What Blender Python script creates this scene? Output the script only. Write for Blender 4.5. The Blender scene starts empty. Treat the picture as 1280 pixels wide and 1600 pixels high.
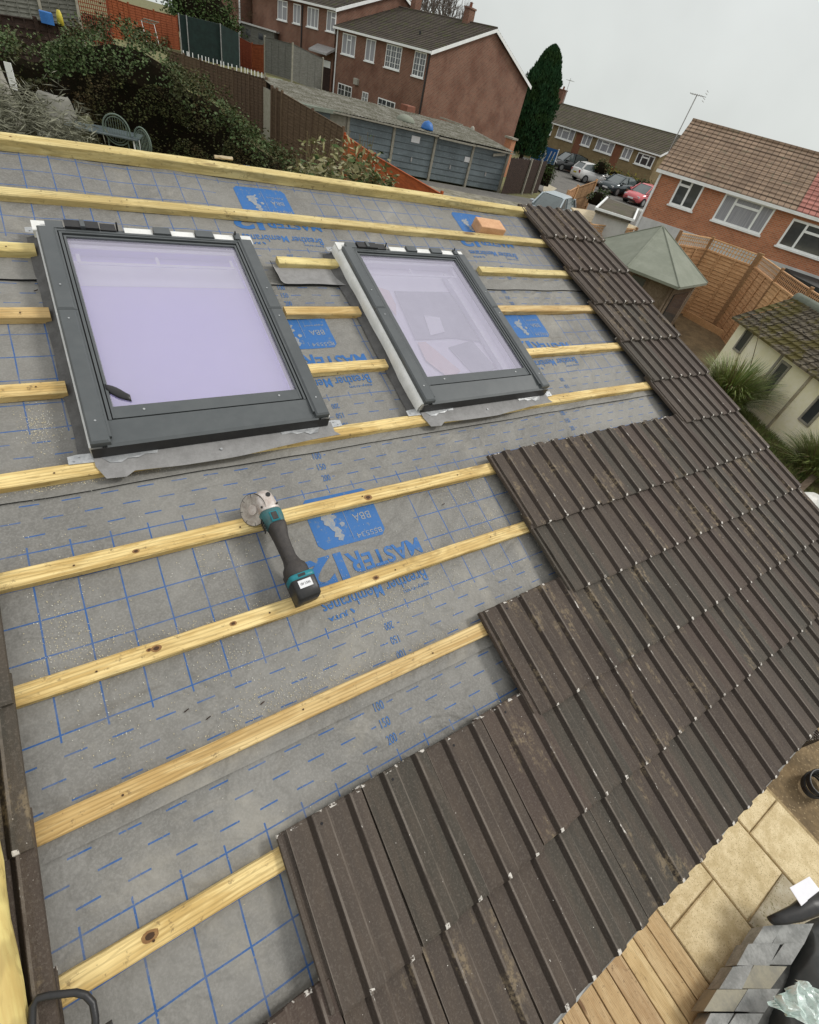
import bpy, bmesh, math, random
from mathutils import Vector, Matrix, noise
from math import sin, cos, pi, radians

sc = bpy.context.scene
COL = sc.collection
rnd = random.Random(7)

# ------------------------------------------------------------------ camera geometry
FPX = 728.3512
PITCH = 0.322835
CAM = [0.265750, -1.163473, 1.165319]
AX = [[0.83716364, -0.22274301, 0.49954239], [-0.50501613, -0.66551725, 0.54958666], [0.21003749, -0.71237093, -0.66963566]]
CS, SN = cos(PITCH), sin(PITCH)
CAMV = Vector(CAM)
AXM = Matrix(AX)

def ray(x, y):
    return AXM @ Vector(((x - 640) / FPX, (y - 800) / FPX, 1.0))

def at(x, y, dist):
    """point on the sight line of (x, y) at a horizontal distance from the viewpoint"""
    d = ray(x, y)
    return CAMV + d * (dist / math.hypot(d.x, d.y))

def gz(x, y, z):
    d = ray(x, y)
    return CAMV + d * ((z - CAMV.z) / d.z)

G0 = -3.2
ROOF = Matrix.Rotation(PITCH, 4, 'X')        # roof frame: x along battens, y up the slope, z off the slope

def RM(u, v, h=0.0):
    return ROOF @ Matrix.Translation((u, -v, h))

def sstep(t):
    t = max(0.0, min(1.0, t))
    return t * t * (3 - 2 * t)

def nz(x, y, z=0.0):
    return noise.noise(Vector((x, y, z)))

# ------------------------------------------------------------------ mesh builder
class MB:
    def __init__(s):
        s.v = []; s.f = []; s.m = []
    def add(s, vs, fs, m=0):
        o = len(s.v)
        s.v += [tuple(p) for p in vs]
        for f in fs:
            s.f.append(tuple(i + o for i in f)); s.m.append(m)
    def quad(s, a, b, c, d, m=0):
        s.add([a, b, c, d], [(0, 1, 2, 3)], m)
    def box(s, x0, x1, y0, y1, z0, z1, m=0, M=None):
        vs = [Vector((x, y, z)) for z in (z0, z1) for y in (y0, y1) for x in (x0, x1)]
        if M is not None: vs = [M @ p for p in vs]
        s.add(vs, [(0, 2, 3, 1), (4, 5, 7, 6), (0, 1, 5, 4), (2, 6, 7, 3), (0, 4, 6, 2), (1, 3, 7, 5)], m)
    def cbox(s, x0, x1, y0, y1, z0, z1, c=0.004, m=0, M=None):
        """box with chamfered top edges"""
        vs = [(x0, y0, z0), (x1, y0, z0), (x1, y1, z0), (x0, y1, z0),
              (x0, y0, z1 - c), (x1, y0, z1 - c), (x1, y1, z1 - c), (x0, y1, z1 - c),
              (x0 + c, y0 + c, z1), (x1 - c, y0 + c, z1), (x1 - c, y1 - c, z1), (x0 + c, y1 - c, z1)]
        vs = [Vector(p) for p in vs]
        if M is not None: vs = [M @ p for p in vs]
        fs = [(3, 2, 1, 0), (8, 9, 10, 11)]
        for i in range(4):
            j = (i + 1) % 4
            fs += [(i, j, j + 4, i + 4), (i + 4, j + 4, j + 8, i + 8)]
        s.add(vs, fs, m)
    def bar(s, a, b, w, t, m=0, up=(0, 0, 1)):
        """rectangular bar from a to b, w across and t along up"""
        a = Vector(a); b = Vector(b); d = b - a; L = d.length
        if L < 1e-6: return
        d.normalize(); up = Vector(up)
        sd = d.cross(up)
        if sd.length < 1e-4: sd = d.cross(Vector((0, 1, 0)))
        sd.normalize(); u2 = sd.cross(d)
        vs = []
        for q in (a, b):
            for (i, j) in ((-1, -1), (1, -1), (1, 1), (-1, 1)):
                vs.append(q + sd * (w / 2 * i) + u2 * (t / 2 * j))
        s.add(vs, [(3, 2, 1, 0), (4, 5, 6, 7), (0, 1, 5, 4), (1, 2, 6, 5), (2, 3, 7, 6), (3, 0, 4, 7)], m)
    def tube(s, pts, r, n=8, m=0, caps=True, r2=None):
        pts = [Vector(p) for p in pts]; N = len(pts)
        rings = []; prev = None
        for i, p in enumerate(pts):
            d = (pts[min(i + 1, N - 1)] - pts[max(i - 1, 0)]).normalized()
            if prev is None:
                a = d.orthogonal().normalized()
            else:
                a = (prev - d * prev.dot(d))
                a = a.normalized() if a.length > 1e-5 else d.orthogonal().normalized()
            prev = a; b = d.cross(a)
            rr = r if r2 is None else r + (r2 - r) * i / max(1, N - 1)
            rings.append([p + a * (rr * cos(2 * pi * k / n)) + b * (rr * sin(2 * pi * k / n)) for k in range(n)])
        vs = [q for g in rings for q in g]; fs = []
        for i in range(N - 1):
            for k in range(n):
                k2 = (k + 1) % n
                fs.append((i * n + k, i * n + k2, (i + 1) * n + k2, (i + 1) * n + k))
        if caps:
            fs.append(tuple(range(n - 1, -1, -1))); fs.append(tuple((N - 1) * n + k for k in range(n)))
        s.add(vs, fs, m)
    def loft(s, rings, m=0, caps=True, closed=True):
        n = len(rings[0]); vs = [q for g in rings for q in g]; fs = []
        for i in range(len(rings) - 1):
            for k in range(n if closed else n - 1):
                k2 = (k + 1) % n
                fs.append((i * n + k, i * n + k2, (i + 1) * n + k2, (i + 1) * n + k))
        if caps:
            fs.append(tuple(range(n - 1, -1, -1))); fs.append(tuple((len(rings) - 1) * n + k for k in range(n)))
        s.add(vs, fs, m)
    def prism(s, poly, z0, z1, m=0, M=None):
        n = len(poly)
        vs = [Vector((p[0], p[1], z0)) for p in poly] + [Vector((p[0], p[1], z1)) for p in poly]
        if M is not None: vs = [M @ p for p in vs]
        fs = [tuple(range(n - 1, -1, -1)), tuple(range(n, 2 * n))]
        for i in range(n):
            j = (i + 1) % n; fs.append((i, j, j + n, i + n))
        s.add(vs, fs, m)
    def build(s, name, mats, parent=None, M=None, smooth=False, uv=True):
        me = bpy.data.meshes.new(name)
        me.from_pydata(s.v, [], s.f)
        if not isinstance(mats, (list, tuple)): mats = [mats]
        for q in mats: me.materials.append(q)
        me.polygons.foreach_set('material_index', s.m)
        if smooth: me.polygons.foreach_set('use_smooth', [True] * len(s.f))
        me.update()
        if uv and len(s.f) < 60000:
            l = me.uv_layers.new(name='UVMap'); data = [0.0] * (2 * len(me.loops))
            for p in me.polygons:
                nrm = p.normal
                t = Vector((0, 0, 1)).cross(nrm)
                t = t.normalized() if t.length > 0.12 else Vector((1, 0, 0))
                b = nrm.cross(t)
                for li in p.loop_indices:
                    co = me.vertices[me.loops[li].vertex_index].co
                    data[2 * li] = co.dot(t); data[2 * li + 1] = co.dot(b)
            l.data.foreach_set('uv', data)
        o = bpy.data.objects.new(name, me); COL.objects.link(o)
        if parent: o.parent = parent
        if M is not None: o.matrix_world = M
        return o

def tag(o, label=None, cat=None, group=None, kind=None):
    if label: o['label'] = label
    if cat:
        o['category'] = cat
        if not kind: o['kind'] = 'thing'
    if group: o['group'] = group
    if kind: o['kind'] = kind
    return o

def thing(name, label, cat, M=None, group=None):
    o = bpy.data.objects.new(name, None); COL.objects.link(o); o.empty_display_size = 0.2
    if M is not None: o.matrix_world = M
    return tag(o, label, cat, group)

def FR(loc, heading=0.0):
    return Matrix.Translation(loc) @ Matrix.Rotation(radians(heading), 4, 'Z')

# ------------------------------------------------------------------ materials
class NT:
    def __init__(s, name):
        s.mat = bpy.data.materials.new(name); s.mat.use_nodes = True
        s.t = s.mat.node_tree; s.n = s.t.nodes; s.l = s.t.links
        s.b = s.n['Principled BSDF']
    def new(s, typ, **kw):
        q = s.n.new(typ)
        for k, v in kw.items(): setattr(q, k, v)
        return q
    def set(s, sock, val):
        if isinstance(val, bpy.types.NodeSocket): s.l.new(val, sock)
        elif isinstance(val, (tuple, list)) and len(val) == 3 and sock.type == 'RGBA': sock.default_value = (*val, 1)
        else: sock.default_value = val
    def M(s, op, a, b=0.0, c=0.0, clamp=False):
        q = s.new('ShaderNodeMath', operation=op, use_clamp=clamp)
        s.set(q.inputs[0], a); s.set(q.inputs[1], b); s.set(q.inputs[2], c)
        return q.outputs[0]
    def mix(s, f, a, b, blend='MIX'):
        q = s.new('ShaderNodeMix', data_type='RGBA', blend_type=blend, clamp_factor=True)
        s.set(q.inputs[0], f); s.set(q.inputs[6], a); s.set(q.inputs[7], b)
        return q.outputs[2]
    def coord(s, kind='Object', scale=(1, 1, 1), rot=(0, 0, 0), rand=False):
        tc = s.new('ShaderNodeTexCoord'); mp = s.new('ShaderNodeMapping')
        src = tc.outputs[kind]
        if rand:
            oi = s.new('ShaderNodeObjectInfo')
            va = s.new('ShaderNodeVectorMath', operation='ADD')
            vm = s.new('ShaderNodeVectorMath', operation='SCALE')
            cb = s.new('ShaderNodeCombineXYZ')
            s.l.new(oi.outputs['Random'], cb.inputs[0]); s.l.new(oi.outputs['Random'], cb.inputs[1]); s.l.new(oi.outputs['Random'], cb.inputs[2])
            s.l.new(cb.outputs[0], vm.inputs[0]); vm.inputs['Scale'].default_value = 37.0
            s.l.new(src, va.inputs[0]); s.l.new(vm.outputs[0], va.inputs[1]); src = va.outputs[0]
        s.l.new(src, mp.inputs[0]); mp.inputs['Scale'].default_value = scale; mp.inputs['Rotation'].default_value = rot
        return mp.outputs[0]
    def noise(s, vec, scale, detail=4, rough=0.55, dist=0.0):
        q = s.new('ShaderNodeTexNoise'); s.l.new(vec, q.inputs['Vector'])
        q.inputs['Scale'].default_value = scale; q.inputs['Detail'].default_value = detail
        q.inputs['Roughness'].default_value = rough; q.inputs['Distortion'].default_value = dist
        return q.outputs[0]
    def ramp(s, f, lo, hi):
        q = s.new('ShaderNodeMapRange', interpolation_type='SMOOTHSTEP'); s.set(q.inputs[0], f)
        q.inputs[1].default_value = lo; q.inputs[2].default_value = hi
        return q.outputs[0]
    def bump(s, h, strength=0.3, dist=0.01):
        q = s.new('ShaderNodeBump'); s.set(q.inputs['Height'], h)
        q.inputs['Strength'].default_value = strength; q.inputs['Distance'].default_value = dist
        s.l.new(q.outputs[0], s.b.inputs['Normal'])
    def out(s, col, rough=0.7, metal=0.0, spec=0.5, **kw):
        s.set(s.b.inputs['Base Color'], col); s.set(s.b.inputs['Roughness'], rough)
        s.set(s.b.inputs['Metallic'], metal); s.set(s.b.inputs['Specular IOR Level'], spec)
        for k, v in kw.items(): s.set(s.b.inputs[k], v)
        return s.mat

def plain(name, c1, c2=None, scale=8.0, rough=0.7, bump=0.15, metal=0.0, spec=0.4, rand=True, dist=0.004, aniso=(1, 1, 1), speck=None, rv=0.0):
    n = NT(name)
    c2 = c2 or tuple(q * 0.72 for q in c1)
    v = n.coord('Object', aniso, rand=rand)
    a = n.noise(v, scale, 5, 0.6); b = n.noise(v, scale * 6.3, 3, 0.6)
    f = n.ramp(n.M('ADD', n.M('MULTIPLY', a, 0.7), n.M('MULTIPLY', b, 0.3)), 0.36, 0.66)
    col = n.mix(f, c2, c1)
    if speck:
        col = n.mix(n.ramp(n.noise(v, scale * 12, 2, 0.5), speck[1], speck[1] + 0.06), col, speck[0])
    if rv:
        oi = n.new('ShaderNodeObjectInfo')
        hs = n.new('ShaderNodeHueSaturation')
        n.set(hs.inputs['Value'], n.M('ADD', n.M('MULTIPLY', oi.outputs['Random'], rv), 1 - rv / 2))
        n.set(hs.inputs['Color'], col); col = hs.outputs[0]
    if bump: n.bump(b, bump, dist)
    return n.out(col, rough, metal, spec)

def wood(name, c1, c2, knots=True, rv=0.25, rough=0.65, freq=1.0, grey=None):
    n = NT(name)
    v = n.coord('Object', (1.9 * freq, 15 * freq, 15 * freq), rand=True)
    w = n.coord('Object', (1, 1, 1), rand=True)
    g = n.noise(v, 1.5, 5, 0.6, 1.2)
    v2 = n.coord('Object', (2.2, 60, 60), rand=True)
    fine = n.noise(v2, 3.0, 3, 0.6)
    f = n.ramp(n.M('ADD', n.M('MULTIPLY', g, 0.75), n.M('MULTIPLY', fine, 0.25)), 0.40, 0.62)
    col = n.mix(f, c2, c1)
    rings = n.new('ShaderNodeTexWave', wave_type='BANDS', bands_direction='Y')
    n.l.new(n.coord('Object', (2.2, 22, 14), rand=True), rings.inputs[0])
    rings.inputs['Scale'].default_value = 1.3; rings.inputs['Distortion'].default_value = 9; rings.inputs['Detail'].default_value = 3
    rings.inputs['Detail Scale'].default_value = 0.7
    col = n.mix(n.M('MULTIPLY', n.ramp(rings.outputs[0], 0.5, 0.95), 0.38), col, tuple(q * 0.5 for q in c2))
    ring2 = n.ramp(n.noise(n.coord('Object', (3.0, 14, 14), rand=True), 2.0, 3, 0.6, 3.5), 0.56, 0.66)
    col = n.mix(n.M('MULTIPLY', ring2, 0.35), col, tuple(q * 0.45 for q in c2))
    pale = n.ramp(n.noise(w, 5, 3, 0.6), 0.5, 0.75)
    col = n.mix(n.M('MULTIPLY', pale, 0.3), col, tuple(min(1, q * 1.25) for q in c1))
    if knots:
        vo = n.new('ShaderNodeTexVoronoi'); n.l.new(n.coord('Object', (2.4, 9, 5), rand=True), vo.inputs['Vector'])
        vo.inputs['Scale'].default_value = 1.0
        k = n.M('SUBTRACT', 1.0, n.ramp(vo.outputs['Distance'], 0.07, 0.17))
        col = n.mix(n.M('MULTIPLY', k, 0.85), col, (0.13, 0.065, 0.028))
        k2 = n.M('MULTIPLY', n.M('SUBTRACT', 1.0, n.ramp(vo.outputs['Distance'], 0.12, 0.42)), n.ramp(n.M('SINE', n.M('MULTIPLY', vo.outputs['Distance'], 70.0)), -0.2, 0.9))
        col = n.mix(n.M('MULTIPLY', k2, 0.5), col, tuple(q * 0.6 for q in c2))
    if grey:
        col = n.mix(n.ramp(n.noise(w, 2.5, 4, 0.6), 0.45, 0.7), col, grey)
    dirt = n.ramp(n.noise(w, 42, 4, 0.7), 0.60, 0.70)
    col = n.mix(n.M('MULTIPLY', dirt, 0.6), col, (0.12, 0.08, 0.04))
    oi = n.new('ShaderNodeObjectInfo'); hs = n.new('ShaderNodeHueSaturation')
    n.set(hs.inputs['Value'], n.M('ADD', n.M('MULTIPLY', oi.outputs['Random'], rv), 1 - rv / 2))
    n.set(hs.inputs['Hue'], n.M('ADD', n.M('MULTIPLY', oi.outputs['Random'], 0.012), 0.493))
    n.set(hs.inputs['Color'], col)
    n.bump(n.M('ADD', fine, n.M('MULTIPLY', g, 0.6)), 0.35, 0.003)
    return n.out(hs.outputs[0], rough, 0, 0.3)

def brickm(name, c1, c2, mortar, bw=0.225, rh=0.075, ms=0.012, dirt=0.35, patch=None):
    n = NT(name)
    tc = n.new('ShaderNodeTexCoord')
    br = n.new('ShaderNodeTexBrick'); n.l.new(tc.outputs['UV'], br.inputs[0])
    br.inputs['Scale'].default_value = 1.0; br.inputs['Brick Width'].default_value = bw; br.inputs['Row Height'].default_value = rh
    br.inputs['Mortar Size'].default_value = ms; br.inputs['Color1'].default_value = (*c1, 1); br.inputs['Color2'].default_value = (*c2, 1)
    br.inputs['Mortar'].default_value = (*mortar, 1); br.inputs['Bias'].default_value = 0.0
    v = n.coord('Object', (1, 1, 1))
    d = n.ramp(n.noise(v, 0.7, 6, 0.65), 0.38, 0.68)
    col = n.mix(n.M('MULTIPLY', d, dirt), br.outputs[0], tuple(q * 0.45 for q in c2))
    d2 = n.ramp(n.noise(v, 7, 3, 0.6), 0.3, 0.75)
    col = n.mix(n.M('MULTIPLY', d2, 0.3), col, tuple(q * 1.25 for q in c1))
    if patch: col = n.mix(n.ramp(n.noise(v, 1.6, 5, 0.6), 0.52, 0.62), col, patch)
    n.bump(br.outputs['Fac'], -0.4, 0.01)
    return n.out(col, 0.9, 0, 0.2)

def rooftile(name, c1, c2, moss=None, bw=0.3, rh=0.34, mossl=0.5):
    n = NT(name)
    tc = n.new('ShaderNodeTexCoord')
    br = n.new('ShaderNodeTexBrick'); n.l.new(tc.outputs['UV'], br.inputs[0])
    br.inputs['Scale'].default_value = 1.0; br.inputs['Brick Width'].default_value = bw; br.inputs['Row Height'].default_value = rh
    br.offset = 0.0
    br.inputs['Mortar Size'].default_value = 0.018; br.inputs['Color1'].default_value = (*c1, 1); br.inputs['Color2'].default_value = (*c2, 1)
    br.inputs['Mortar'].default_value = (*[q * 0.35 for q in c2], 1)
    v = n.coord('Object', (1, 1, 1))
    col = n.mix(n.M('MULTIPLY', n.ramp(n.noise(v, 0.9, 5, 0.6), 0.35, 0.7), 0.5), br.outputs[0], tuple(q * 0.6 for q in c2))
    if moss: col = n.mix(n.ramp(n.noise(v, 2.2, 6, 0.7), mossl, mossl + 0.12), col, moss)
    n.bump(br.outputs['Fac'], -0.6, 0.03)
    return n.out(col, 0.9, 0, 0.2)

def foliage(name, c1, c2, c3=None, rough=0.6, scale=1.2):
    n = NT(name)
    v = n.coord('Object', (1, 1, 1))
    a = n.noise(v, scale, 4, 0.6); b = n.noise(v, scale * 14, 2, 0.5)
    col = n.mix(n.ramp(b, 0.35, 0.65), c1, c2)
    if c3: col = n.mix(n.ramp(a, 0.48, 0.6), col, c3)
    geo = n.new('ShaderNodeNewGeometry')
    col = n.mix(n.M('MULTIPLY', geo.outputs['Random Per Island'], 0.6), col, tuple(q * 0.4 for q in c1))
    n.mat.use_backface_culling = False
    return n.out(col, rough, 0, 0.2)
MT = {}
MT['batten'] = wood('treated_batten', (0.74, 0.57, 0.265), (0.50, 0.335, 0.12))
MT['batten2'] = wood('treated_ridge_batten', (0.72, 0.60, 0.28), (0.54, 0.42, 0.165))
MT['offcut'] = wood('pale_offcut', (0.62, 0.52, 0.36), (0.46, 0.36, 0.22), knots=False)
MT['greypvc'] = plain('grey_cladding', (0.086, 0.094, 0.096), (0.068, 0.076, 0.079), 5, 0.38, 0.04, 0.0, 0.5)
MT['greydark'] = plain('dark_gasket', (0.012, 0.012, 0.013), None, 10, 0.5, 0.05)
MT['whitepaint'] = plain('white_frame_paint', (0.78, 0.78, 0.76), (0.66, 0.66, 0.63), 14, 0.5, 0.08)
MT['upvc'] = plain('white_upvc', (0.90, 0.91, 0.90), (0.80, 0.81, 0.79), 3, 0.4, 0.02)
MT['zinc'] = plain('zinc_plate', (0.50, 0.51, 0.51), (0.36, 0.37, 0.38), 60, 0.5, 0.05, 0.6)
MT['felt'] = plain('grey_membrane_offcut', (0.27, 0.265, 0.26), (0.21, 0.205, 0.20), 25, 0.85, 0.15)
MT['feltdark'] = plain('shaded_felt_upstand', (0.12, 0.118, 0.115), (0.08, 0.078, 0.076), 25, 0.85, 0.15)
MT['feltedge'] = plain('membrane_cut_edge', (0.02, 0.02, 0.022), None, 20, 0.9, 0.0)
MT['black'] = plain('black_plastic', (0.016, 0.016, 0.017), (0.024, 0.023, 0.022), 30, 0.42, 0.1)
MT['rubber'] = plain('brown_black_grip', (0.050, 0.043, 0.038), (0.032, 0.028, 0.026), 60, 0.6, 0.25)
MT['teal'] = plain('teal_plastic', (0.012, 0.21, 0.25), (0.010, 0.14, 0.17), 18, 0.4, 0.08)
MT['tealdark'] = plain('dusty_teal_plastic', (0.035, 0.14, 0.15), (0.05, 0.10, 0.10), 30, 0.55, 0.1)
MT['castalu'] = plain('cast_gear_housing', (0.62, 0.57, 0.53), (0.42, 0.35, 0.31), 40, 0.5, 0.15, 0.35)
MT['disc'] = plain('dusty_cutting_disc', (0.50, 0.46, 0.41), (0.30, 0.26, 0.23), 50, 0.55, 0.2, 0.3)
MT['label'] = plain('white_label', (0.72, 0.73, 0.74), (0.66, 0.66, 0.66), 30, 0.6, 0.0)
MT['brickone'] = plain('orange_brick_face', (0.66, 0.39, 0.22), (0.56, 0.31, 0.165), 30, 0.9, 0.4)
MT['brick'] = brickm('brown_red_brickwork', (0.225, 0.088, 0.055), (0.135, 0.055, 0.036), (0.25, 0.19, 0.145), ms=0.016, dirt=0.5)
MT['brickorange'] = brickm('orange_brickwork', (0.52, 0.200, 0.100), (0.36, 0.130, 0.065), (0.42, 0.29, 0.20), patch=None, dirt=0.25)
MT['brickyellow'] = brickm('yellow_brown_brickwork', (0.27, 0.195, 0.095), (0.20, 0.145, 0.070), (0.26, 0.21, 0.13))
MT['brickred2'] = brickm('red_panel_brickwork', (0.25, 0.09, 0.045), (0.19, 0.07, 0.035), (0.20, 0.13, 0.09))
MT['rt_brown'] = rooftile('mossy_brown_roof', (0.105, 0.085, 0.068), (0.075, 0.062, 0.050), (0.075, 0.080, 0.032), mossl=0.52)
MT['rt_terr'] = rooftile('far_brown_roof', (0.135, 0.115, 0.085), (0.105, 0.090, 0.068), (0.085, 0.085, 0.045), mossl=0.5)
MT['rt_tan'] = rooftile('tan_tiled_roof', (0.33, 0.235, 0.165), (0.24, 0.17, 0.12), (0.17, 0.155, 0.105), 0.28, 0.3, 0.57)
MT['rt_red'] = rooftile('red_tiled_roof', (0.46, 0.20, 0.165), (0.36, 0.155, 0.125), None, 0.28, 0.3)
MT['rt_moss'] = rooftile('mossy_outhouse_roof', (0.17, 0.145, 0.105), (0.12, 0.10, 0.072), (0.095, 0.080, 0.026), 0.25, 0.16, 0.44)
MT['corr'] = plain('mossy_corrugated_cement', (0.25, 0.24, 0.205), (0.085, 0.080, 0.05), 1.7, 0.95, 0.5, dist=0.02, speck=((0.05, 0.045, 0.022), 0.55))
MT['render'] = plain('cream_render', (0.95, 0.91, 0.74), (0.86, 0.82, 0.56), 1.6, 0.95, 0.3)
MT['whiterender'] = plain('white_render', (0.62, 0.62, 0.60), (0.50, 0.50, 0.48), 1.5, 0.9, 0.1)
MT['glass_dark'] = plain('dark_window_glass', (0.035, 0.040, 0.045), (0.055, 0.06, 0.065), 0.8, 0.08, 0.0, 0, 0.9)
MT['curtain'] = plain('net_curtain', (0.36, 0.36, 0.38), (0.22, 0.22, 0.24), 2.0, 0.6, 0.2, aniso=(14, 14, 0.3), spec=0.8)
MT['concrete'] = plain('concrete_post', (0.34, 0.32, 0.27), (0.24, 0.23, 0.18), 6, 0.95, 0.3)
MT['fence_grey'] = wood('grey_lap_fence', (0.19, 0.19, 0.17), (0.13, 0.13, 0.11), knots=False, rough=0.9)
MT['fence_brown'] = wood('brown_lap_fence', (0.135, 0.092, 0.058), (0.095, 0.062, 0.040), knots=False, rough=0.9)
MT['fence_dark'] = wood('dark_stained_fence', (0.050, 0.030, 0.022), (0.030, 0.018, 0.014), knots=False, rough=0.9)
MT['fence_orange'] = wood('orange_stained_fence', (0.42, 0.095, 0.024), (0.31, 0.065, 0.017), knots=False, rough=0.8)
MT['fence_rust'] = wood('rust_stained_fence', (0.26, 0.065, 0.022), (0.18, 0.042, 0.014), knots=False, rough=0.85)
MT['fence_tan'] = wood('tan_lap_fence', (0.68, 0.42, 0.215), (0.53, 0.30, 0.14), knots=False, rough=0.85)
MT['post_tan'] = wood('brown_fence_post', (0.40, 0.24, 0.12), (0.28, 0.16, 0.08), knots=False, rough=0.85)
MT['shedwood'] = wood('weathered_shed_wood', (0.235, 0.18, 0.125), (0.15, 0.11, 0.075), knots=False, rough=0.9)
MT['greenfelt'] = plain('green_roof_felt', (0.235, 0.250, 0.200), (0.190, 0.205, 0.160), 2.0, 0.95, 0.3)
MT['greenfelt2'] = plain('worn_green_roof_felt', (0.20, 0.22, 0.18), (0.13, 0.15, 0.115), 1.5, 0.95, 0.2)
MT['garagedoor'] = plain('faded_blue_grey_metal', (0.150, 0.185, 0.200), (0.105, 0.130, 0.140), 1.4, 0.6, 0.05, rv=0.15, speck=((0.26, 0.29, 0.29), 0.64))
MT['aluminium'] = plain('dull_aluminium', (0.5, 0.5, 0.5), (0.38, 0.38, 0.37), 8, 0.5, 0.05, 0.7)
MT['tarmac'] = plain('worn_tarmac', (0.155, 0.145, 0.13), (0.105, 0.10, 0.09), 0.8, 0.95, 0.2, speck=((0.22, 0.21, 0.18), 0.62))
MT['gravel'] = plain('gravel_and_moss', (0.27, 0.25, 0.20), (0.13, 0.12, 0.08), 2.0, 0.95, 0.5, dist=0.02, speck=((0.42, 0.40, 0.35), 0.62))
MT['soil'] = plain('soil_and_leaves', (0.22, 0.155, 0.08), (0.12, 0.085, 0.045), 3.5, 0.95, 0.6, dist=0.02, speck=((0.33, 0.25, 0.14), 0.62))
MT['grassy'] = plain('rough_ground', (0.17, 0.18, 0.065), (0.11, 0.09, 0.045), 1.5, 0.95, 0.6, dist=0.02, speck=((0.20, 0.17, 0.08), 0.62))
MT['slab'] = plain('buff_paving_slab', (0.72, 0.60, 0.37), (0.52, 0.41, 0.22), 9, 0.9, 0.5, dist=0.006, speck=((0.33, 0.25, 0.13), 0.60), rv=0.12)
MT['slabgrey'] = plain('greyish_paving_slab', (0.47, 0.43, 0.33), (0.35, 0.30, 0.20), 6, 0.9, 0.5, dist=0.006, speck=((0.20, 0.18, 0.09), 0.60))
MT['joint'] = plain('sandy_joint', (0.40, 0.30, 0.16), (0.24, 0.18, 0.09), 20, 0.95, 0.5)
MT['deck'] = wood('worn_deck_board', (0.58, 0.44, 0.24), (0.46, 0.32, 0.155), knots=True, rough=0.8)
MT['stone'] = plain('grey_walling_stone', (0.34, 0.345, 0.33), (0.20, 0.205, 0.195), 9, 0.9, 0.4, rv=0.3)
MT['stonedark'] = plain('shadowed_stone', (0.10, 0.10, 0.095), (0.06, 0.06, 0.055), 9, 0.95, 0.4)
MT['stoney'] = plain('yellow_stained_stone', (0.31, 0.29, 0.22), (0.23, 0.22, 0.18), 9, 0.9, 0.4)
MT['darkrender'] = plain('dark_cover', (0.020, 0.024, 0.024), (0.035, 0.034, 0.030), 4, 0.7, 0.3)
MT['cello'] = plain('crumpled_clear_wrap', (0.70, 0.78, 0.74), (0.45, 0.55, 0.50), 7, 0.2, 0.5, spec=0.8)
MT['card'] = plain('white_card', (0.82, 0.82, 0.86), (0.76, 0.76, 0.80), 5, 0.7, 0.02)
MT['whitebag'] = plain('white_plastic_bag', (0.85, 0.85, 0.80), (0.62, 0.61, 0.56), 5, 0.5, 0.4)
MT['mortar'] = plain('pale_eaves_tray', (0.42, 0.43, 0.42), (0.30, 0.31, 0.30), 10, 0.8, 0.3)
MT['bark'] = plain('bark', (0.10, 0.085, 0.065), (0.06, 0.05, 0.04), 8, 0.95, 0.5, aniso=(1, 1, 0.3))
MT['palewood'] = plain('pale_bare_trunk', (0.30, 0.29, 0.25), (0.20, 0.19, 0.16), 8, 0.95, 0.5, aniso=(1, 1, 0.3))
MT['tarp'] = plain('grey_beige_cover', (0.24, 0.235, 0.205), (0.17, 0.165, 0.14), 2.5, 0.8, 0.3)
MT['olive'] = plain('olive_cover', (0.13, 0.13, 0.065), (0.085, 0.085, 0.045), 2.5, 0.8, 0.3, aniso=(6, 6, 0.5))
MT['tabletop'] = plain('blue_grey_table_top', (0.12, 0.15, 0.155), (0.09, 0.11, 0.115), 3, 0.3, 0.05)
MT['net'] = plain('dark_green_netting', (0.012, 0.030, 0.026), (0.008, 0.018, 0.016), 3, 0.9, 0.2)
MT['palegreen'] = plain('pale_green_metal', (0.17, 0.22, 0.18), None, 4, 0.5, 0.0)
MT['blue'] = plain('blue_plastic', (0.035, 0.16, 0.46), (0.02, 0.11, 0.33), 5, 0.5, 0.2)
MT['yellow'] = plain('yellow_plastic', (0.60, 0.50, 0.06), None, 5, 0.5, 0.1)
MT['wicker'] = plain('pale_wicker', (0.42, 0.40, 0.34), (0.26, 0.24, 0.20), 20, 0.9, 0.5)
MT['terracotta'] = plain('dull_red_clay', (0.26, 0.10, 0.06), (0.17, 0.07, 0.045), 6, 0.9, 0.3)
MT['car_black'] = plain('black_car_paint', (0.018, 0.020, 0.022), (0.022, 0.024, 0.026), 1, 0.15, 0.0, 0.2, 0.8)
MT['car_dgrey'] = plain('dark_teal_car_paint', (0.025, 0.038, 0.042), (0.03, 0.045, 0.05), 1, 0.15, 0.0, 0.3, 0.8)
MT['car_white'] = plain('white_car_paint', (0.72, 0.72, 0.70), (0.66, 0.66, 0.64), 1, 0.2, 0.0, 0.0, 0.8)
MT['car_red'] = plain('coral_red_car_paint', (0.62, 0.13, 0.14), (0.55, 0.11, 0.12), 1, 0.2, 0.0, 0.1, 0.8)
MT['car_silver'] = plain('silver_blue_car_paint', (0.42, 0.48, 0.50), (0.38, 0.43, 0.46), 1, 0.25, 0.0, 0.4, 0.8)
MT['car_glass'] = plain('car_glass', (0.10, 0.125, 0.125), (0.07, 0.09, 0.09), 1, 0.05, 0.0, 0, 1.0)
MT['tyre'] = plain('tyre_rubber', (0.018, 0.018, 0.018), None, 20, 0.85, 0.1)
MT['rim'] = plain('alloy_rim', (0.42, 0.43, 0.43), None, 10, 0.35, 0.0, 0.7)
MT['lamp_c'] = plain('clear_lamp', (0.60, 0.62, 0.62), None, 20, 0.1, 0.0, 0.2, 1.0)
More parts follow.
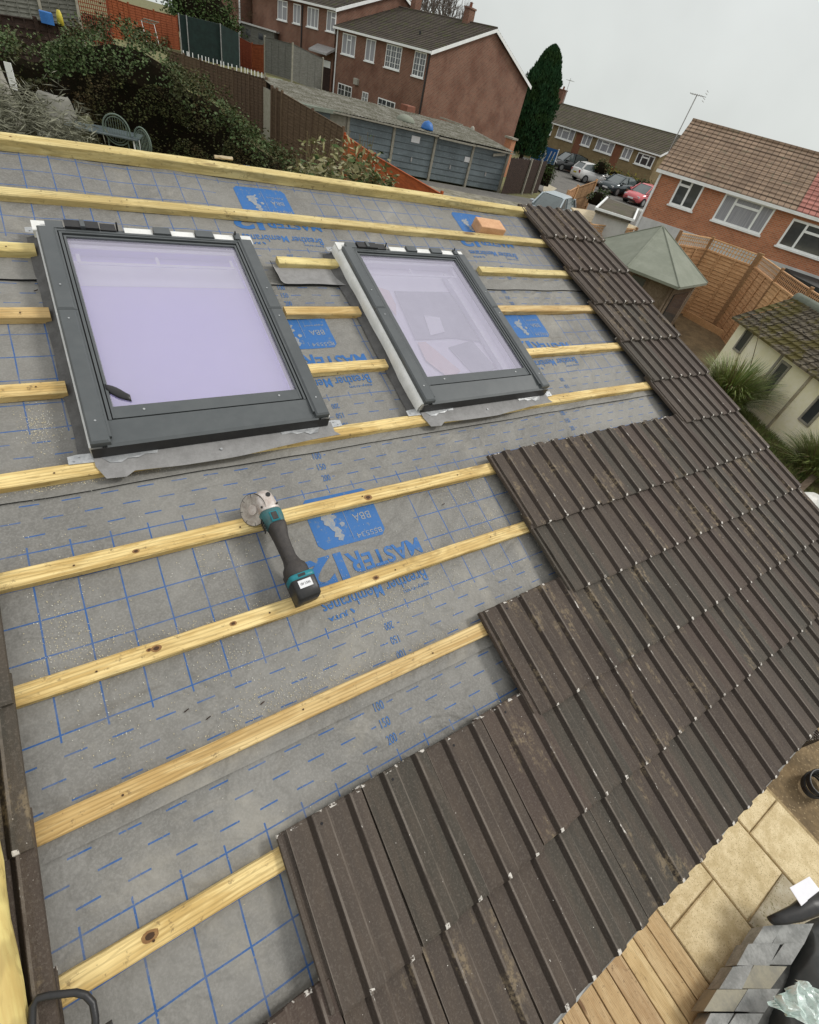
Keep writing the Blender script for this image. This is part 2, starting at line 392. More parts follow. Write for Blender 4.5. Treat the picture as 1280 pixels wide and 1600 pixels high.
MT['lamp_r'] = plain('red_lamp', (0.35, 0.02, 0.02), None, 20, 0.15, 0.0, 0.0, 1.0)
MT['fol_hedge'] = foliage('hedge_leaves', (0.042, 0.056, 0.018), (0.085, 0.080, 0.026), (0.080, 0.054, 0.024), 0.85, 0.9)
MT['fol_ivy'] = foliage('ivy_leaves', (0.070, 0.120, 0.038), (0.150, 0.200, 0.085), (0.085, 0.085, 0.035), 0.6)
MT['fol_white'] = foliage('white_flecks', (0.20, 0.20, 0.15), (0.14, 0.14, 0.09), None)
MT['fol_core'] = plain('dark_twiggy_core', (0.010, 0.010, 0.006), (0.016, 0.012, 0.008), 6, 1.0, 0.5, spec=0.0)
MT['fol_cyp'] = foliage('cypress_leaves', (0.020, 0.070, 0.026), (0.040, 0.105, 0.036), (0.034, 0.075, 0.018), 0.7, 0.6)
MT['fol_lav'] = foliage('grey_green_sprigs', (0.20, 0.20, 0.14), (0.27, 0.27, 0.20), None, 0.8)
MT['fol_var'] = foliage('yellow_green_leaves', (0.25, 0.24, 0.10), (0.34, 0.31, 0.17), (0.14, 0.15, 0.05), 0.4, 2)
MT['fol_grass'] = foliage('long_grass', (0.20, 0.27, 0.075), (0.32, 0.36, 0.12), (0.11, 0.17, 0.045), 0.5, 2)
MT['fol_dry'] = foliage('dry_stems', (0.22, 0.17, 0.09), (0.16, 0.12, 0.06), None, 0.8)
MT['fol_forsy'] = foliage('yellow_blossom', (0.52, 0.42, 0.03), (0.35, 0.32, 0.04), (0.10, 0.12, 0.03), 0.6, 1.5)
MT['fol_green'] = foliage('mid_green_leaves', (0.055, 0.10, 0.025), (0.09, 0.14, 0.04), (0.04, 0.07, 0.02), 0.6, 1.5)
MT['twig'] = plain('bare_twigs', (0.17, 0.14, 0.12), (0.11, 0.09, 0.08), 4, 0.9, 0)

# ------------------------------------------------------------------ roof: membranes
def hm(u, v):
    """height of the breather membrane above its datum: slack between rafters and small wrinkles"""
    sag = -0.006 * (0.5 - 0.5 * cos(2 * pi * (u + 0.1) / 0.45)) * (0.6 + 0.4 * nz(u * 0.7, v * 0.5, 3))
    w = 0.0050 * nz(u * 2.1, v * 3.3, 1.0) + 0.0030 * nz(u * 6 + v * 4, v * 5, 5.0) + 0.0016 * nz(u * 15 - v * 9, v * 17, 9.0)
    return sag + w

def membrane_mat(name, c, L):
    n = NT(name)
    tc = n.new('ShaderNodeTexCoord'); sp = n.new('ShaderNodeSeparateXYZ'); n.l.new(tc.outputs['Object'], sp.inputs[0])
    wob = n.noise(n.coord('Object', (1, 1, 1)), 3.0, 2, 0.5)
    x = n.M('ADD', sp.outputs[0], n.M('MULTIPLY', n.M('SUBTRACT', wob, 0.5), 0.006))
    v = n.M('ADD', n.M('MULTIPLY', sp.outputs[1], -1.0), n.M('MULTIPLY', n.M('SUBTRACT', wob, 0.5), 0.006))
    def near(val, period, off, half):
        f = n.M('FRACT', n.M('ADD', n.M('DIVIDE', n.M('SUBTRACT', val, off), period), 0.5))
        d = n.M('MULTIPLY', n.M('ABSOLUTE', n.M('SUBTRACT', f, 0.5)), period)
        return n.M('LESS_THAN', d, half)
    def band(val, a, b):
        return n.M('MULTIPLY', n.M('GREATER_THAN', val, a), n.M('LESS_THAN', val, b))
    hl = n.M('MULTIPLY', near(v, 0.1, 0.05, 0.0021), band(v, 0.244, 0.756))
    vl = n.M('MULTIPLY', near(x, 0.1, c, 0.0021), band(v, 0.232, 0.768))
    # no grid inside the printed logo block
    lu = n.M('MULTIPLY', n.M('FRACT', n.M('DIVIDE', n.M('SUBTRACT', x, L - 0.10 - 14.0), 1.4)), 1.4)
    blk = n.M('MULTIPLY', n.M('LESS_THAN', lu, 0.50), band(v, 0.268, 0.732))
    grid = n.M('MULTIPLY', n.M('MAXIMUM', hl, vl), n.M('SUBTRACT', 1.0, blk))
    row = n.M('ROUND', n.M('DIVIDE', v, 0.05))
    ph = n.M('FRACT', n.M('ADD', n.M('DIVIDE', n.M('SUBTRACT', x, c), 0.1), n.M('MULTIPLY', row, 0.5)))
    dash = n.M('MULTIPLY', near(v, 0.05, 0.0, 0.0021), n.M('LESS_THAN', ph, 0.47))
    dash = n.M('MULTIPLY', dash, n.M('MAXIMUM', band(v, 0.08, 0.22), band(v, 0.78, 0.92)))
    lu2 = n.M('MULTIPLY', n.M('FRACT', n.M('DIVIDE', n.M('SUBTRACT', x, L + 0.100 - 14.0), 1.4)), 1.4)
    dash = n.M('MULTIPLY', dash, n.M('GREATER_THAN', lu2, 0.058))
    ink = n.M('MAXIMUM', grid, dash)
    fine = n.noise(n.coord('Object', (1, 1, 1)), 160, 2, 0.6)
    fade = n.ramp(n.noise(n.coord('Object', (1, 1, 1)), 9, 3, 0.6), 0.25, 0.6)
    ink = n.M('MULTIPLY', ink, n.M('ADD', 0.45, n.M('MULTIPLY', fade, 0.5)))
    ink = n.M('MULTIPLY', ink, n.ramp(fine, 0.22, 0.45))
    big = n.noise(n.coord('Object', (1, 1, 1), rand=True), 2.4, 5, 0.6)
    mid = n.noise(n.coord('Object', (1, 1, 1), rand=True), 22, 4, 0.65)
    base = n.mix(n.ramp(big, 0.3, 0.7), (0.152, 0.147, 0.134), (0.214, 0.207, 0.188))
    base = n.mix(n.M('MULTIPLY', n.ramp(mid, 0.40, 0.68), 0.24), base, (0.26, 0.252, 0.233))
    base = n.mix(n.M('MULTIPLY', n.ramp(fine, 0.45, 0.62), 0.25), base, (0.31, 0.30, 0.28))
    dust = n.ramp(n.noise(n.coord('Object', (1, 1, 1), rand=True), 1.3, 6, 0.7, 0.6), 0.54, 0.68)
    base = n.mix(n.M('MULTIPLY', dust, 0.5), base, (0.33, 0.308, 0.262))
    smear = n.ramp(n.noise(n.coord('Object', (1.2, 5, 1), (0, 0, 0.5), rand=True), 2.2, 4, 0.6, 1.0), 0.60, 0.75)
    base = n.mix(n.M('MULTIPLY', smear, 0.45), base, (0.125, 0.112, 0.092))
    col = n.mix(ink, base, (0.022, 0.095, 0.28))
    n.bump(n.M('ADD', n.M('MULTIPLY', mid, 0.8), n.M('MULTIPLY', n.noise(n.coord('Object', (1, 1.6, 1), rand=True), 4.5, 3, 0.5, 1.2), 5.0)), 0.42, 0.010)
    return n.out(col, 0.62, 0, 0.35)

inkb = NT('blue_print')
_a = inkb.noise(inkb.coord('Object', (1, 1, 1)), 55, 4, 0.7)
_s = inkb.noise(inkb.coord('Object', (9, 1, 1)), 6, 3, 0.6)
MT['ink'] = inkb.out(inkb.mix(inkb.ramp(inkb.M('ADD', inkb.M('MULTIPLY', _a, 0.7), inkb.M('MULTIPLY', _s, 0.3)), 0.53, 0.66), (0.030, 0.128, 0.345), (0.13, 0.175, 0.245)), 0.6, 0, 0.35)
inkl = NT('unprinted_grey')
MT['inkl'] = inkl.out(inkl.mix(inkl.ramp(inkl.noise(inkl.coord('Object', (1, 1, 1)), 60, 3, 0.7), 0.4, 0.6), (0.29, 0.29, 0.28), (0.20, 0.24, 0.30)), 0.65, 0, 0.3)

def glyphs(txt, bold=0.0):
    cu = bpy.data.curves.new('t', 'FONT'); cu.body = txt; cu.size = 1.0; cu.offset = bold; cu.resolution_u = 3
    o = bpy.data.objects.new('t', cu); COL.objects.link(o)
    dg = bpy.context.evaluated_depsgraph_get(); me = bpy.data.meshes.new_from_object(o.evaluated_get(dg))
    vs = [(p.co.x, p.co.y) for p in me.vertices]; fs = [tuple(p.vertices) for p in me.polygons]
    bpy.data.objects.remove(o); bpy.data.curves.remove(cu); bpy.data.meshes.remove(me)
    xs = [p[0] for p in vs]; ys = [p[1] for p in vs]
    x0, x1, y0, y1 = min(xs), max(xs), min(ys), max(ys)
    return [((x - x0) / (x1 - x0), (y - y0) / (y1 - y0)) for x, y in vs], fs

GCACHE = {}
def put_text(mb, txt, u0, u1, v0, v1, flip, t, m=1, bold=0.0, lift=0.0016):
    """text filling u0..u1, v0..v1 (v down the slope); flip = printed upside down for this viewer"""
    k = (txt, bold)
    if k not in GCACHE: GCACHE[k] = glyphs(txt, bold)
    g, fs = GCACHE[k]; vs = []
    for a, b in g:
        if flip: u = u1 - a * (u1 - u0); v = v0 + b * (v1 - v0)
        else: u = u0 + a * (u1 - u0); v = v1 - b * (v1 - v0)
        vs.append((u, -(v), hm(u, v + t) + 0.004 * v + lift))
    mb.add(vs, fs, m)

def rpatch(mb, u0, u1, v0, v1, t, m, lift, rad=0.018, nu=14, nv=10):
    """rounded blue box following the sheet"""
    def P(u, v): return (u, -v, hm(u, v + t) + 0.004 * v + lift)
    vs = []; fs = []
    for j in range(nv + 1):
        v = v0 + (v1 - v0) * j / nv
        dv = min(v - v0, v1 - v); ins = 0.0
        if dv < rad: ins = rad - math.sqrt(max(0, rad * rad - (rad - dv) ** 2))
        for i in range(nu + 1):
            u = u0 + ins + (u1 - u0 - 2 * ins) * i / nu
            vs.append(P(u, v))
    for j in range(nv):
        for i in range(nu):
            a = j * (nu + 1) + i
            fs.append((a, a + nu + 1, a + nu + 2, a + 1))
    mb.add(vs, fs, m)

UK = [(0.42, 0.0), (0.60, 0.05), (0.55, 0.13), (0.72, 0.16), (0.60, 0.30), (0.70, 0.36), (0.78, 0.50), (0.95, 0.58), (0.90, 0.70),
      (1.0, 0.74), (0.93, 0.86), (0.70, 0.90), (0.52, 0.90), (0.40, 1.0), (0.30, 0.97), (0.48, 0.82), (0.34, 0.80), (0.30, 0.72), (0.48, 0.66), (0.44, 0.55), (0.52, 0.46), (0.40, 0.42), (0.30, 0.30), (0.38, 0.22), (0.26, 0.14)]
IRE = [(0.10, 0.42), (0.24, 0.40), (0.28, 0.52), (0.14, 0.56), (0.04, 0.50)]

def logo(mb, L, t):
    rpatch(mb, L, L + 0.268, 0.275, 0.479, t, 1, 0.0011)
    for poly in (UK, IRE):
        # printed upside down: rotate the outline half a turn
        vs = []
        for a, b in poly:
            u = L + 0.045 + (1 - a) * 0.085; v = 0.462 - b * 0.13
            vs.append((u, -v, hm(u, v + t) + 0.004 * v + 0.0020))
        mb.add(vs, [tuple(range(len(vs)))], 2)
    mb.quad(*[(u, -v, hm(u, v + t) + 0.004 * v + 0.0020) for u, v in ((L + 0.136, 0.30), (L + 0.136, 0.465), (L + 0.1375, 0.465), (L + 0.1375, 0.30))], 2)
    put_text(mb, 'BS5534', L + 0.152, L + 0.255, 0.448, 0.468, True, t, 2, lift=0.0020)
    put_text(mb, 'BBA', L + 0.165, L + 0.235, 0.372, 0.402, True, t, 2, lift=0.0020)
    put_text(mb, 'Approved', L + 0.155, L + 0.245, 0.335, 0.350, True, t, 2, lift=0.0020)
    put_text(mb, 'MASTE', L + 0.135, L + 0.376, 0.527, 0.592, True, t, 1, 0.022)
    put_text(mb, 'R', L + 0.076, L + 0.130, 0.512, 0.592, True, t, 1, 0.022)
    put_text(mb, '1', L + 0.036, L + 0.066, 0.500, 0.612, True, t, 1, 0.03)
    put_text(mb, '2', L - 0.088, L + 0.022, 0.500, 0.612, True, t, 1, 0.03)
    put_text(mb, 'Breather Membranes', L - 0.064, L + 0.345, 0.648, 0.697, True, t, 1, 0.006)
    put_text(mb, 'easy-trim', L + 0.23, L + 0.340, 0.699, 0.717, True, t, 1)
    put_text(mb, 'JUTA', L - 0.060, L + 0.012, 0.700, 0.719, True, t, 1, 0.03)
    mb.add([(u, -v, hm(u, v + t) + 0.004 * v + 0.0016) for u, v in ((L + 0.020, 0.702), (L + 0.030, 0.720), (L + 0.036, 0.712), (L + 0.026, 0.700))], [(0, 1, 2, 3)], 1)

ROLLS = [(-2.078, 0.004, 1.067, 'topmost sheet of grey breather membrane, just below the ridge batten'),
         (-1.165, 0.057, 0.945, 'sheet of grey breather membrane running behind the two roof windows'),
         (-0.250, 0.000, 0.779, 'sheet of grey breather membrane with the angle grinder above its blue logo'),
         (0.663, -0.026, 0.640, 'lowest sheet of grey breather membrane, running under the eaves tiles')]
for k, (t, c, L, lab) in enumerate(ROLLS):
    mb = MB()
    v0, v1 = (0.16 if k == 0 else 0.0), 1.0
    u0, u1, du, dv = -0.9, 3.78, 0.03, 0.02
    nu = int((u1 - u0) / du); nv = int((v1 - v0) / dv); vs = []
    for j in range(nv + 1):
        for i in range(nu + 1):
            u = u0 + (u1 - u0) * i / nu; v = v0 + (v1 - v0) * j / nv
            lift = 0.004 * v
            if v > 0.955: lift += (v - 0.955) / 0.045 * (0.0035 + 0.004 * max(0, nz(u * 1.6, k * 7.7)) + (0.006 if k < 1 else 0) * max(0, nz(u * 2.2 + 4, 2.0)))
            vs.append((u, -v - (0.004 * nz(u * 3, k) if j == nv else 0), hm(u, v + t) + lift))
    fs = []
    for j in range(nv):
        for i in range(nu):
            a = j * (nu + 1) + i; fs.append((a, a + nu + 1, a + nu + 2, a + 1))
    mb.add(vs, fs, 0)
    ed = []
    for i in range(nu + 1):
        p = vs[nv * (nu + 1) + i]; ed += [p, (p[0], p[1] + 0.001, p[2] - 0.0055 - (0.004 if k == 0 else 0))]
    mb.add(ed, [(2 * i, 2 * i + 1, 2 * i + 3, 2 * i + 2) for i in range(nu)], 3)
    for j in range(-1, 3):
        Lj = L + 1.4 * j
        if -0.9 < Lj < 3.3: logo(mb, Lj, t)
        a = L + 0.115 + 1.4 * j + (0.0 if k != 3 else 0.0)
        if -0.8 < a < 3.6:
            for w, vv in (('100', 0.10), ('150', 0.15), ('200', 0.20)):
                put_text(mb, w, a, a + 0.032, vv - 0.013, vv + 0.014, False, t, 1)
                put_text(mb, w, a - 0.004, a + 0.028, 1 - vv - 0.014, 1 - vv + 0.012, True, t, 1)
    o = mb.build('roofing_membrane', [membrane_mat('breather_membrane_%d' % k, c, L), MT['ink'], MT['inkl'], MT['feltedge']], M=RM(0, t, 0), smooth=True)
    tag(o, lab, 'roofing membrane', 'breather membrane sheets on the roof')

# ------------------------------------------------------------------ house under the roof
def W(u, v, h=0): return (ROOF @ Vector((u, -v, h)))
mb = MB()
ext = thing('house_extension', 'brick extension carrying the half tiled roof and its eaves tray', 'building')
ey = W(0, 1.47).y; ry = W(0, -1.96).y; rz = W(0, -1.96).z
mb.box(-2.5, 3.70, ey, ey + 0.25, G0 - 0.3, W(0, 1.47).z - 0.09)
mb.prism([(ey, G0 - 0.3), (ry + 3.0, G0 - 0.3), (ry + 3.0, -0.4), (ry, rz - 0.09), (ey, W(0, 1.47).z - 0.09)], 3.45, 3.70, 0, Matrix(((0, 0, 1, 0), (1, 0, 0, 0), (0, 1, 0, 0), (0, 0, 0, 1))))
mb.build('wall', MT['brickorange'], ext)
mb = MB(); mb.box(-0.9, 3.76, -1.60, 1.97, -0.075, -0.022)
mb.build('roof_deck', MT['shedwood'], ext, RM(0, 0, 0))
mb = MB(); bs = [(-2.5, ry, rz - 0.05), (3.78, ry, rz - 0.05), (3.78, ry + 3.3, rz - 1.15), (-2.5, ry + 3.3, rz - 1.15)]
mb.quad(*bs); mb.build('rear_slope', MT['felt'], ext)
mb = MB(); n = 90; vs = []                      # pale felt support tray showing below the eaves course
for i in range(n + 1):
    u = -0.9 + 4.68 * i / n
    vs += [(u, -1.55, 0.005), (u, -(1.650 + 0.006 * nz(u * 9, 4) + 0.004 * sin(u * 59)), 0.022), (u, -(1.658 + 0.006 * nz(u * 9, 4)), -0.03)]
mb.add(vs, [q for i in range(n) for q in ((3 * i, 3 * i + 1, 3 * i + 4, 3 * i + 3), (3 * i + 1, 3 * i + 2, 3 * i + 5, 3 * i + 4))])
mb.build('eaves_tray', MT['mortar'], ext, RM(0, 0, 0))
mb = MB(); mb.box(-0.9, 3.74, -1.63, -1.605, -0.22, -0.055); mb.build('fascia_board', MT['whiterender'], ext, RM(0, 0, 0))

# ------------------------------------------------------------------ battens
MT['knot'] = plain('knot_wood', (0.30, 0.17, 0.06), (0.20, 0.10, 0.035), 60, 0.7, 0.2)
MT['knotdark'] = plain('knot_heart', (0.07, 0.035, 0.016), None, 60, 0.8, 0.2)
BV = [-1.905, -1.568, -1.243, -0.912, -0.578, -0.253, 0.052, 0.355, 0.660, 0.959, 1.262]
def batten(u0, u1, v, label, wdt=0.050, th=0.030, bow=None, mat='batten', seed=0, knots=()):
    n = max(2, int((u1 - u0) / 0.06)); rings = []
    for i in range(n + 1):
        u = u0 + (u1 - u0) * i / n
        b = (bow(u) if bow else 0) + 0.0035 * nz(u * 1.3, seed * 3.1, 2)
        e = 0.0016 * nz(u * 9, seed, 7); e2 = 0.0016 * nz(u * 11, seed, 17); c = 0.0035
        y1 = -(v + b) + e; y0 = -(v + b) - wdt + e2; z0 = 0.0015; z1 = th + 0.0008 * nz(u * 5, seed, 21)
        rings.append([(u - u0, p - 0.0, q) for p, q in ((y0, z0), (y0, z1 - c), (y0 + c, z1), (y1 - c, z1), (y1, z1 - c), (y1, z0))])
    mb = MB(); mb.loft(rings)
    vs = [(x, y + v, z) for x, y, z in mb.v]; mb.v = vs     # local origin at the upper left end: the grain follows the batten
    rk = random.Random(seed * 7 + 1); ks = list(knots)
    while len(ks) < int((u1 - u0) * 0.5) + len(knots): ks.append(rk.uniform(u0 + 0.05, u1 - 0.05))
    for ku in ks:
        big = ku in knots; R_ = rk.uniform(0.008, 0.0125) if big else rk.uniform(0.003, 0.007); yc = -wdt * rk.uniform(0.35, 0.65) - (bow(ku) if bow else 0)
        for q, (f_, m_) in enumerate(((1.0, 1), (0.55, 2))):
            mb.add([(ku - u0 + 1.5 * R_ * f_ * cos(t_) * (1 + 0.25 * nz(t_, ku * 9)), yc + R_ * f_ * sin(t_) * (1 + 0.25 * nz(t_, ku * 5, 3)), th + 0.0008 * nz(ku * 5, seed, 21) + 0.0005 + 0.0003 * q) for t_ in [2 * pi * k / 14 for k in range(14)]], [tuple(range(14))], m_)
    if True:                                                  # nail heads where the battens cross the rafters
        x = (math.ceil((u0 + 0.35) / 0.45)) * 0.45 - 0.35
        while x < u1 - 0.02:
            if x > u0 + 0.02:
                yc = -wdt * 0.5 - (bow(x) if bow else 0) + rk.uniform(-.006, .006); mb.add([(x - u0 + 0.0028 * cos(t_), yc + 0.0028 * sin(t_), th + 0.0018) for t_ in [2 * pi * k / 8 for k in range(8)]], [tuple(range(8))], 2)
            x += 0.45
    o = mb.build('roof_batten', [MT[mat], MT['knot'], MT['knotdark']], M=RM(u0, v, 0))
    return tag(o, label, 'batten', 'treated battens nailed across the membrane')

b0bow = lambda u: (0.030 * max(0, (0.9 - u)) ** 2 + (0.012 * max(0, u - 2.2)))
batten(-0.9, 3.80, BV[0], 'thick yellow batten along the ridge, topmost of all', 0.050, 0.048, b0bow, 'batten2', 1)
batten(-0.9, 3.80, BV[1], 'long yellow batten right above both roof windows, brick behind it', bow=lambda u: 0.012 * max(0, 0.6 - u), mat='batten2', seed=2)
segs = {2: [(-0.9, 0.185), (1.107, 1.425), (2.36, 3.8)], 3: [(-0.9, 0.182), (1.03, 1.40), (2.27, 3.8)], 4: [(-0.9, 0.178), (1.02, 1.395), (2.25, 3.8)]}
where = ['left of the larger looking left roof window', 'in the gap between the two roof windows', 'between the right roof window and the strip of tiles']
nth = {2: 'topmost', 3: 'middle', 4: 'lowest'}
for k in segs:
    for j, (a, b) in enumerate(segs[k]):
        w = ['to the left of the left roof window', 'in the gap between the two roof windows', 'between the right roof window and the strip of tiles'][j]
        batten(a, b, BV[k] - 0.004 * (j == 2), '%s short batten %s' % (nth[k], w), seed=k * 5 + j, mat='batten2' if (k == 2) else 'batten')
batten(-0.9, 3.8, BV[5], 'long yellow batten passing just under both roof windows', seed=31)
batten(-0.9, 3.8, BV[6], 'yellow batten under the metal head of the angle grinder', seed=32, knots=(1.02,))
batten(-0.9, 3.8, BV[7], 'yellow batten under the battery of the angle grinder', seed=33, knots=(0.92, 0.24))
batten(-0.9, 3.8, BV[8], 'yellow batten below the angle grinder, second from the bottom', seed=34)
batten(-0.9, 3.8, BV[9], 'lowest visible yellow batten with a round knot, near the black handle', seed=35, knots=(0.095,))
batten(-0.9, 3.8, BV[10], 'batten under the heads of the eaves tiles', seed=36)

# ------------------------------------------------------------------ concrete tiles
def tile_mat():
    n = NT('brown_concrete_tile')
    tc = n.new('ShaderNodeTexCoord'); sp = n.new('ShaderNodeSeparateXYZ'); n.l.new(tc.outputs['Object'], sp.inputs[0])
    oi = n.new('ShaderNodeObjectInfo'); r = oi.outputs['Random']
    v = n.coord('Object', (1, 1, 1), rand=True)
    base = n.mix(r, (0.053, 0.040, 0.032), (0.073, 0.059, 0.048))
    r2 = n.M('FRACT', n.M('MULTIPLY', r, 7.31))
    base = n.mix(n.M('MULTIPLY', n.M('GREATER_THAN', r2, 0.62), 0.65), base, (0.050, 0.048, 0.038))
    r3 = n.M('FRACT', n.M('MULTIPLY', r, 13.7))
    base = n.mix(n.M('MULTIPLY', n.M('GREATER_THAN', r3, 0.72), 0.5), base, (0.067, 0.045, 0.037))
    strk = n.noise(n.coord('Object', (9, 1.6, 1), rand=True), 4, 4, 0.6)
    base = n.mix(n.M('MULTIPLY', n.ramp(strk, 0.35, 0.7), 0.45), base, (0.100, 0.076, 0.057))
    grit = n.noise(v, 190, 2, 0.6)
    base = n.mix(n.M('MULTIPLY', n.ramp(grit, 0.5, 0.68), 0.4), base, (0.135, 0.115, 0.095))
    # darker band along each rib riser
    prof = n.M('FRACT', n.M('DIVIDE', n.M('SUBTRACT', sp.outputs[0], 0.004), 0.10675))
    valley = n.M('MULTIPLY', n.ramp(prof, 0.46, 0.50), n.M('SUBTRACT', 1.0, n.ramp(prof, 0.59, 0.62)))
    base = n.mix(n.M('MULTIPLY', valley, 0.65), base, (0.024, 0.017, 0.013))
    # stains: tan cement on some tiles
    st = n.ramp(n.noise(n.coord('Object', (7, 2.2, 1), rand=True), 2.6, 5, 0.65), 0.52, 0.66)
    st = n.M('MULTIPLY', st, n.M('GREATER_THAN', n.M('FRACT', n.M('MULTIPLY', r, 5.17)), 0.40))
    st = n.M('MULTIPLY', st, n.ramp(n.noise(v, 60, 3, 0.7), 0.42, 0.6))
    base = n.mix(n.M('MULTIPLY', st, 0.65), base, (0.24, 0.185, 0.115))
    # pale chips on tail corners of each rib
    tail = n.M('GREATER_THAN', n.M('ADD', n.M('MULTIPLY', sp.outputs[1], -1.0), n.M('MULTIPLY', n.M('SUBTRACT', n.noise(v, 25, 2, 0.5), 0.5), 0.03)), 0.3760)
    edge = n.M('MAXIMUM', n.M('MULTIPLY', n.M('GREATER_THAN', prof, 0.59), n.M('LESS_THAN', prof, 0.70)), 0.0)
    chip = n.M('MULTIPLY', n.M('MULTIPLY', tail, edge), n.ramp(n.noise(v, 62, 3, 0.7), 0.42, 0.50))
    head = n.M('LESS_THAN', n.M('MULTIPLY', sp.outputs[1], -1.0), 0.008)
    chip = n.M('MAXIMUM', chip, n.M('MULTIPLY', head, n.ramp(n.noise(v, 38, 3, 0.6), 0.57, 0.64)))
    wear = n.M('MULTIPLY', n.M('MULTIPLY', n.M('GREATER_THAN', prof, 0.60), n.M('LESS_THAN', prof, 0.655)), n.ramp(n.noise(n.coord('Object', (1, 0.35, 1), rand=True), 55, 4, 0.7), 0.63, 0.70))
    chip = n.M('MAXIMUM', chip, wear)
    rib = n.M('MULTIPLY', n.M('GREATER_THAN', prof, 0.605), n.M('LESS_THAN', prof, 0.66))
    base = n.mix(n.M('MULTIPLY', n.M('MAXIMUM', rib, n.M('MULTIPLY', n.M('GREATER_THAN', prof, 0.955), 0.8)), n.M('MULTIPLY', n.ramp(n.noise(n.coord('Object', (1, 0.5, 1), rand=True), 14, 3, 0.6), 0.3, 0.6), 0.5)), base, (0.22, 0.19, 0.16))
    spk = n.ramp(n.noise(v, 150, 1, 0.5), 0.79, 0.82)
    chip = n.M('MAXIMUM', chip, spk)
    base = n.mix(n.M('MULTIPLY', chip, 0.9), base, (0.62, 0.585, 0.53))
    n.bump(n.M('ADD', grit, n.M('MULTIPLY', n.noise(v, 40, 3, 0.6), 1.5)), 0.5, 0.003)
    return n.out(base, 0.74, 0, 0.22)
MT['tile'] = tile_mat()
MT['hole'] = MT['feltedge']

TW, TL = 0.2135, 0.385
RH = 0.0115
def prof_pts():
    """cross section (x, height) of the top face of one tile, with underlap lip on the left"""
    P = [(-0.024, -0.004), (-0.022, 0.001), (-0.013, 0.001), (-0.011, -0.008), (0.0005, -0.009)]
    P += [(0.002, RH * 0.12)]
    for k in (0, 1):
        o = k * 0.10675
        P += [(o + 0.010, 0.0), (o + 0.050, 0.0005), (o + 0.056, 0.0)]
        P += [(o + 0.0665, RH), (o + 0.069, RH + 0.001), (o + 0.086, RH + 0.0015), (o + 0.1015, RH + 0.0006)]
        if k == 0: P += [(o + 0.112, 0.002)]
    P += [(0.2088, RH - 0.001)]
    return P
def make_tile(var):
    top = prof_pts(); T = 0.015; r = random.Random(var)
    ys = [0.0, -0.006, -0.12, -0.25, -0.366, -0.3785, -TL]
    rings = []
    for j, y in enumerate(ys):
        dz = -0.004 if j in (0,) else (-0.003 if j == 6 else 0)
        ring = []
        for i, (x, z) in enumerate(top):
            yy = y + (0.0022 * nz(x * 30, var * 5.0 + j) if j in (0, 6) else 0)
            if x < 0.0 and j in (5, 6): yy += 0.016
            ring.append((x + 0.0008 * nz(y * 14, var, i), yy, z + dz + T + 0.0006 * nz(x * 20, y * 9, var)))
        for (x, z) in ((0.2088, RH - 0.001 - T * 0.75), (0.196, RH - T), (0.17, RH - T), (0.155, -T), (0.09, -T + 0.003), (0.01, -T), (-0.024, -T)):
            ring.append((x, y, max(z, -T) + T))
        rings.append(ring)
    mb = MB(); mb.loft([g[::-1] for g in rings], 0)
    # nail hole
    c = (0.085, -0.028); n = 8
    zz = T + RH + 0.0022
    mb.add([(c[0] + 0.0036 * cos(2 * pi * k / n), c[1] + 0.0036 * sin(2 * pi * k / n), zz) for k in range(n)], [tuple(range(n))], 1)
    return mb
TILES = []
for q in range(5):
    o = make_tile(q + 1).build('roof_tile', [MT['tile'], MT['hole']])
    TILES.append(o.data); bpy.data.objects.remove(o)

ORD = ['first', 'second', 'third', 'fourth', 'fifth', 'sixth', 'seventh', 'eighth', 'ninth', 'tenth', 'eleventh', 'twelfth', 'thirteenth', 'fourteenth', 'fifteenth', 'sixteenth', 'seventeenth', 'eighteenth']
TILT = -0.060
def place_tile(u, vh, label, group, k):
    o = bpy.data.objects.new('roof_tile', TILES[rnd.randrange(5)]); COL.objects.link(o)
    M = RM(u + rnd.uniform(-0.0012, 0.0012), vh + rnd.uniform(-0.0035, 0.0035), 0.0305 + rnd.uniform(-0.0005, 0.001))
    M = M @ Matrix.Rotation(TILT + rnd.uniform(-0.005, 0.005), 4, 'X') @ Matrix.Rotation(rnd.uniform(-0.009, 0.009), 4, 'Z') @ Matrix.Rotation(rnd.uniform(-0.008, 0.008), 4, 'Y')
    o.matrix_world = M
    tag(o, label, 'roof tile', group)
rows = [(0, 3.17, 3), (1, 3.17, 3), (2, 3.165, 3), (3, 3.155, 3), (4, 3.155, 3), (5, 3.16, 3), (6, 1.668, 10), (7, 1.672, 10), (8, 1.252, 12), (9, 0.411, 16), (10, -0.016, 18)]
rown = {6: 'first long course', 7: 'second long course', 8: 'third long course',
        9: 'fourth long course', 10: 'lowest course at the eaves'}
for k, u0, cnt in rows:
    for i in range(cnt):
        if k < 6:
            lab = '%s brown tile in the %s short course from the ridge' % (('left', 'middle', 'right')[i], ORD[k])
        else:
            lab = '%s brown concrete tile from the left in the %s' % (ORD[i], rown[k])
        place_tile(u0 + i * TW, BV[k] - 0.030 + (0.006 if k == 10 else 0), lab, 'brown interlocking tiles laid on the right', k)
for k in (6, 7, 8, 9, 10):
    place_tile(-0.057 - TW, BV[k] - 0.030, 'brown tile at the left edge of the photo, %s of the five in its column' % ORD[k - 6], 'brown tiles at the left edge', k)

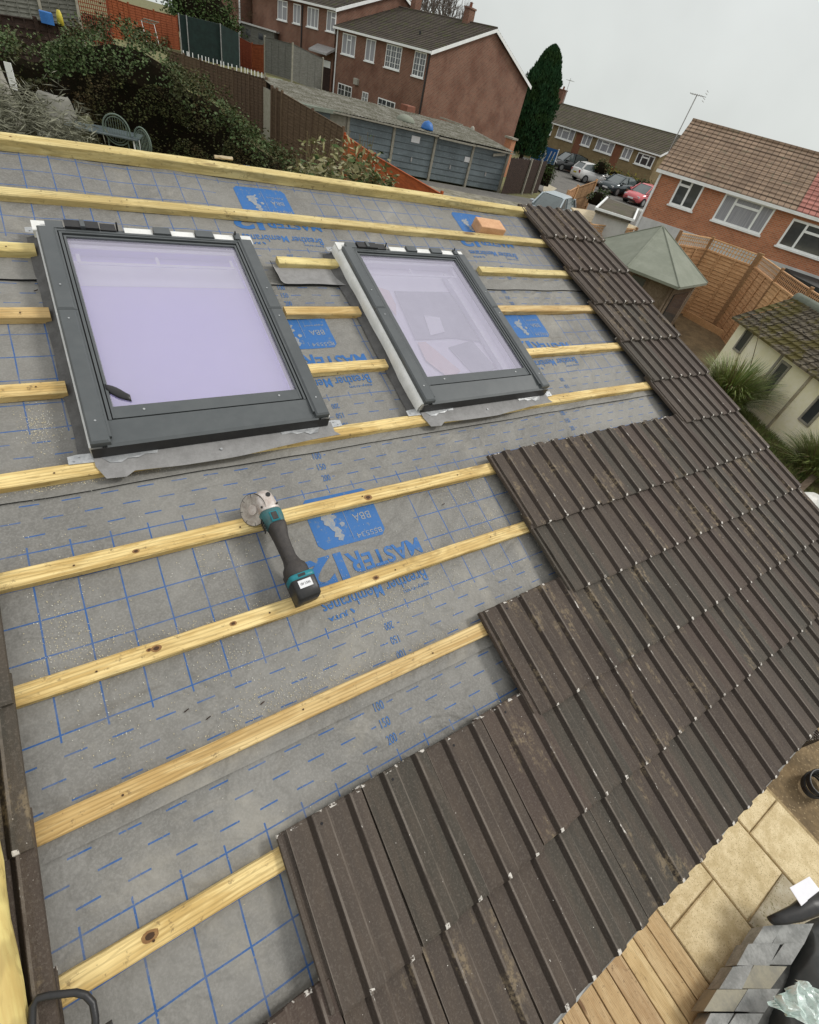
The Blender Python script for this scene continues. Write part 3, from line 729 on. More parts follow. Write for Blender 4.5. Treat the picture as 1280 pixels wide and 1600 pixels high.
# ------------------------------------------------------------------ roof windows
gm = NT('skylight_glass')
gl = gm.new('ShaderNodeBsdfGlossy'); gl.inputs['Roughness'].default_value = 0.03; gl.inputs['Color'].default_value = (0.90, 0.87, 1.0, 1)
tr = gm.new('ShaderNodeBsdfTransparent'); tr.inputs['Color'].default_value = (0.96, 0.95, 0.99, 1)
df = gm.new('ShaderNodeBsdfDiffuse'); df.inputs['Color'].default_value = (0.86, 0.82, 1.0, 1)  # lavender film colour with the sky reflection painted in
m1 = gm.new('ShaderNodeMixShader'); m1.inputs[0].default_value = 0.27
gm.l.new(tr.outputs[0], m1.inputs[1]); gm.l.new(df.outputs[0], m1.inputs[2])
fr = gm.new('ShaderNodeFresnel'); fr.inputs['IOR'].default_value = 1.7
m2 = gm.new('ShaderNodeMixShader'); gm.l.new(gm.M('ADD', fr.outputs[0], 0.06, clamp=True), m2.inputs[0]); gm.l.new(m1.outputs[0], m2.inputs[1]); gm.l.new(gl.outputs[0], m2.inputs[2])
gm.l.new(m2.outputs[0], gm.n['Material Output'].inputs[0])
MT['sky_glass'] = gm.mat
MT['lining'] = plain('lavender_white_lining', (0.74, 0.68, 0.99), (0.70, 0.64, 0.97), 3, 0.9, 0.0)
MT['liningw'] = plain('white_lining_bar', (0.92, 0.92, 0.93), (0.83, 0.83, 0.86), 3, 0.9, 0.0)
MT['rafterrefl'] = plain('pale_rafter_reflection', (0.88, 0.70, 0.62), (0.80, 0.60, 0.52), 6, 0.9, 0.0)
MT['roomrefl'] = plain('grey_room_reflection', (0.46, 0.47, 0.48), (0.34, 0.35, 0.36), 3, 0.9, 0.0)

MT['liningr'] = plain('grey_white_lining', (0.92, 0.90, 0.95), (0.86, 0.84, 0.90), 2, 0.9, 0.0)
MT['lininglight'] = plain('pale_upper_lining', (0.93, 0.93, 0.95), (0.86, 0.86, 0.90), 3, 0.9, 0.0)
def roof_window(u0, label, kind):
    root = thing('roof_window', label, 'roof window', RM(u0, -1.272, 0), 'grey roof windows set in the roof')
    def part(name, mb, m, par=root, smooth=False):
        o = mb.build(name, m, par, smooth=smooth); return o
    Wd, H = 0.78, 1.012
    mb = MB()
    mb.box(-0.004, 0.03, -H + 0.004, -0.002, 0.002, 0.080); mb.box(Wd - 0.03, Wd + 0.004, -H + 0.004, -0.002, 0.002, 0.080)
    mb.box(0.03, Wd - 0.03, -H + 0.004, -H + 0.035, 0.002, 0.060); mb.box(0.03, Wd - 0.03, -0.045, -0.002, 0.002, 0.078)
    mb.box(-0.012, 0.05, -0.035, 0.022, 0.055, 0.083); mb.box(Wd - 0.05, Wd + 0.010, -0.035, 0.018, 0.055, 0.083)
    part('frame', mb, MT['whitepaint'])
    for side in (0, 1):
        mb = MB()
        for (ya, yb, dz) in ((-0.030, -0.452, 0.0), (-0.4545, -H + 0.002, 0.001)):
            x0, x1 = (0.002, 0.056) if side == 0 else (Wd - 0.056, Wd - 0.002)
            mb.cbox(x0, x1, yb, ya, 0.079, 0.104 + dz, 0.006)
            xi = 0.056 if side == 0 else Wd - 0.062
            mb.box(xi, xi + 0.006, yb + 0.02 * (dz > 0), ya, 0.079, 0.0985 + dz)
        cov = part('side_cover', mb, MT['greypvc'])
        for y in (-0.34, -0.50, -0.93):
            mb = MB(); x = 0.03 if side == 0 else Wd - 0.03
            mb.tube([(x, y, 0.1035), (x, y, 0.1068)], 0.0032, 8); part('screw', mb, MT['zinc'], cov)
    # nested sash rings
    mb = MB()
    def ring(x0, x1, y0, y1, w, z0, z1, m=0):
        mb.box(x0, x0 + w, y0, y1, z0, z1, m); mb.box(x1 - w, x1, y0, y1, z0, z1, m); mb.box(x0 + w, x1 - w, y1 - w, y1, z0, z1, m)
    ring(0.066, Wd - 0.066, -0.925, -0.046, 0.0085, 0.07, 0.0955)
    ring(0.078, Wd - 0.078, -0.918, -0.062, 0.0075, 0.07, 0.0915)
    mb.box(0.0855, Wd - 0.0855, -0.918, -0.872, 0.07, 0.0905)
    sash = part('sash', mb, MT['greypvc'])
    mb = MB(); ring(0.0615, Wd - 0.0615, -0.93, -0.040, 0.0265, 0.05, 0.0805); mb.box(0.08, Wd - 0.08, -0.928, -0.918, 0.05, 0.083)
    part('gasket', mb, MT['greydark'], sash)
    for x in (0.17, 0.62):
        mb = MB(); mb.tube([(x, -0.893, 0.090), (x, -0.893, 0.0922)], 0.0038, 8); part('screw', mb, MT['zinc'], sash)
    mb = MB()
    mb.add([(0.050, -0.925, 0.093), (Wd - 0.050, -0.925, 0.093), (Wd - 0.044, -H + 0.006, 0.086), (0.044, -H + 0.006, 0.086), (0.044, -H - 0.004, 0.080), (Wd - 0.044, -H - 0.004, 0.080), (Wd - 0.02, -H - 0.006, 0.040), (0.02, -H - 0.006, 0.040), (0.050, -0.925, 0.06), (Wd - 0.05, -0.925, 0.06)],
           [(3, 2, 1, 0), (4, 5, 2, 3), (0, 1, 9, 8)], 0)
    mb.add([(0.0, -H - 0.004, 0.080), (Wd, -H - 0.004, 0.080), (Wd, -H - 0.007, 0.038), (0.0, -H - 0.007, 0.038), (0, -H + .02, 0.038), (Wd, -H + .02, 0.038)], [(3, 2, 1, 0), (4, 5, 2, 3)], 1)
    part('bottom_cover', mb, [MT['greypvc'], MT['black']])
    mb = MB()
    mb.box(0.055, Wd - 0.050, -0.046, -0.036, 0.076, 0.0975, 0); mb.box(0.05, Wd - 0.05, -0.036, -0.006, 0.076, 0.084, 0)
    for (a, b, m, h) in ((0.03, 0.085, 0, 0.100), (0.09, 0.20, 1, 0.107), (0.14, 0.155, 0, 0.112), (0.205, 0.255, 1, 0.102), (0.285, 0.385, 2, 0.0935), (0.39, 0.45, 0, 0.104), (0.455, 0.545, 2, 0.0935), (0.55, 0.62, 0, 0.103), (0.625, 0.705, 2, 0.0935), (0.71, 0.735, 0, 0.103)):
        mb.box(a, b, -0.034, 0.004 if m < 2 else 0.0, 0.0845, h, m)
    for x in (0.262, 0.715): mb.tube([(x, -0.01, 0.08), (x, -0.005, 0.117)], 0.0035, 6, 1)
    part('hinge_rail', mb, [MT['greypvc'], MT['black'], MT['whitepaint']])
    mb = MB(); mb.quad((0.084, -0.873, 0.0835), (Wd - 0.084, -0.873, 0.0835), (Wd - 0.084, -0.068, 0.0835), (0.084, -0.068, 0.0835)); part('glass', mb, MT['sky_glass'])
    # lining seen through the pane, and painted reflections under the right one
    mb = MB()
    x0, x1, y0, y1 = 0.082, Wd - 0.082, -0.875, -0.066
    z0 = 0.012
    mb.quad((x0, y0, z0), (x1, y0, z0), (x1, y1, z0), (x0, y1, z0), 0)
    for a, b in (((x0, y0), (x1, y0)), ((x1, y0), (x1, y1)), ((x1, y1), (x0, y1)), ((x0, y1), (x0, y0))):
        mb.quad((a[0], a[1], z0), (a[0], a[1], 0.081), (b[0], b[1], 0.081), (b[0], b[1], z0), 0)
    ya = -0.165
    zb_ = 0.0605
    mb.box(x0 + 0.022, x1 - 0.03, ya - 0.010, ya, zb_ - 0.004, zb_, 1); mb.box(0.368, 0.380, ya, ya + 0.045, zb_ - 0.004, zb_ - 0.0005, 1)
    mb.box(x0 + 0.018, x0 + 0.030, ya, ya + 0.045, zb_ - 0.004, zb_ - 0.0005, 1); mb.box(x1 - 0.040, x1 - 0.028, ya, ya + 0.045, zb_ - 0.004, zb_ - 0.0005, 1)
    mb.box(x0, x1, -0.085, -0.068, 0.056, 0.060, 1)
    mb.add([(x0, -0.235, z0 + 0.0015), (x1, -0.235, z0 + 0.0015), (x1, -0.10, z0 + 0.0015), (x0, -0.10, z0 + 0.0015)], [(0, 1, 2, 3)], 4)
    if kind:  # flat coloured shapes imitating the room reflected in this pane
        mb.add([(0.12, -0.20, 0.020), (0.205, -0.24, 0.020), (0.20, -0.34, 0.020), (0.165, -0.42, 0.020)], [(3, 2, 1, 0)], 2)
        mb.add([(0.20, -0.60, 0.022), (0.25, -0.60, 0.022), (0.36, -0.80, 0.022), (0.27, -0.84, 0.022), (0.19, -0.72, 0.022)], [(4, 3, 2, 1, 0)], 2)
        mb.add([(0.235, -0.24, 0.018), (0.60, -0.24, 0.018), (0.62, -0.62, 0.018), (0.44, -0.58, 0.018), (0.20, -0.58, 0.018)], [(4, 3, 2, 1, 0)], 3)
        mb.add([(0.33, -0.42, 0.024), (0.42, -0.44, 0.024), (0.40, -0.54, 0.024), (0.30, -0.56, 0.024)], [(3, 2, 1, 0)], 1)
        mb.add([(0.37, -0.64, 0.017), (0.55, -0.60, 0.017), (0.60, -0.80, 0.017), (0.43, -0.84, 0.017)], [(3, 2, 1, 0)], 3)
        mb.box(0.60, 0.625, -0.86, -0.13, 0.02, 0.05, 1)
    part('lining', mb, [MT['liningr' if kind else 'lining'], MT['liningw'], MT['rafterrefl'], MT['roomrefl'], MT['lininglight']])
    if not kind:
        mb = MB(); r = []
        for i in range(7):
            t = i / 6.0; w = 0.014 + 0.009 * sin(pi * min(1, t * 1.1))
            r.append([(0.080 + 0.062 * t + 0.006 * cos(a) * 0, -0.790 - 0.052 * t + w * cos(a), 0.088 + 0.008 * sin(a)) for a in [2 * pi * q / 8 for q in range(8)]])
        mb.loft(r); part('catch', mb, MT['black'], smooth=True)
    # zinc fixing brackets
    def bracket(x, y, s, flap=True):
        mb = MB()
        mb.add([(x, y, 0.0335), (x + s * 0.075, y - 0.004, 0.0335), (x + s * 0.075, y + 0.030, 0.0335), (x + s * 0.025, y + 0.032, 0.0335), (x, y + 0.028, 0.0335)], [(0, 1, 2, 3, 4) if s > 0 else (4, 3, 2, 1, 0)], 0)
        mb.box(min(x + s * 0.045, x + s * 0.075), max(x + s * 0.045, x + s * 0.075), y, y + 0.03, 0.0, 0.033)
        mb.tube([(x + s * 0.015, y + 0.010, 0.0335), (x + s * 0.015, y + 0.010, 0.0365)], 0.003, 6); mb.tube([(x + s * 0.03, y + 0.022, 0.0335), (x + s * 0.03, y + 0.022, 0.0365)], 0.003, 6)
        part('fixing_bracket', mb, MT['zinc'])
    bracket(-0.066, -H - 0.014, 1); bracket(Wd + 0.062, -H - 0.014, -1); bracket(-0.038, 0.052 - 0.03, 1)
    for xa, s in ((0.09, 1), (Wd - 0.10, -1)):
        mb = MB()
        pts = [(xa - 0.07 * s, -H - 0.006), (xa - 0.05 * s, -H - 0.030), (xa - 0.02 * s, -H - 0.034), (xa, -H - 0.022), (xa + 0.03 * s, -H - 0.024), (xa + 0.05 * s, -H - 0.016), (xa + 0.085 * s, -H - 0.018), (xa + 0.09 * s, -H - 0.006)]
        vs = [(p[0], p[1], 0.0365 + 0.001 * (i % 2)) for i, p in enumerate(pts)]
        mb.add(vs, [tuple(range(8)) if s > 0 else tuple(range(7, -1, -1))]); part('flashing_clip', mb, MT['zinc'])
    # grey membrane apron under the window
    mb = MB(); n = 30; vs = []
    for i in range(n + 1):
        t = i / n; x = 0.0 + 0.80 * t
        yb = -H - 0.072 + 0.020 * abs(t - 0.5) - 0.010 * sin(t * 5) - (0.02 if t < 0.1 else 0)
        vs += [(x, -H + 0.01, 0.036), (x, -H - 0.035, 0.034 + 0.003 * nz(t * 9, u0)), (x + 0.02, yb, 0.0325 - 0.004 * abs(nz(t * 6, u0 + 3)))]
    mb.add(vs, [q for i in range(n) for q in ((3 * i, 3 * i + 1, 3 * i + 4, 3 * i + 3), (3 * i + 1, 3 * i + 2, 3 * i + 5, 3 * i + 4))])
    mb.tube([(0.37, -H - 0.04, 0.034), (0.37, -H - 0.04, 0.0375)], 0.0045, 8, 1)
    part('apron', mb, [MT['felt'], MT['zinc']])
    # upturned membrane at the sides, plus white collar at the left
    for sx, xo in ((-1, -0.006), (1, Wd + 0.006)):
        mb = MB(); vs = []
        for i in range(25):
            y = 0.03 - (H + 0.02) * i / 24; w = 0.034 + 0.007 * nz(y * 5, sx * 3 + u0) + (0.02 * (1 - i / 24.0) if kind and sx < 0 else 0)
            vs += [(xo, y, 0.034), (xo + sx * w * 0.3, y, 0.014), (xo + sx * w, y, 0.006)]
        mb.add(vs, [((3 * i + a, 3 * i + 3 + a, 3 * i + 4 + a, 3 * i + 1 + a) if sx > 0 else (3 * i + a, 3 * i + 1 + a, 3 * i + 4 + a, 3 * i + 3 + a)) for i in range(24) for a in (0, 1)])
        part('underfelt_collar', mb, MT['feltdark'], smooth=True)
    if kind:
        mb = MB(); vs = []
        for i in range(41):
            t = i / 40.0; y = 0.02 - (H + 0.015) * t
            w = 0.006 + 0.018 * max(0, nz(t * 3.6, 4.4)) + 0.010 * max(0, nz(t * 9.6, 1.4)); zb = 0.030 + 0.014 * nz(t * 4, 9)
            vs += [(0.001, y, 0.083), (-0.006 - w * 0.3, y, 0.080), (-0.008 - w, y, 0.055), (-0.008 - w * 0.9, y, zb)]
        mb.add(vs, [(4 * i + a, 4 * i + 1 + a, 4 * i + 5 + a, 4 * i + 4 + a) for i in range(40) for a in (0, 1, 2)])
        part('insulation_collar', mb, MT['whitepaint'], smooth=True)
    return root
roof_window(0.205, 'left grey framed roof window with blank lavender glass and a black catch', 0)
roof_window(1.428, 'right grey framed roof window with reflections and a crumpled white collar', 1)

# loose membrane flap between the windows
def curl(name, u0, u1, v0, v1, label, r=0.05):
    mb = MB(); n, m_ = 28, 14; vs = []
    for j in range(m_ + 1):
        for i in range(n + 1):
            s = i / n; t = j / m_
            rad = 0.5 - abs(s - 0.5); cut = max(0.0, 0.12 - rad) / 0.12
            u = u0 + (u1 - u0) * s; v = v0 + (v1 - v0) * t * (1 - 0.18 * cut ** 2)
            if s < 0.04: u -= 0.0
            z = 0.007 + 0.004 * t + 0.006 * (t ** 4) + 0.030 * max(0, 1 - rad / 0.07) ** 2
            vs.append((u - u0, -(v - v0), z + hm(u, v)))
    fs = [(j * (n + 1) + i, (j + 1) * (n + 1) + i, (j + 1) * (n + 1) + i + 1, j * (n + 1) + i + 1) for j in range(m_) for i in range(n)]
    mb.add(vs, fs, 0)
    rim = [j * (n + 1) for j in range(m_ + 1)] + [m_ * (n + 1) + i for i in range(1, n + 1)] + [j * (n + 1) + n for j in range(m_ - 1, -1, -1)]
    ev = []
    for q in rim:
        p = vs[q]; ev += [p, (p[0], p[1], p[2] - 0.0045)]
    mb.add(ev, [(2 * i, 2 * i + 1, 2 * i + 3, 2 * i + 2) for i in range(len(rim) - 1)], 1)
    o = mb.build(name, [MT['felt'], MT['feltedge']], M=RM(u0, v0, 0), smooth=True)
    tag(o, label, 'membrane flap')
curl('membrane_flap', 1.065, 1.445, -1.205, -1.072, 'curled grey membrane flap hanging in the gap between the roof windows')

# brick, offcut, sawdust
mb = MB(); mb.cbox(0, 0.205, 0, 0.100, 0, 0.062, 0.003)
o = mb.build('brick', MT['brickone'], M=RM(2.565, -1.575, 0.006) @ Matrix.Rotation(radians(-3), 4, 'Z'))
tag(o, 'single orange brown brick lying behind the second batten at top right', 'brick')
mb = MB(); 
mb.loft([[(0.0 + 0.09 * i / 5, 0.016 * cos(a) * (0.6 + 0.5 * nz(i * 1.3, q)), 0.010 + 0.010 * sin(a) * (0.7 + 0.4 * nz(i, q * 2.0))) for q, a in enumerate([2 * pi * k / 9 for k in range(9)])] for i in range(6)])
o = mb.build('wood_offcut', MT['offcut'], M=RM(1.012, -1.920, 0.048) @ Matrix.Rotation(radians(4), 4, 'Z'))
tag(o, 'small pale splintered wood offcut lying on the ridge batten', 'wood offcut')

mb = MB(); r = random.Random(5)
CL = [(0.05, 0.20, 0.05, 0.10, 150, 1), (0.03, 0.30, 0.05, 0.05, 110, 1), (0.12, 0.30, 0.05, 0.02, 60, 1), (0.085, -0.42, 0.025, 0.05, 260, 0), (0.25, -0.20, 0.16, 0.012, 160, 0), (0.06, -0.195, 0.08, 0.012, 130, 0),
      (1.0, 0.47, 0.14, 0.03, 260, 1), (0.88, 0.52, 0.10, 0.05, 120, 1), (0.52, 0.62, 0.10, 0.03, 260, 1), (0.42, 0.46, 0.06, 0.05, 120, 1), (1.48, 0.16, 0.10, 0.06, 260, 1), (1.52, 0.30, 0.10, 0.02, 160, 1),
      (0.12, 0.5, 0.06, 0.06, 90, 1), (0.8, 0.6, 0.25, 0.08, 160, 1), (0.50, 0.16, 0.08, 0.05, 100, 1), (0.6, 0.2, 0.5, 0.3, 160, 1), (0.9, 0.8, 0.4, 0.2, 90, 1), (1.0, -0.1, 0.6, 0.06, 60, 1), (3.0, -0.7, 0.3, 0.5, 40, 1), (1.5, 0.52, 0.15, 0.04, 120, 1), (0.35, 0.34, 0.2, 0.008, 90, 2), (0.8, 0.64, 0.3, 0.006, 150, 2), (1.0, 0.34, 0.35, 0.006, 90, 2)]
for (u, v, su, sv, cnt, w) in CL:
    for _ in range(int(cnt * 1.2)):
        x = u + r.gauss(0, su); y = v + r.gauss(0, sv)
        if any(b - 0.001 < y < b + 0.052 for b in BV): continue
        if x > 3.0 or x < -0.04: continue
        L = r.uniform(0.0007, 0.0022); a = r.uniform(0, pi); z = hm(x, y) + 0.0056
        dx, dy = cos(a) * L, sin(a) * L; q = r.uniform(0.0006, 0.0013)
        mb.add([(x - dx, -y - dy, z), (x + dy * q / L, -y - dx * q / L, z + 0.0008), (x + dx, -y + dy, z + r.uniform(0, .0015)), (x - dy * q / L, -y + dx * q / L, z + 0.0008)], [(0, 1, 2, 3)], 0 if r.random() < 0.7 else 1)
MT['dust1'] = plain('pale_sawdust', (0.62, 0.55, 0.36), (0.5, 0.42, 0.25), 200, 0.9, 0)
MT['dust2'] = plain('white_dust', (0.62, 0.62, 0.56), (0.55, 0.54, 0.46), 200, 0.9, 0)
o = mb.build('sawdust', [MT['dust1'], MT['dust2']], M=RM(0, 0, 0), uv=False)
tag(o, 'pale sawdust scattered over the grey membrane', 'sawdust', kind='stuff')
# nails and debris specks
mb = MB()
for x, y in ((0.265, 0.56), (0.31, 0.60), (0.45, 0.62), (0.15, -1.02), (1.33, 0.18)):
    mb.tube([(x, -y, hm(x, y) + 0.006), (x + 0.012, -y + 0.004, hm(x, y) + 0.008)], 0.0016, 6)
# (kept in the sawdust: tiny dark crumbs)
o = mb.build('dirt_crumbs', MT['fence_dark'], M=RM(0, 0, 0)); tag(o, 'tiny dark dirt crumbs on the lower membrane', 'dirt', kind='stuff')

# ------------------------------------------------------------------ angle grinder
gr = thing('angle_grinder', 'teal and black cordless angle grinder lying across two battens', 'angle grinder', RM(0.640, 0.048, 0.034) @ Matrix.Rotation(radians(3.5), 4, 'Z') @ Matrix.Diagonal((0.88, 0.93, 0.94, 1.0)))
def sec(y, cx, cz, rx, rz, p=3.0, n=20):
    out = []
    for k in range(n):
        a = 2 * pi * k / n; c, s_ = cos(a), sin(a)
        out.append((cx + rx * math.copysign(abs(c) ** (2 / p), c), y, cz + rz * math.copysign(abs(s_) ** (2 / p), s_)))
    return out
def lf(name, secs, m, par=gr, p=3.0):
    mb = MB(); mb.loft([sec(*q, p=p) for q in secs]); return mb.build(name, m, par, smooth=True)
lf('gear_housing', [(0.046, 0.000, 0.046, 0.012, 0.022), (0.042, 0.000, 0.047, 0.024, 0.032), (0.026, 0.000, 0.047, 0.033, 0.036), (0.000, 0.000, 0.046, 0.037, 0.038), (-0.022, 0.001, 0.045, 0.039, 0.037), (-0.030, 0.001, 0.045, 0.040, 0.038), (-0.032, 0.001, 0.045, 0.036, 0.036)], MT['castalu'])
mb = MB(); mb.tube([(0.012, 0.020, 0.080), (0.012, 0.020, 0.0855)], 0.0085, 14); mb.build('side_handle_socket', MT['greydark'], gr)
for x in (-0.028, 0.030):
    mb = MB(); mb.tube([(x, -0.020, 0.078), (x, -0.020, 0.0845)], 0.0035, 8); mb.build('screw', MT['black'], gr)
lf('motor_housing', [(-0.032, 0.001, 0.045, 0.037, 0.036), (-0.036, 0.001, 0.045, 0.041, 0.038), (-0.060, 0.002, 0.045, 0.040, 0.038), (-0.085, 0.003, 0.044, 0.035, 0.036), (-0.100, 0.004, 0.043, 0.030, 0.032)], MT['tealdark'])
lf('grip', [(-0.085, 0.005, 0.046, 0.0335, 0.0365), (-0.092, 0.005, 0.046, 0.034, 0.037), (-0.112, 0.004, 0.045, 0.031, 0.034), (-0.140, 0.001, 0.044, 0.026, 0.030), (-0.175, 0.000, 0.044, 0.0245, 0.028), (-0.215, 0.000, 0.044, 0.0240, 0.028), (-0.238, 0.001, 0.044, 0.030, 0.032), (-0.250, 0.001, 0.044, 0.040, 0.038), (-0.262, 0.001, 0.044, 0.043, 0.041), (-0.285, 0.001, 0.044, 0.043, 0.040), (-0.288, 0.001, 0.044, 0.040, 0.038)], MT['rubber'])
mb = MB(); mb.cbox(-0.014, 0.018, -0.083, -0.045, 0.078, 0.0855, 0.003, 0); mb.cbox(-0.009, 0.013, -0.079, -0.049, 0.08, 0.0872, 0.002, 1)
mb.build('switch_slider', [MT['teal'], MT['rubber']], gr)
mb = MB()
for k in range(5): mb.box(-0.0415, -0.038, -0.098 + 0.010 * k, -0.093 + 0.010 * k, 0.030, 0.060)
mb.build('air_vent', MT['black'], gr)
bt = lf('battery', [(-0.288, 0.004, 0.045, 0.041, 0.038), (-0.292, 0.004, 0.045, 0.044, 0.041), (-0.310, 0.004, 0.045, 0.045, 0.042), (-0.345, 0.004, 0.043, 0.045, 0.042), (-0.368, 0.004, 0.040, 0.043, 0.038), (-0.374, 0.004, 0.038, 0.038, 0.032)], MT['black'], p=6.0)
mb = MB(); mb.loft([sec(y, 0.004, 0.0455, rx, rz, 6.0) for y, rx, rz in ((-0.286, 0.040, 0.039), (-0.288, 0.0455, 0.0425), (-0.305, 0.0460, 0.0430), (-0.307, 0.043, 0.040))]); mb.build('battery_collar', MT['teal'], bt, smooth=True)
mb = MB(); mb.box(-0.012, 0.014, -0.301, -0.291, 0.0875, 0.0892); mb.build('release_button', MT['black'], bt)
mb = MB(); mb.box(-0.022, 0.026, -0.340, -0.313, 0.0862, 0.0877, 0)
g_, f_ = glyphs('18V 5.0Ah'); mb.add([(-0.016 + a * 0.036, -0.331 + b * 0.009, 0.0882) for a, b in g_], f_, 1)
mb.build('battery_label', [MT['label'], MT['black']], bt)
# thin grip of the base
mb = MB(); mb.cbox(-0.038, -0.020, -0.372, -0.262, -0.004, 0.018, 0.004); mb.build('battery_rail', MT['rubber'], gr)
# disc: its axle points to the left and slightly up
DM = Matrix.Translation((-0.048, -0.002, 0.040)) @ Matrix.Rotation(radians(-50), 4, 'Y') @ Matrix.Rotation(radians(8), 4, 'X')
mb = MB(); n = 60; R0, R1 = 0.011, 0.056; vs = []
segs_ = 8
for zz in (-0.0012, 0.0012):
    for k in range(n):
        a = 2 * pi * k / n; slot = (k % (n // segs_ if n % segs_ == 0 else 7)) == 0
        vs += [(R0 * cos(a), R0 * sin(a), zz), (R1 * cos(a), R1 * sin(a), zz)]
fs = []
for k in range(n):
    k2 = (k + 1) % n
    a, b, c, d = 2 * k, 2 * k + 1, 2 * k2 + 1, 2 * k2
    fs.append((a, b, c, d)); o2 = 2 * n; fs.append((d + o2, c + o2, b + o2, a + o2)); fs.append((b, b + o2, c + o2, c))
mb.add([DM @ Vector(p) for p in vs], fs, 0)
for k in range(8):
    a = 2 * pi * (k + 0.5) / 8
    mb.add([DM @ Vector((r_ * cos(a + da), r_ * sin(a + da), 0.0017)) for r_, da in ((0.044, -0.02), (0.0562, -0.02), (0.0562, 0.02), (0.044, 0.02))], [(0, 1, 2, 3)], 1)
    mb.add([DM @ Vector((r_ * cos(a + da), r_ * sin(a + da), -0.0017)) for r_, da in ((0.044, -0.02), (0.0562, -0.02), (0.0562, 0.02), (0.044, 0.02))], [(3, 2, 1, 0)], 1)
mb.tube([DM @ Vector((0.0561 * cos(t_), 0.0561 * sin(t_), 0)) for t_ in [2 * pi * k / 40 for k in range(41)]], 0.0016, 5, 1, caps=False)
disc = mb.build('cutting_disc', [MT['disc'], MT['greydark']], gr)
mb = MB(); mb.tube([DM @ Vector((0, 0, -0.004)), DM @ Vector((0, 0, 0.006))], 0.018, 18); mb.build('disc_nut', MT['castalu'], disc)
# half guard
mb = MB(); vs = []
for k in range(19):
    a = -pi * 0.30 + pi * 0.62 * k / 18
    for (r_, z_) in ((0.020, -0.0085), (0.056, -0.0085), (0.0595, -0.006), (0.0595, 0.004)): vs.append(DM @ Vector((r_ * cos(a), r_ * sin(a), z_)))
mb.add(vs, [(4 * i + a, 4 * i + 4 + a, 4 * i + 5 + a, 4 * i + 1 + a) for i in range(18) for a in (0, 1, 2)])
mb.build('disc_guard', MT['castalu'], gr, smooth=True)

# ------------------------------------------------------------------ timber rail and handle at the left edge
mb = MB(); r_ = []
for i in range(26):
    y = 0.30 - 1.3 * i / 25
    r_.append([(0.038 * cos(a) * (1 + 0.16 * nz(y * 9, k)) , y, 0.045 + 0.040 * sin(a) * (1 + 0.12 * nz(y * 8, k + 9))) for k, a in enumerate([2 * pi * q / 14 for q in range(14)])])
mb.loft(r_)
MT['rail'] = wood('treated_rail', (0.60, 0.50, 0.20), (0.46, 0.33, 0.12)); 
for ln in [q for q in MT['rail'].node_tree.nodes if q.type == 'MAPPING']:
    s_ = ln.inputs['Scale'].default_value; ln.inputs['Scale'].default_value = (s_[1] * 0.6, s_[0], s_[2] * 0.6)
o = mb.build('timber_rail', MT['rail'], M=RM(-0.142, 0.75, 0.062) @ Matrix.Rotation(radians(2.0), 4, 'Z'), smooth=True)
tag(o, 'rough yellow timber rail lying on the tiles at the bottom left corner', 'timber rail')
def rpt(x, y, h):
    d = ray(x, y); Ri = ROOF.inverted(); c0 = Ri @ CAMV; dd = Ri.to_3x3() @ d; return c0 + dd * ((h - c0.z) / dd.z)
hp = [rpt(50, 1690, 0.11), rpt(50, 1600, 0.115), rpt(51, 1572, 0.118), rpt(59, 1560, 0.119), rpt(75, 1556, 0.12), rpt(118, 1551, 0.12), rpt(134, 1555, 0.119), rpt(145, 1567, 0.118), rpt(149, 1590, 0.117), rpt(152, 1690, 0.11)]
hd = thing('metal_handle', 'black metal loop handle at the bottom left corner', 'handle', RM(0, 0, 0))
mb = MB(); mb.tube(hp, 0.0062, 12); mb.build('loop', MT['black'], hd, smooth=True)
e0, e1 = hp[0], hp[-1]
mb = MB(); mb.box(min(e0.x, e1.x) - 0.03, max(e0.x, e1.x) + 0.03, e0.y - 0.18, e0.y + 0.004, 0.075, 0.104); mb.build('tool_case', MT['black'], hd)

# ================================================================== surroundings
def smoothg(x, y):
    q = (y - 0.6 * x - 24) / 12.0
    a = sstep(q); b = sstep((7.5 - x) / 3.0) * sstep((y - 4.0) / 3.0)
    return max(a, b)
def gh(x, y):
    s = smoothg(x, y)
    return G0 - 0.02 + 1.85 * s + (0.05 * nz(x * 0.5, y * 0.5)) * (0.2 + s)

class Facade:
    """vertical plane through o with a heading; px(x, y) gives (along, z) of the plane point seen at a photo pixel"""
    def __init__(s, o, heading, off=0.0):
        h = radians(heading); s.h = heading
        s.d = Vector((cos(h), sin(h), 0)); s.n = Vector((-sin(h), cos(h), 0))
        s.o = Vector((o[0], o[1], 0)); s.p = s.o + s.n * off
    def px(s, x, y):
        r = ray(x, y); k = (s.p - CAMV).dot(s.n) / r.dot(s.n); q = CAMV + r * k
        return (q - s.o).dot(s.d), q.z
    def rect(s, pts):
        c = [s.px(*p) for p in pts]
        tops = (c[0][1] + c[1][1]) / 2; bots = (c[2][1] + c[3][1]) / 2
        xl = (c[0][0] + c[3][0]) / 2; xr = (c[1][0] + c[2][0]) / 2
        return xl, xr, bots, tops

def Zf(x0, y0, sc_):
    return lambda *p: [(x0 + a / sc_, y0 + b / sc_) for a, b in p]

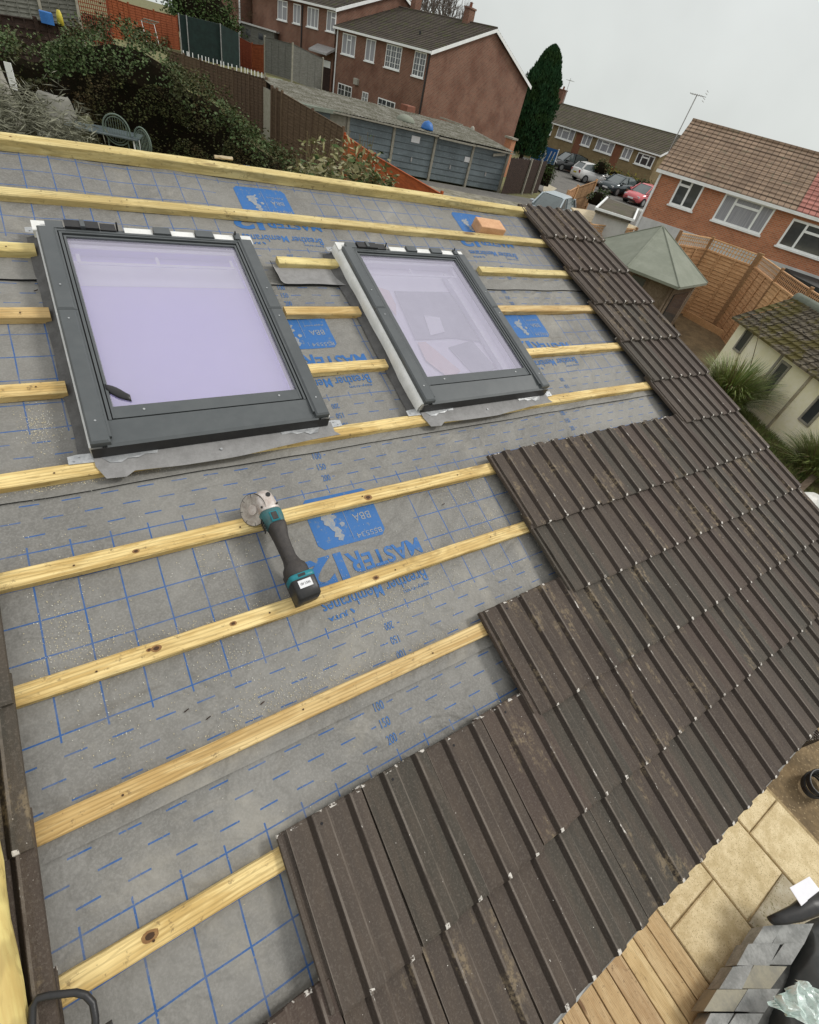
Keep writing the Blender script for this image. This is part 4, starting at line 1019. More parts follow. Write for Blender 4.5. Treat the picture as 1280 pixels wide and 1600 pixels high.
# ---- ground
mb = MB()
xs = [-400, -120, -60, -30] + [-15 + 1.5 * i for i in range(70)] + [110, 150, 250, 600]
ys = [-400, -100, -40, -20] + [-9 + 1.5 * i for i in range(80)] + [140, 200, 300, 700]
vs = [(x, y, gh(x, y)) for y in ys for x in xs]; nx = len(xs)
mb.add(vs, [(j * nx + i, j * nx + i + 1, (j + 1) * nx + i + 1, (j + 1) * nx + i) for j in range(len(ys) - 1) for i in range(nx - 1)])
tag(mb.build('ground', MT['grassy'], smooth=True), kind='structure')
def sheet(name, pts, z, m, kind='structure', th=None):
    mb = MB(); v = [(p[0], p[1], z) for p in pts]
    a = sum(v[i][0] * v[(i + 1) % len(v)][1] - v[(i + 1) % len(v)][0] * v[i][1] for i in range(len(v)))
    if a < 0: v = v[::-1]
    mb.add(v, [tuple(range(len(v)))])
    return tag(mb.build(name, MT[m]), kind=kind)
sheet('road', [(27.5, 12), (60, 12), (60, 48), (50, 52), (40, 44), (30, 26.2), (13, 26.9), (12, 17), (22, 16)], G0 + 0.060, 'tarmac')
sheet('gravel_forecourt', [(12.5, 20.5), (22.5, 18.5), (25, 24.2), (13, 26.2)], G0 + 0.066, 'gravel')
sheet('path', [gz(*p, G0)[:2] for p in Zf(800, 180, 4.92)((240, 560), (262, 530), (345, 570), (300, 600), (235, 605))], G0 + 0.070, 'slabgrey')
sheet('soil_bed', [(4.6, -6), (9.5, -6), (9.5, -0.6), (4.0, -0.6)], G0 + 0.055, 'soil')
sheet('lawn', [(9.5, -4), (13.6, -4), (13.6, 0.6), (14.6, 4.5), (9.5, 5)], G0 + 0.060, 'grassy')

# ---- patio
mb = MB()
mb.box(2.95, 4.95, -5.0, -1.45, G0 - 0.1, G0 + 0.064, 1)
mb.build('patio_bed', [MT['joint'], MT['joint']]); bpy.data.objects['patio_bed']['kind'] = 'structure'
mb = MB(); r = random.Random(3)
for cx0, cx1, off in ((3.040, 3.672, -2.345), (3.686, 4.326, -2.665), (4.340, 4.900, -2.335)):
    for k in range(-2, 4):
        y1 = off - 0.645 * (k - 1) - 0.645; y0 = y1 + 0.632
        if y0 > -1.4: continue
        a = Matrix.Translation(((cx0 + cx1) / 2, (y0 + y1) / 2, 0)) @ Matrix.Rotation(r.uniform(-0.012, 0.012), 4, 'Z')
        mb.cbox(-(cx1 - cx0) / 2, (cx1 - cx0) / 2, -(y0 - y1) / 2, (y0 - y1) / 2, G0 + 0.05, G0 + 0.082 + r.uniform(0, 0.004), 0.008, 1 if (cx0 > 3.68 and cx0 < 3.7 and k == 1) else 0, a)
tag(mb.build('patio_paving', [MT['slab'], MT['slabgrey']]), kind='structure')
dk = thing('garden_deck', 'worn timber deck boards beside the stone patio at bottom right', 'deck')
for i in range(9):
    mb = MB(); x1 = 3.0 - 0.158 * i
    L = 3.2; 
    mb.cbox(-L / 2, L / 2, -0.0745, 0.0745, 0, 0.028, 0.003)
    mb.build('deck_board', MT['deck'], dk, FR((x1 - 0.077, -3.05 + 0.02 * r.random(), G0 + 0.105), 90))
mb = MB(); mb.box(1.5, 3.0, -4.7, -1.4, G0 + 0.0, G0 + 0.095); mb.build('deck_frame', MT['fence_dark'], dk)

# ---- walling stone stack, dark cover, card, wrap, coil, tile stack
zz = Zf(780, 1100, 2.56)
def g9(p, z): return gz(*zz(p)[0], z)
stone_rows = [((1058, 888), (1150, 880), (1258, 880), 958), ((1000, 960), (1120, 955), (1222, 950), 1042), ((930, 1048), (1040, 1045), (1148, 1048), 1138), ((875, 1140), (985, 1140), (1122, 1138), 1228), ((850, 1236), (960, 1236), (1062, 1240), 1330)]
rr = random.Random(11)
for ri, (a, b, c, yb) in enumerate(stone_rows):
    b = (b[0] + (14 if ri % 2 else -16), b[1])
    for ci, (p, q) in enumerate(((a, b), (b, c))):
        sh = 60 if ri != 0 else 52
        sh2 = (yb - a[1]) * 0.62
        mb = MB()
        J = lambda s_: rr.uniform(-s_, s_) * 0.6
        cor = [(p[0] + 1 + J(9), p[1] + 1 + J(5)), (q[0] - 1 + J(9), q[1] + 1 + J(5)), (q[0] - sh2 - 1 + J(9), yb + 3 + J(5)), (p[0] - sh2 + 1 + J(9), yb + 3 + J(5))]
        T = [g9(k, -2.90 + 0.012 * rr.random()) for k in cor]
        if (T[1] - T[0]).cross(T[3] - T[0]).z < 0: T = T[::-1]
        B = [Vector((k.x, k.y, -3.03)) for k in T]
        n_ = len(T); mb.add(T + B, [tuple(range(n_))] + [(i, i + n_, (i + 1) % n_ + n_, (i + 1) % n_) for i in range(n_)] + [tuple(range(2 * n_ - 1, n_ - 1, -1))])
        yl = (ri, ci) in ((2, 1), (3, 0))
        o = mb.build('walling_stone', MT['stoney' if yl else 'stone'])
        tag(o, '%s walling stone in the %s row of the stack, counting from the white card' % (('left', 'right')[ci], ORD[ri]), 'walling stone', 'walling stones stacked on the patio')
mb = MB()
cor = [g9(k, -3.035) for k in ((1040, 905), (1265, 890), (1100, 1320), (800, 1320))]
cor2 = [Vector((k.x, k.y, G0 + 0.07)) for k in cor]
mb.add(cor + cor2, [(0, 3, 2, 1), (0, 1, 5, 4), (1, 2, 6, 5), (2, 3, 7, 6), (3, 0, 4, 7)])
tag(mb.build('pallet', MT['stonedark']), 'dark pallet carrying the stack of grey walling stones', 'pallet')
mb = MB(); vs = []; N = 16
c0, c1, c2, c3 = [g9(k, -2.95) for k in ((1262, 880), (1420, 800), (1420, 1400), (1100, 1300))]
for j in range(N + 1):
    for i in range(N + 1):
        s_, t_ = i / N, j / N
        p = (c0 * (1 - s_) + c1 * s_) * (1 - t_) + (c3 * (1 - s_) + c2 * s_) * t_
        vs.append((p.x, p.y, -2.95 + 0.10 * nz(p.x * 3, p.y * 3) + 0.05 * nz(p.x * 9, p.y * 9) - (0.12 if i == 0 or j == 0 else 0)))
mb.add(vs, [(j * (N + 1) + i, (j + 1) * (N + 1) + i, (j + 1) * (N + 1) + i + 1, j * (N + 1) + i + 1) for j in range(N) for i in range(N)])
tag(mb.build('dark_cover', MT['darkrender'], smooth=True), 'crumpled dark cover heaped beside the grey stones at bottom right', 'cover')
mb = MB(); pts = [g9(k, z) for k, z in (((1088, 868), -2.80), ((1130, 858), -2.78), ((1190, 838), -2.76), ((1240, 810), -2.74), ((1300, 780), -2.74))]
mb.loft([[p + Vector((0, 0.05 * (0.6 + 0.25 * i) * cos(a), 0.035 * (0.6 + 0.3 * i) * sin(a))) for a in [2 * pi * q / 12 for q in range(12)]] for i, p in enumerate(pts)])
tag(mb.build('bin_liner', MT['black'], smooth=True), 'rolled black plastic liner lying between the white card and the stones', 'liner')
mb = MB(); T = [g9(k, -2.70) for k in ((1163, 735), (1242, 690), (1285, 745), (1210, 808))]
if (T[1] - T[0]).cross(T[3] - T[0]).z < 0: T = T[::-1]
mb.add(T + [t_ - Vector((0, 0, 0.004)) for t_ in T], [(0, 1, 2, 3), (7, 6, 5, 4), (0, 4, 5, 1), (1, 5, 6, 2), (2, 6, 7, 3), (3, 7, 4, 0)])
tag(mb.build('card', MT['card']), 'plain white card lying at the right edge of the photo', 'card')
mb = MB(); vs = []; N = 22
c = g9((1215, 1190), -2.66)
a0 = [g9(k, -2.66) for k in ((1205, 1100), (1300, 1140), (1330, 1330), (1085, 1205))]
for j in range(N + 1):
    for i in range(N + 1):
        s_, t_ = i / N, j / N
        p = (a0[0] * (1 - s_) + a0[1] * s_) * (1 - t_) + (a0[3] * (1 - s_) + a0[2] * s_) * t_
        vs.append((p.x + 0.03 * nz(p.x * 12, p.y * 12, 3), p.y + 0.02 * nz(p.x * 14, p.y * 14, 8), -2.70 + 0.09 * abs(nz(p.x * 16, p.y * 7)) + 0.05 * nz(p.x * 30, p.y * 20)))
mb.add(vs, [(j * (N + 1) + i, (j + 1) * (N + 1) + i, (j + 1) * (N + 1) + i + 1, j * (N + 1) + i + 1) for j in range(N) for i in range(N)])
tag(mb.build('plastic_wrap', MT['cello']), 'crumpled clear plastic wrap on the dark cover, bottom right corner', 'plastic wrap')
mb = MB(); hc = gz(1278, 1225, G0 + 0.16)
for k in range(6):
    R_ = 0.115 + 0.006 * (k % 3); pts = [(hc.x + R_ * 1.25 * cos(a), hc.y + R_ * 0.8 * sin(a), G0 + 0.09 + 0.024 * k) for a in [2 * pi * q / 28 for q in range(29)]]
    mb.tube(pts, 0.011, 7, caps=False)
tag(mb.build('hose_coil', MT['black'], smooth=True), 'coil of black hose on the soil right of the paving', 'hose')
st = gz(1268, 1172, -2.9)
for k in range(9):
    o = bpy.data.objects.new('roof_tile', TILES[k % 5]); COL.objects.link(o)
    o.matrix_world = FR((st.x - 0.17 + 0.034 * k, st.y + 0.15 - 0.012 * k, G0 + 0.10), 100) @ Matrix.Rotation(radians(84), 4, 'X') @ Matrix.Translation((0, TL, 0))
    tag(o, '%s of the spare brown tiles stood on edge beyond the eaves' % ORD[k], 'roof tile', 'spare tiles stood on edge below the eaves')
bc = gz(1262, 785, -2.95)
mb = MB(); rg = []
for j in range(9):
    t_ = j / 8; R_ = 0.02 + 0.36 * sin(pi * min(1, 0.08 + t_ * 0.55)) 
    rg.append([(bc.x + R_ * 1.3 * cos(a) * (1 + 0.18 * nz(j, q * 0.7)), bc.y + R_ * 0.8 * sin(a) * (1 + 0.18 * nz(j, q * 0.9, 4)), -2.78 - 0.40 * t_ + 0.04 * nz(q, j)) for q, a in enumerate([2 * pi * k / 14 for k in range(14)])])
mb.loft([g[::-1] for g in rg]); tag(mb.build('white_sack', MT['whitebag'], smooth=True), 'crumpled white sack on the ground by the right edge', 'sack')
# sleeper edging near the sack
mb = MB(); a, b = gz(1228, 785, G0 + 0.2), gz(1290, 728, G0 + 0.2)
mb.bar((a.x, a.y, G0 + 0.12), (b.x, b.y, G0 + 0.12), 0.12, 0.2)
tag(mb.build('timber_edging', MT['shedwood']), 'weathered timber edging between the grass and the white sack', 'edging')

# ---- foliage helpers
def leaves(mb, pts, size, m=0, r=random, flat=0.4, asp=0.55):
    for p in pts:
        a = Vector((r.gauss(0, 1), r.gauss(0, 1), r.gauss(0, 1) * flat)).normalized()
        b = a.cross(Vector((r.gauss(0, 1), r.gauss(0, 1), r.gauss(0, 1)))).normalized()
        L = size * r.uniform(0.6, 1.3); Wd = L * asp
        p = Vector(p)
        mm_ = m if not callable(m) else m(p)
        mb.add([p - a * L * 0.5, p + b * Wd * 0.5, p + a * L * 0.5, p - b * Wd * 0.5], [(0, 1, 2, 3)], mm_)

def bush(name, label, cat, c, rad, n, size, mats, seed, pick=None, group=None, core=True, asp=0.55):
    """leafy lump: clumps of leaves around an uneven ellipsoid shell, dark core inside"""
    r = random.Random(seed); root = thing(name, label, cat, FR(c), group)
    cl = []
    for _ in range(max(8, n // 60)):
        d = Vector((r.gauss(0, 1), r.gauss(0, 1), abs(r.gauss(0, 0.9)) - 0.15)).normalized()
        k = r.uniform(0.55, 1.02); cl.append((Vector((d.x * rad[0] * k, d.y * rad[1] * k, d.z * rad[2] * k)), r.uniform(0.12, 0.30) * min(rad)))
    pts = []
    for _ in range(n):
        q, s_ = cl[r.randrange(len(cl))]
        pts.append(q + Vector((r.gauss(0, s_), r.gauss(0, s_), r.gauss(0, s_))))
    mb = MB(); leaves(mb, pts, size, (lambda p: (pick(p, r) if pick else 0)), r, asp=asp)
    mb.build('leaves', mats, root, uv=False)
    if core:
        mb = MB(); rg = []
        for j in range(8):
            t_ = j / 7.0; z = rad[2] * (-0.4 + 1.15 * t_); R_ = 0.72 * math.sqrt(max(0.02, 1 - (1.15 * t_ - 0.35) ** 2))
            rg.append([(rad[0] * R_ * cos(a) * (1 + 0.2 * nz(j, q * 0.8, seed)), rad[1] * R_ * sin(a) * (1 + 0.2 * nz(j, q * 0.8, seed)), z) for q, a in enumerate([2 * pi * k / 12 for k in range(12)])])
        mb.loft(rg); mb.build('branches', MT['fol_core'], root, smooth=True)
    return root

# ---- big hedge on the left
HO = [(-60, 40, 13.5), (0, 42, 13.5), (40, 60, 13.2), (77, 57, 13.0), (100, 42, 13.0), (124, 34, 13.0), (168, 28, 13.0), (215, 40, 12.8), (255, 66, 12.6), (292, 108, 12.3), (330, 126, 12.0), (353, 146, 11.8), (373, 176, 11.5), (400, 200, 11.2), (436, 226, 11.0), (462, 250, 10.6), (500, 285, 10.2), (545, 325, 9.9)]
HT = [at(*p) for p in HO]
hedge = thing('overgrown_hedge', 'huge dark overgrown hedge with ivy on top behind the roof ridge', 'hedge')
r = random.Random(21)
def hpt(s):
    k = min(len(HT) - 2, int(s)); f_ = s - k
    return HT[k] * (1 - f_) + HT[k + 1] * f_
mbs = MB(); pts = []; white = []; ivy = []
for _ in range(44000):
    s = r.uniform(0, len(HT) - 1.001); T = hpt(s); h = T.z + 1.6
    q = r.random() ** 0.85; z = T.z - 0.04 - q * h
    view = Vector((T.x - CAM[0], T.y - CAM[1], 0)).normalized(); side = Vector((-view.y, view.x, 0))
    lump = 0.35 * nz(T.x * 1.3 + 3, z * 1.4, 2) + 0.18 * nz(T.x * 3.4, z * 3.6, 7)
    if r.random() < 0.72: dep = -0.65 * math.sqrt(min(1, q * 2.2)) - lump + r.gauss(0, 0.07)
    else: dep = r.uniform(-0.4, 1.4); z = T.z + lump * 0.5 - abs(dep) * 0.18 + r.gauss(0, 0.06) - (0.10 if dep > 0 else 0)
    if nz(T.x * 2.6, z * 2.8, 13) < -0.16 and r.random() < 0.88: continue
    p = T + view * dep; p.z = z
    left = s < 9
    if (q < 0.26 or dep > 0) and r.random() < (0.85 if left else 0.45): ivy.append(p)
    elif r.random() < 0.018 and q > 0.35: white.append(p)
    elif s < 3.6 and 0.32 < q < 0.85 and r.random() < 0.9: continue
    else: pts.append(p)
leaves(mbs, pts, 0.048, 0, r); leaves(mbs, ivy, 0.052, 1, r, asp=0.8); leaves(mbs, white, 0.028, 2, r)
mbs.build('leaves', [MT['fol_hedge'], MT['fol_ivy'], MT['fol_white']], hedge, uv=False)
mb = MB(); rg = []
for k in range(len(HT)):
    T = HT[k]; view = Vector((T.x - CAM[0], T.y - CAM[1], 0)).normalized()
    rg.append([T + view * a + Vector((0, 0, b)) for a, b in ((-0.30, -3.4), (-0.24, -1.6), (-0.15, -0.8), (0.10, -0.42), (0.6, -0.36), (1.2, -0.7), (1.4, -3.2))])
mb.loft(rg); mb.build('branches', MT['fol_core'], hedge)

bush('lavender_bush', 'grey green spiky bush at the left edge just above the ridge batten', 'bush', at(38, 222, 7.2), (0.66, 0.35, 0.50), 5200, 0.11, [MT['fol_lav']], 31, asp=0.09, core=False)
def varp(p, r): return 0 if r.random() < 0.75 else 1
bush('variegated_shrub', 'shrub with pale yellow green leaves in front of the brown fence', 'shrub', at(535, 300, 6.4), (0.62, 0.35, 0.34), 1500, 0.085, [MT['fol_var'], MT['fol_green']], 32, varp, core=False, asp=0.42)
# reed-like dry stems among it
st_ = thing('dry_reeds', 'bare dry stems rising beside the pale leaved shrub', 'reeds', FR((0, 0, 0)))
mb = MB(); r = random.Random(5)
for _ in range(70):
    x = r.uniform(465, 575); d = r.uniform(7.0, 9.5); b = at(x, 300, d); t_ = at(x + r.uniform(-14, 26), r.uniform(205, 262), d)
    t_ = Vector((b.x + (t_.x - b.x) * 0.8, b.y, t_.z)); m_ = (b + t_) / 2 + Vector((r.uniform(-.06, .06), 0, 0))
    mb.tube([b, m_, t_], 0.006, 4, r2=0.003)
mb.build('stem', MT['fol_dry'], st_, uv=False)
mb = MB(); pts = []
for _ in range(160):
    d = r.uniform(6.5, 8); pts.append(at(r.uniform(468, 565), r.uniform(215, 290), d))
leaves(mb, pts, 0.085, 0, r, asp=0.35); mb.build('leaves', MT['fol_var'], st_, uv=False)

# pale trunk and hanging tag at the far left
tk = thing('leaning_tree', 'pale leaning bare trunk at the left edge in front of the hedge', 'tree trunk', FR((0, 0, 0)))
mb = MB(); mb.tube([at(30, 215, 10.0), at(22, 178, 10.0), at(10, 150, 10.1), at(-6, 110, 10.2), at(-20, 70, 10.3)], 0.11, 10, r2=0.05)
mb.build('trunk', MT['palewood'], tk, smooth=True)
mb = MB(); a = at(11, 97, 11.6); mb.box(-0.045, 0.045, -0.01, 0.01, -0.32, 0, M=FR(a, -20)); tag(mb.build('hanging_tag', MT['upvc']), 'small white strip hanging in the dark hedge at far left', 'tag')

# ---- garden table, chairs and covers
GF = -1.36
tp = gz(163, 203, -0.64)
tb = thing('garden_table', 'blue grey garden table with thin white legs in front of the hedge', 'table', FR((tp.x, tp.y, GF), -18))
mb = MB(); mb.cbox(-0.55, 0.55, -0.30, 0.30, 0.70, 0.725, 0.006); mb.build('tabletop', MT['tabletop'], tb)
for sx in (-0.48, 0.48):
    for sy in (-0.24, 0.24):
        mb = MB(); mb.tube([(sx, sy, 0.70), (sx * 1.05, sy, 0.0)], 0.014, 6); mb.build('leg', MT['upvc'], tb)
def gchair(px_, py_, zt, rot, lab):
    p = gz(px_, py_, zt); H = zt - GF
    t = thing('garden_chair', lab, 'chair', FR((p.x, p.y, GF), rot), 'round backed garden chairs')
    mb = MB(); mb.tube([(0.20 * cos(a), 0, H - 0.21 + 0.21 * sin(a)) for a in [2 * pi * k / 28 for k in range(29)]], 0.012, 6, caps=False)
    mb.tube([(0.165 * cos(a), 0, H - 0.21 + 0.175 * sin(a)) for a in [2 * pi * k / 28 for k in range(29)]], 0.007, 6, caps=False)
    for k in range(-4, 5):
        x = 0.036 * k; h = math.sqrt(max(0, 0.165 ** 2 - x * x)); mb.tube([(x, 0, H - 0.21 - h), (x, 0, H - 0.21 + h)], 0.004, 4)
    mb.build('backrest', MT['palegreen'], t)
    mb = MB(); mb.tube([(0, -0.20, 0.43), (0, -0.20, 0.45)], 0.21, 20); mb.build('seat', MT['tabletop'], t)
    for sx in (-0.15, 0.15):
        for sy in (0.0, -0.36):
            mb = MB(); mb.tube([(sx, sy, 0.44 if sy else H - 0.36), (sx * 1.2, sy * 1.05, 0.0)], 0.010, 6); mb.build('leg', MT['palegreen'], t)
gchair(178, 178, -0.36, 165, 'round backed metal garden chair behind the table')
gchair(220, 199, -0.46, 120, 'round backed metal garden chair right of the table')
def cover(name, lab, c, rx, ry, h, m, seed):
    mb = MB(); rg = []
    for j in range(9):
        t_ = j / 8; R_ = 0.55 + 0.45 * t_
        rg.append([(rx * R_ * cos(a) * (1 + 0.10 * nz(cos(a) * 1.5, sin(a) * 1.5 + t_, seed) + 0.06 * sin(q * 2 * pi * 5 / 20) * t_), ry * R_ * sin(a) * (1 + 0.10 * nz(cos(a), sin(a), seed + 3)), h * (1 - t_ ** 1.6) * (1 + 0.12 * nz(cos(a) * 0.8, sin(a) * 0.8, seed))) for q, a in enumerate([2 * pi * k / 20 for k in range(20)])])
    mb.loft([g[::-1] for g in rg]); return tag(mb.build(name, MT[m], M=FR((c.x, c.y, GF), seed * 20), smooth=True), lab, 'furniture cover', 'covers over garden furniture')
cover('furniture_cover', 'grey beige fabric cover draped over furniture beside the spiky bush', gz(92, 190, -0.70), 0.42, 0.30, 1.02, 'tarp', 1)
cover('furniture_cover', 'olive cover over a chair at the near end of the table', gz(137, 205, -0.76), 0.20, 0.18, 0.80, 'olive', 2)

# ---- fences
def fence_run(name, label, tops, H, m, pm='concrete', lap=0.13, group=None, postw=0.10, proud=0.04, cap=True, vert=3, M=None):
    """tops: world points of the panel tops at the posts"""
    root = thing(name, label, 'fence', None, group)
    for i in range(len(tops) - 1):
        a, b = tops[i], tops[i + 1]; d = b - a; L = math.hypot(d.x, d.y)
        hd_ = math.degrees(math.atan2(d.y, d.x)); sl = d.z / L
        S = Matrix(((1, 0, 0, 0), (0, 1, 0, 0), (sl, 0, 1, 0), (0, 0, 0, 1)))
        Mx = Matrix.Translation(a) @ Matrix.Rotation(radians(hd_), 4, 'Z')
        mb = MB(); k = 0; z = 0.0
        while z > -H:
            zb = max(-H, z - lap)
            for (ya, yb_) in ((0.010, -0.010),):
                v = [(0.04, 0.012, z), (L - 0.04, 0.012, z), (L - 0.04, -0.020, zb - 0.012), (0.04, -0.020, zb - 0.012), (0.04, 0.020, z), (L - 0.04, 0.020, z), (L - 0.04, 0.0, zb), (0.04, 0.0, zb)]
                v = [S @ Vector(p) for p in v]
                mb.add(v, [(3, 2, 1, 0), (4, 5, 6, 7), (0, 1, 5, 4), (2, 3, 7, 6)])
            z = zb
        for q in range(vert):
            x = L * (q + 1) / (vert + 1)
            for y in (-0.036, 0.036): mb.add([S @ Vector(p) for p in ((x - 0.02, y, 0), (x + 0.02, y, 0), (x + 0.02, y, -H), (x - 0.02, y, -H))], [(3, 2, 1, 0) if y < 0 else (0, 1, 2, 3)])
        if cap:
            c_ = MB(); mb.add([S @ Vector(p) for p in ((0, -0.035, 0.0), (L, -0.035, 0.0), (L, 0.035, 0.0), (0, 0.035, 0.0), (0, -0.035, 0.022), (L, -0.035, 0.022), (L, 0.035, 0.022), (0, 0.035, 0.022))], [(0, 3, 2, 1), (4, 5, 6, 7), (0, 1, 5, 4), (1, 2, 6, 5), (2, 3, 7, 6), (3, 0, 4, 7)])
        mb.build('fence_panel', MT[m], root, Mx)
    for p in tops:
        mb = MB(); mb.cbox(-postw / 2, postw / 2, -postw / 2, postw / 2, -H - 1.5, proud + 0.06, 0.01); mb.build('fence_post', MT[pm], root, FR(p, 10))
    return root
def A(*l): return [at(*p) for p in l]
def lerp_tops(t, n):
    out = []
    for i in range(len(t) - 1):
        for k in range(n): out.append(t[i].lerp(t[i + 1], k / n))
    return out + [t[-1]]
fA = fence_run('lap_fence', 'grey brown lap fence with white pegs on top, right of the hedge', lerp_tops(A((262, 78, 41), (339, 103, 38), (416.4, 124, 35)), 3), 2.3, 'fence_brown', 'fence_brown')
r = random.Random(2)
mb = MB()
for k in range(22):
    x = 285 + k * 6 + r.uniform(-2, 2); y = 86 + (x - 288) * 0.288; p = at(x, y, 41 - (x - 262) * 0.039); mb.tube([p - Vector((0, 0, 0.05)), p + Vector((0, 0, 0.20))], 0.022, 5)
pg = mb.build('peg_row', MT['upvc'], fA); pg['kind'] = 'stuff'
fence_run('lap_fence', 'pale brown lap fence sloping down to the orange fence', lerp_tops(A((425, 137, 31), (441, 145, 30.5), (537, 201, 28.5)), 2), 2.2, 'fence_brown', 'fence_brown', vert=4)
fence_run('stained_fence', 'bright orange fence sloping down in front of the garage doors', [gz(539, 211, -1.4), gz(585, 243, -1.4), gz(690, 304, -1.4)], 1.85, 'fence_orange', 'fence_orange', lap=0.5, vert=0, postw=0.08)
fence_run('stained_fence', 'pair of orange red fence panels left of the weathered grey fence', A((373, 58, 56), (394, 69, 55), (413, 71, 54.6)), 1.85, 'fence_rust', 'fence_rust', lap=0.2)
fence_run('lap_fence', 'weathered grey fence with concrete posts below the brick houses', A((414, 58, 50), (457.6, 69, 47.5), (504.8, 92, 50)), 1.9, 'fence_grey', 'concrete', vert=3)
fence_run('stained_fence', 'long orange red fence at the top left behind the hedge', A((165, -6, 50), (200, 6, 51), (240, 17, 53), (276, 26, 56)), 2.2, 'fence_rust', 'fence_rust')
fence_run('dark_fence', 'dark brown fence at the top left, blue box on it', A((-20, 20, 24), (55, 32, 24), (122, 44, 24.4)), 1.9, 'fence_dark', 'fence_dark', lap=0.2)
fence_run('lap_fence', 'old grey lap fence at the very top left of the photo', A((-20, -34, 31), (55, -22, 31), (116, -14, 31)), 2.4, 'fence_grey', 'concrete')
# orange trellis
tr_ = thing('trellis', 'orange red trellis screen at the top left', 'trellis')
pa, pb = at(118, -20, 40), at(168, -8, 42); d = pb - pa; L = math.hypot(d.x, d.y); Mx = Matrix.Translation(pa) @ Matrix.Rotation(math.atan2(d.y, d.x), 4, 'Z')
mb = MB()
for k in range(int(L / 0.16) + 1): mb.box(0.16 * k, 0.16 * k + 0.035, -0.01, 0.01, -2.2, 0)
for k in range(14): mb.box(0, L, 0.012, 0.030, -0.16 * k - 0.035, -0.16 * k)
mb.build('lattice', MT['fence_rust'], tr_, Mx)
mb = MB(); mb.box(0, L, 0.10, 0.13, -2.3, -0.9); mb.build('backing_panel', MT['fence_dark'], tr_, Mx)
mb = MB(); p = at(74, 33, 24.0); mb.cbox(-0.17, 0.17, -0.12, 0.12, -0.06, 0.22, 0.02, M=FR(p, 0)); tag(mb.build('storage_box', MT['blue']), 'small blue box standing on the dark fence at top left', 'box')
mb = MB(); p = at(95, 36, 24.1); mb.tube([p + Vector((0, 0, z)) for z in (-0.05, 0.20, 0.26, 0.30)], 0.10, 10, r2=0.04); tag(mb.build('plastic_bottle', MT['yellow'], smooth=True), 'yellow bottle standing beside the blue box on the fence', 'bottle')
# white drying rack behind the hedge
dr = thing('drying_rack', 'pale green and white drying rack above the hedge at top left', 'rack', FR(at(236, 55, 38), 10) @ Matrix.Scale(0.62, 4))
mb = MB()
for k in range(6): mb.tube([(-0.55 + 0.22 * k, 0.5, 0.72), (-0.55 + 0.22 * k, -0.5, 0.95)], 0.022, 4)
mb.tube([(-0.6, 0.5, 0.72), (0.6, 0.5, 0.72)], 0.025, 5); mb.tube([(-0.6, -0.5, 0.95), (0.6, -0.5, 0.95)], 0.025, 5)
mb.build('rails', MT['palegreen'], dr)
for s_ in (-1, 1):
    mb = MB(); mb.tube([(0.5 * s_, 0.4, 0.75), (0.5 * s_, -0.3, -0.6)], 0.022, 5); mb.build('leg', MT['upvc'], dr)
# net cage
nc = thing('fruit_cage', 'cage of dark green netting on metal poles beside the orange panels', 'netting cage')
qa, qb, qc = at(280, 22, 51), at(345, 38, 51.6), at(374, 52, 53)
mb = MB()
def vz(p, z): return Vector((p.x, p.y, z))
zt = (qa.z + qb.z) / 2
back = Vector((1.2, 3.2, 0))
for a, b in ((qa, qb), (qb, qc)): mb.quad(vz(a, a.z - 2.9), vz(b, b.z - 2.9), b, a)
mb.quad(qa, qb, qb + back, qa + back); mb.quad(vz(qa, qa.z - 2.9), qa, qa + back, vz(qa + back, qa.z - 2.9))
mb.build('netting', MT['net'], nc)
for a in (qa, qa.lerp(qb, 0.18), qb, qc):
    mb = MB(); mb.tube([vz(a, a.z - 3.0) + Vector((-.05, -.05, 0)), a + Vector((-.05, -.05, .05))], 0.035, 6); mb.build('pole', MT['aluminium'], nc)
bush('conifer_hedge', 'mid green conifer hedge above the netting cage', 'hedge', at(318, 36, 60), (3.4, 1.6, 2.3), 5200, 0.22, [MT['fol_green'], MT['fol_ivy']], 41, varp)
bush('bare_shrub', 'brown leafless shrub left of the brick houses', 'shrub', at(392, 22, 64), (1.6, 1.0, 1.6), 2200, 0.22, [MT['fol_dry'], MT['fol_core']], 42, varp, asp=0.08, core=False)
sh = thing('garden_shed', 'small grey shed with a white roof edge behind the grey fence', 'shed', FR(at(404, 52, 60), -38))
mb = MB(); mb.box(-1.5, 1.4, 0, 2, -2.4, 0.35); mb.build('wall', MT['fence_grey'], sh)
mb = MB(); mb.box(-1.7, 1.6, -0.15, 2.2, 0.352, 0.46); mb.build('roof', MT['whiterender'], sh)
for x_ in (-1.1, 0.0):
    mb = MB(); mb.box(x_, x_ + 0.4, -0.02, 0.01, -0.35, 0.05); mb.build('window', MT['glass_dark'], sh)

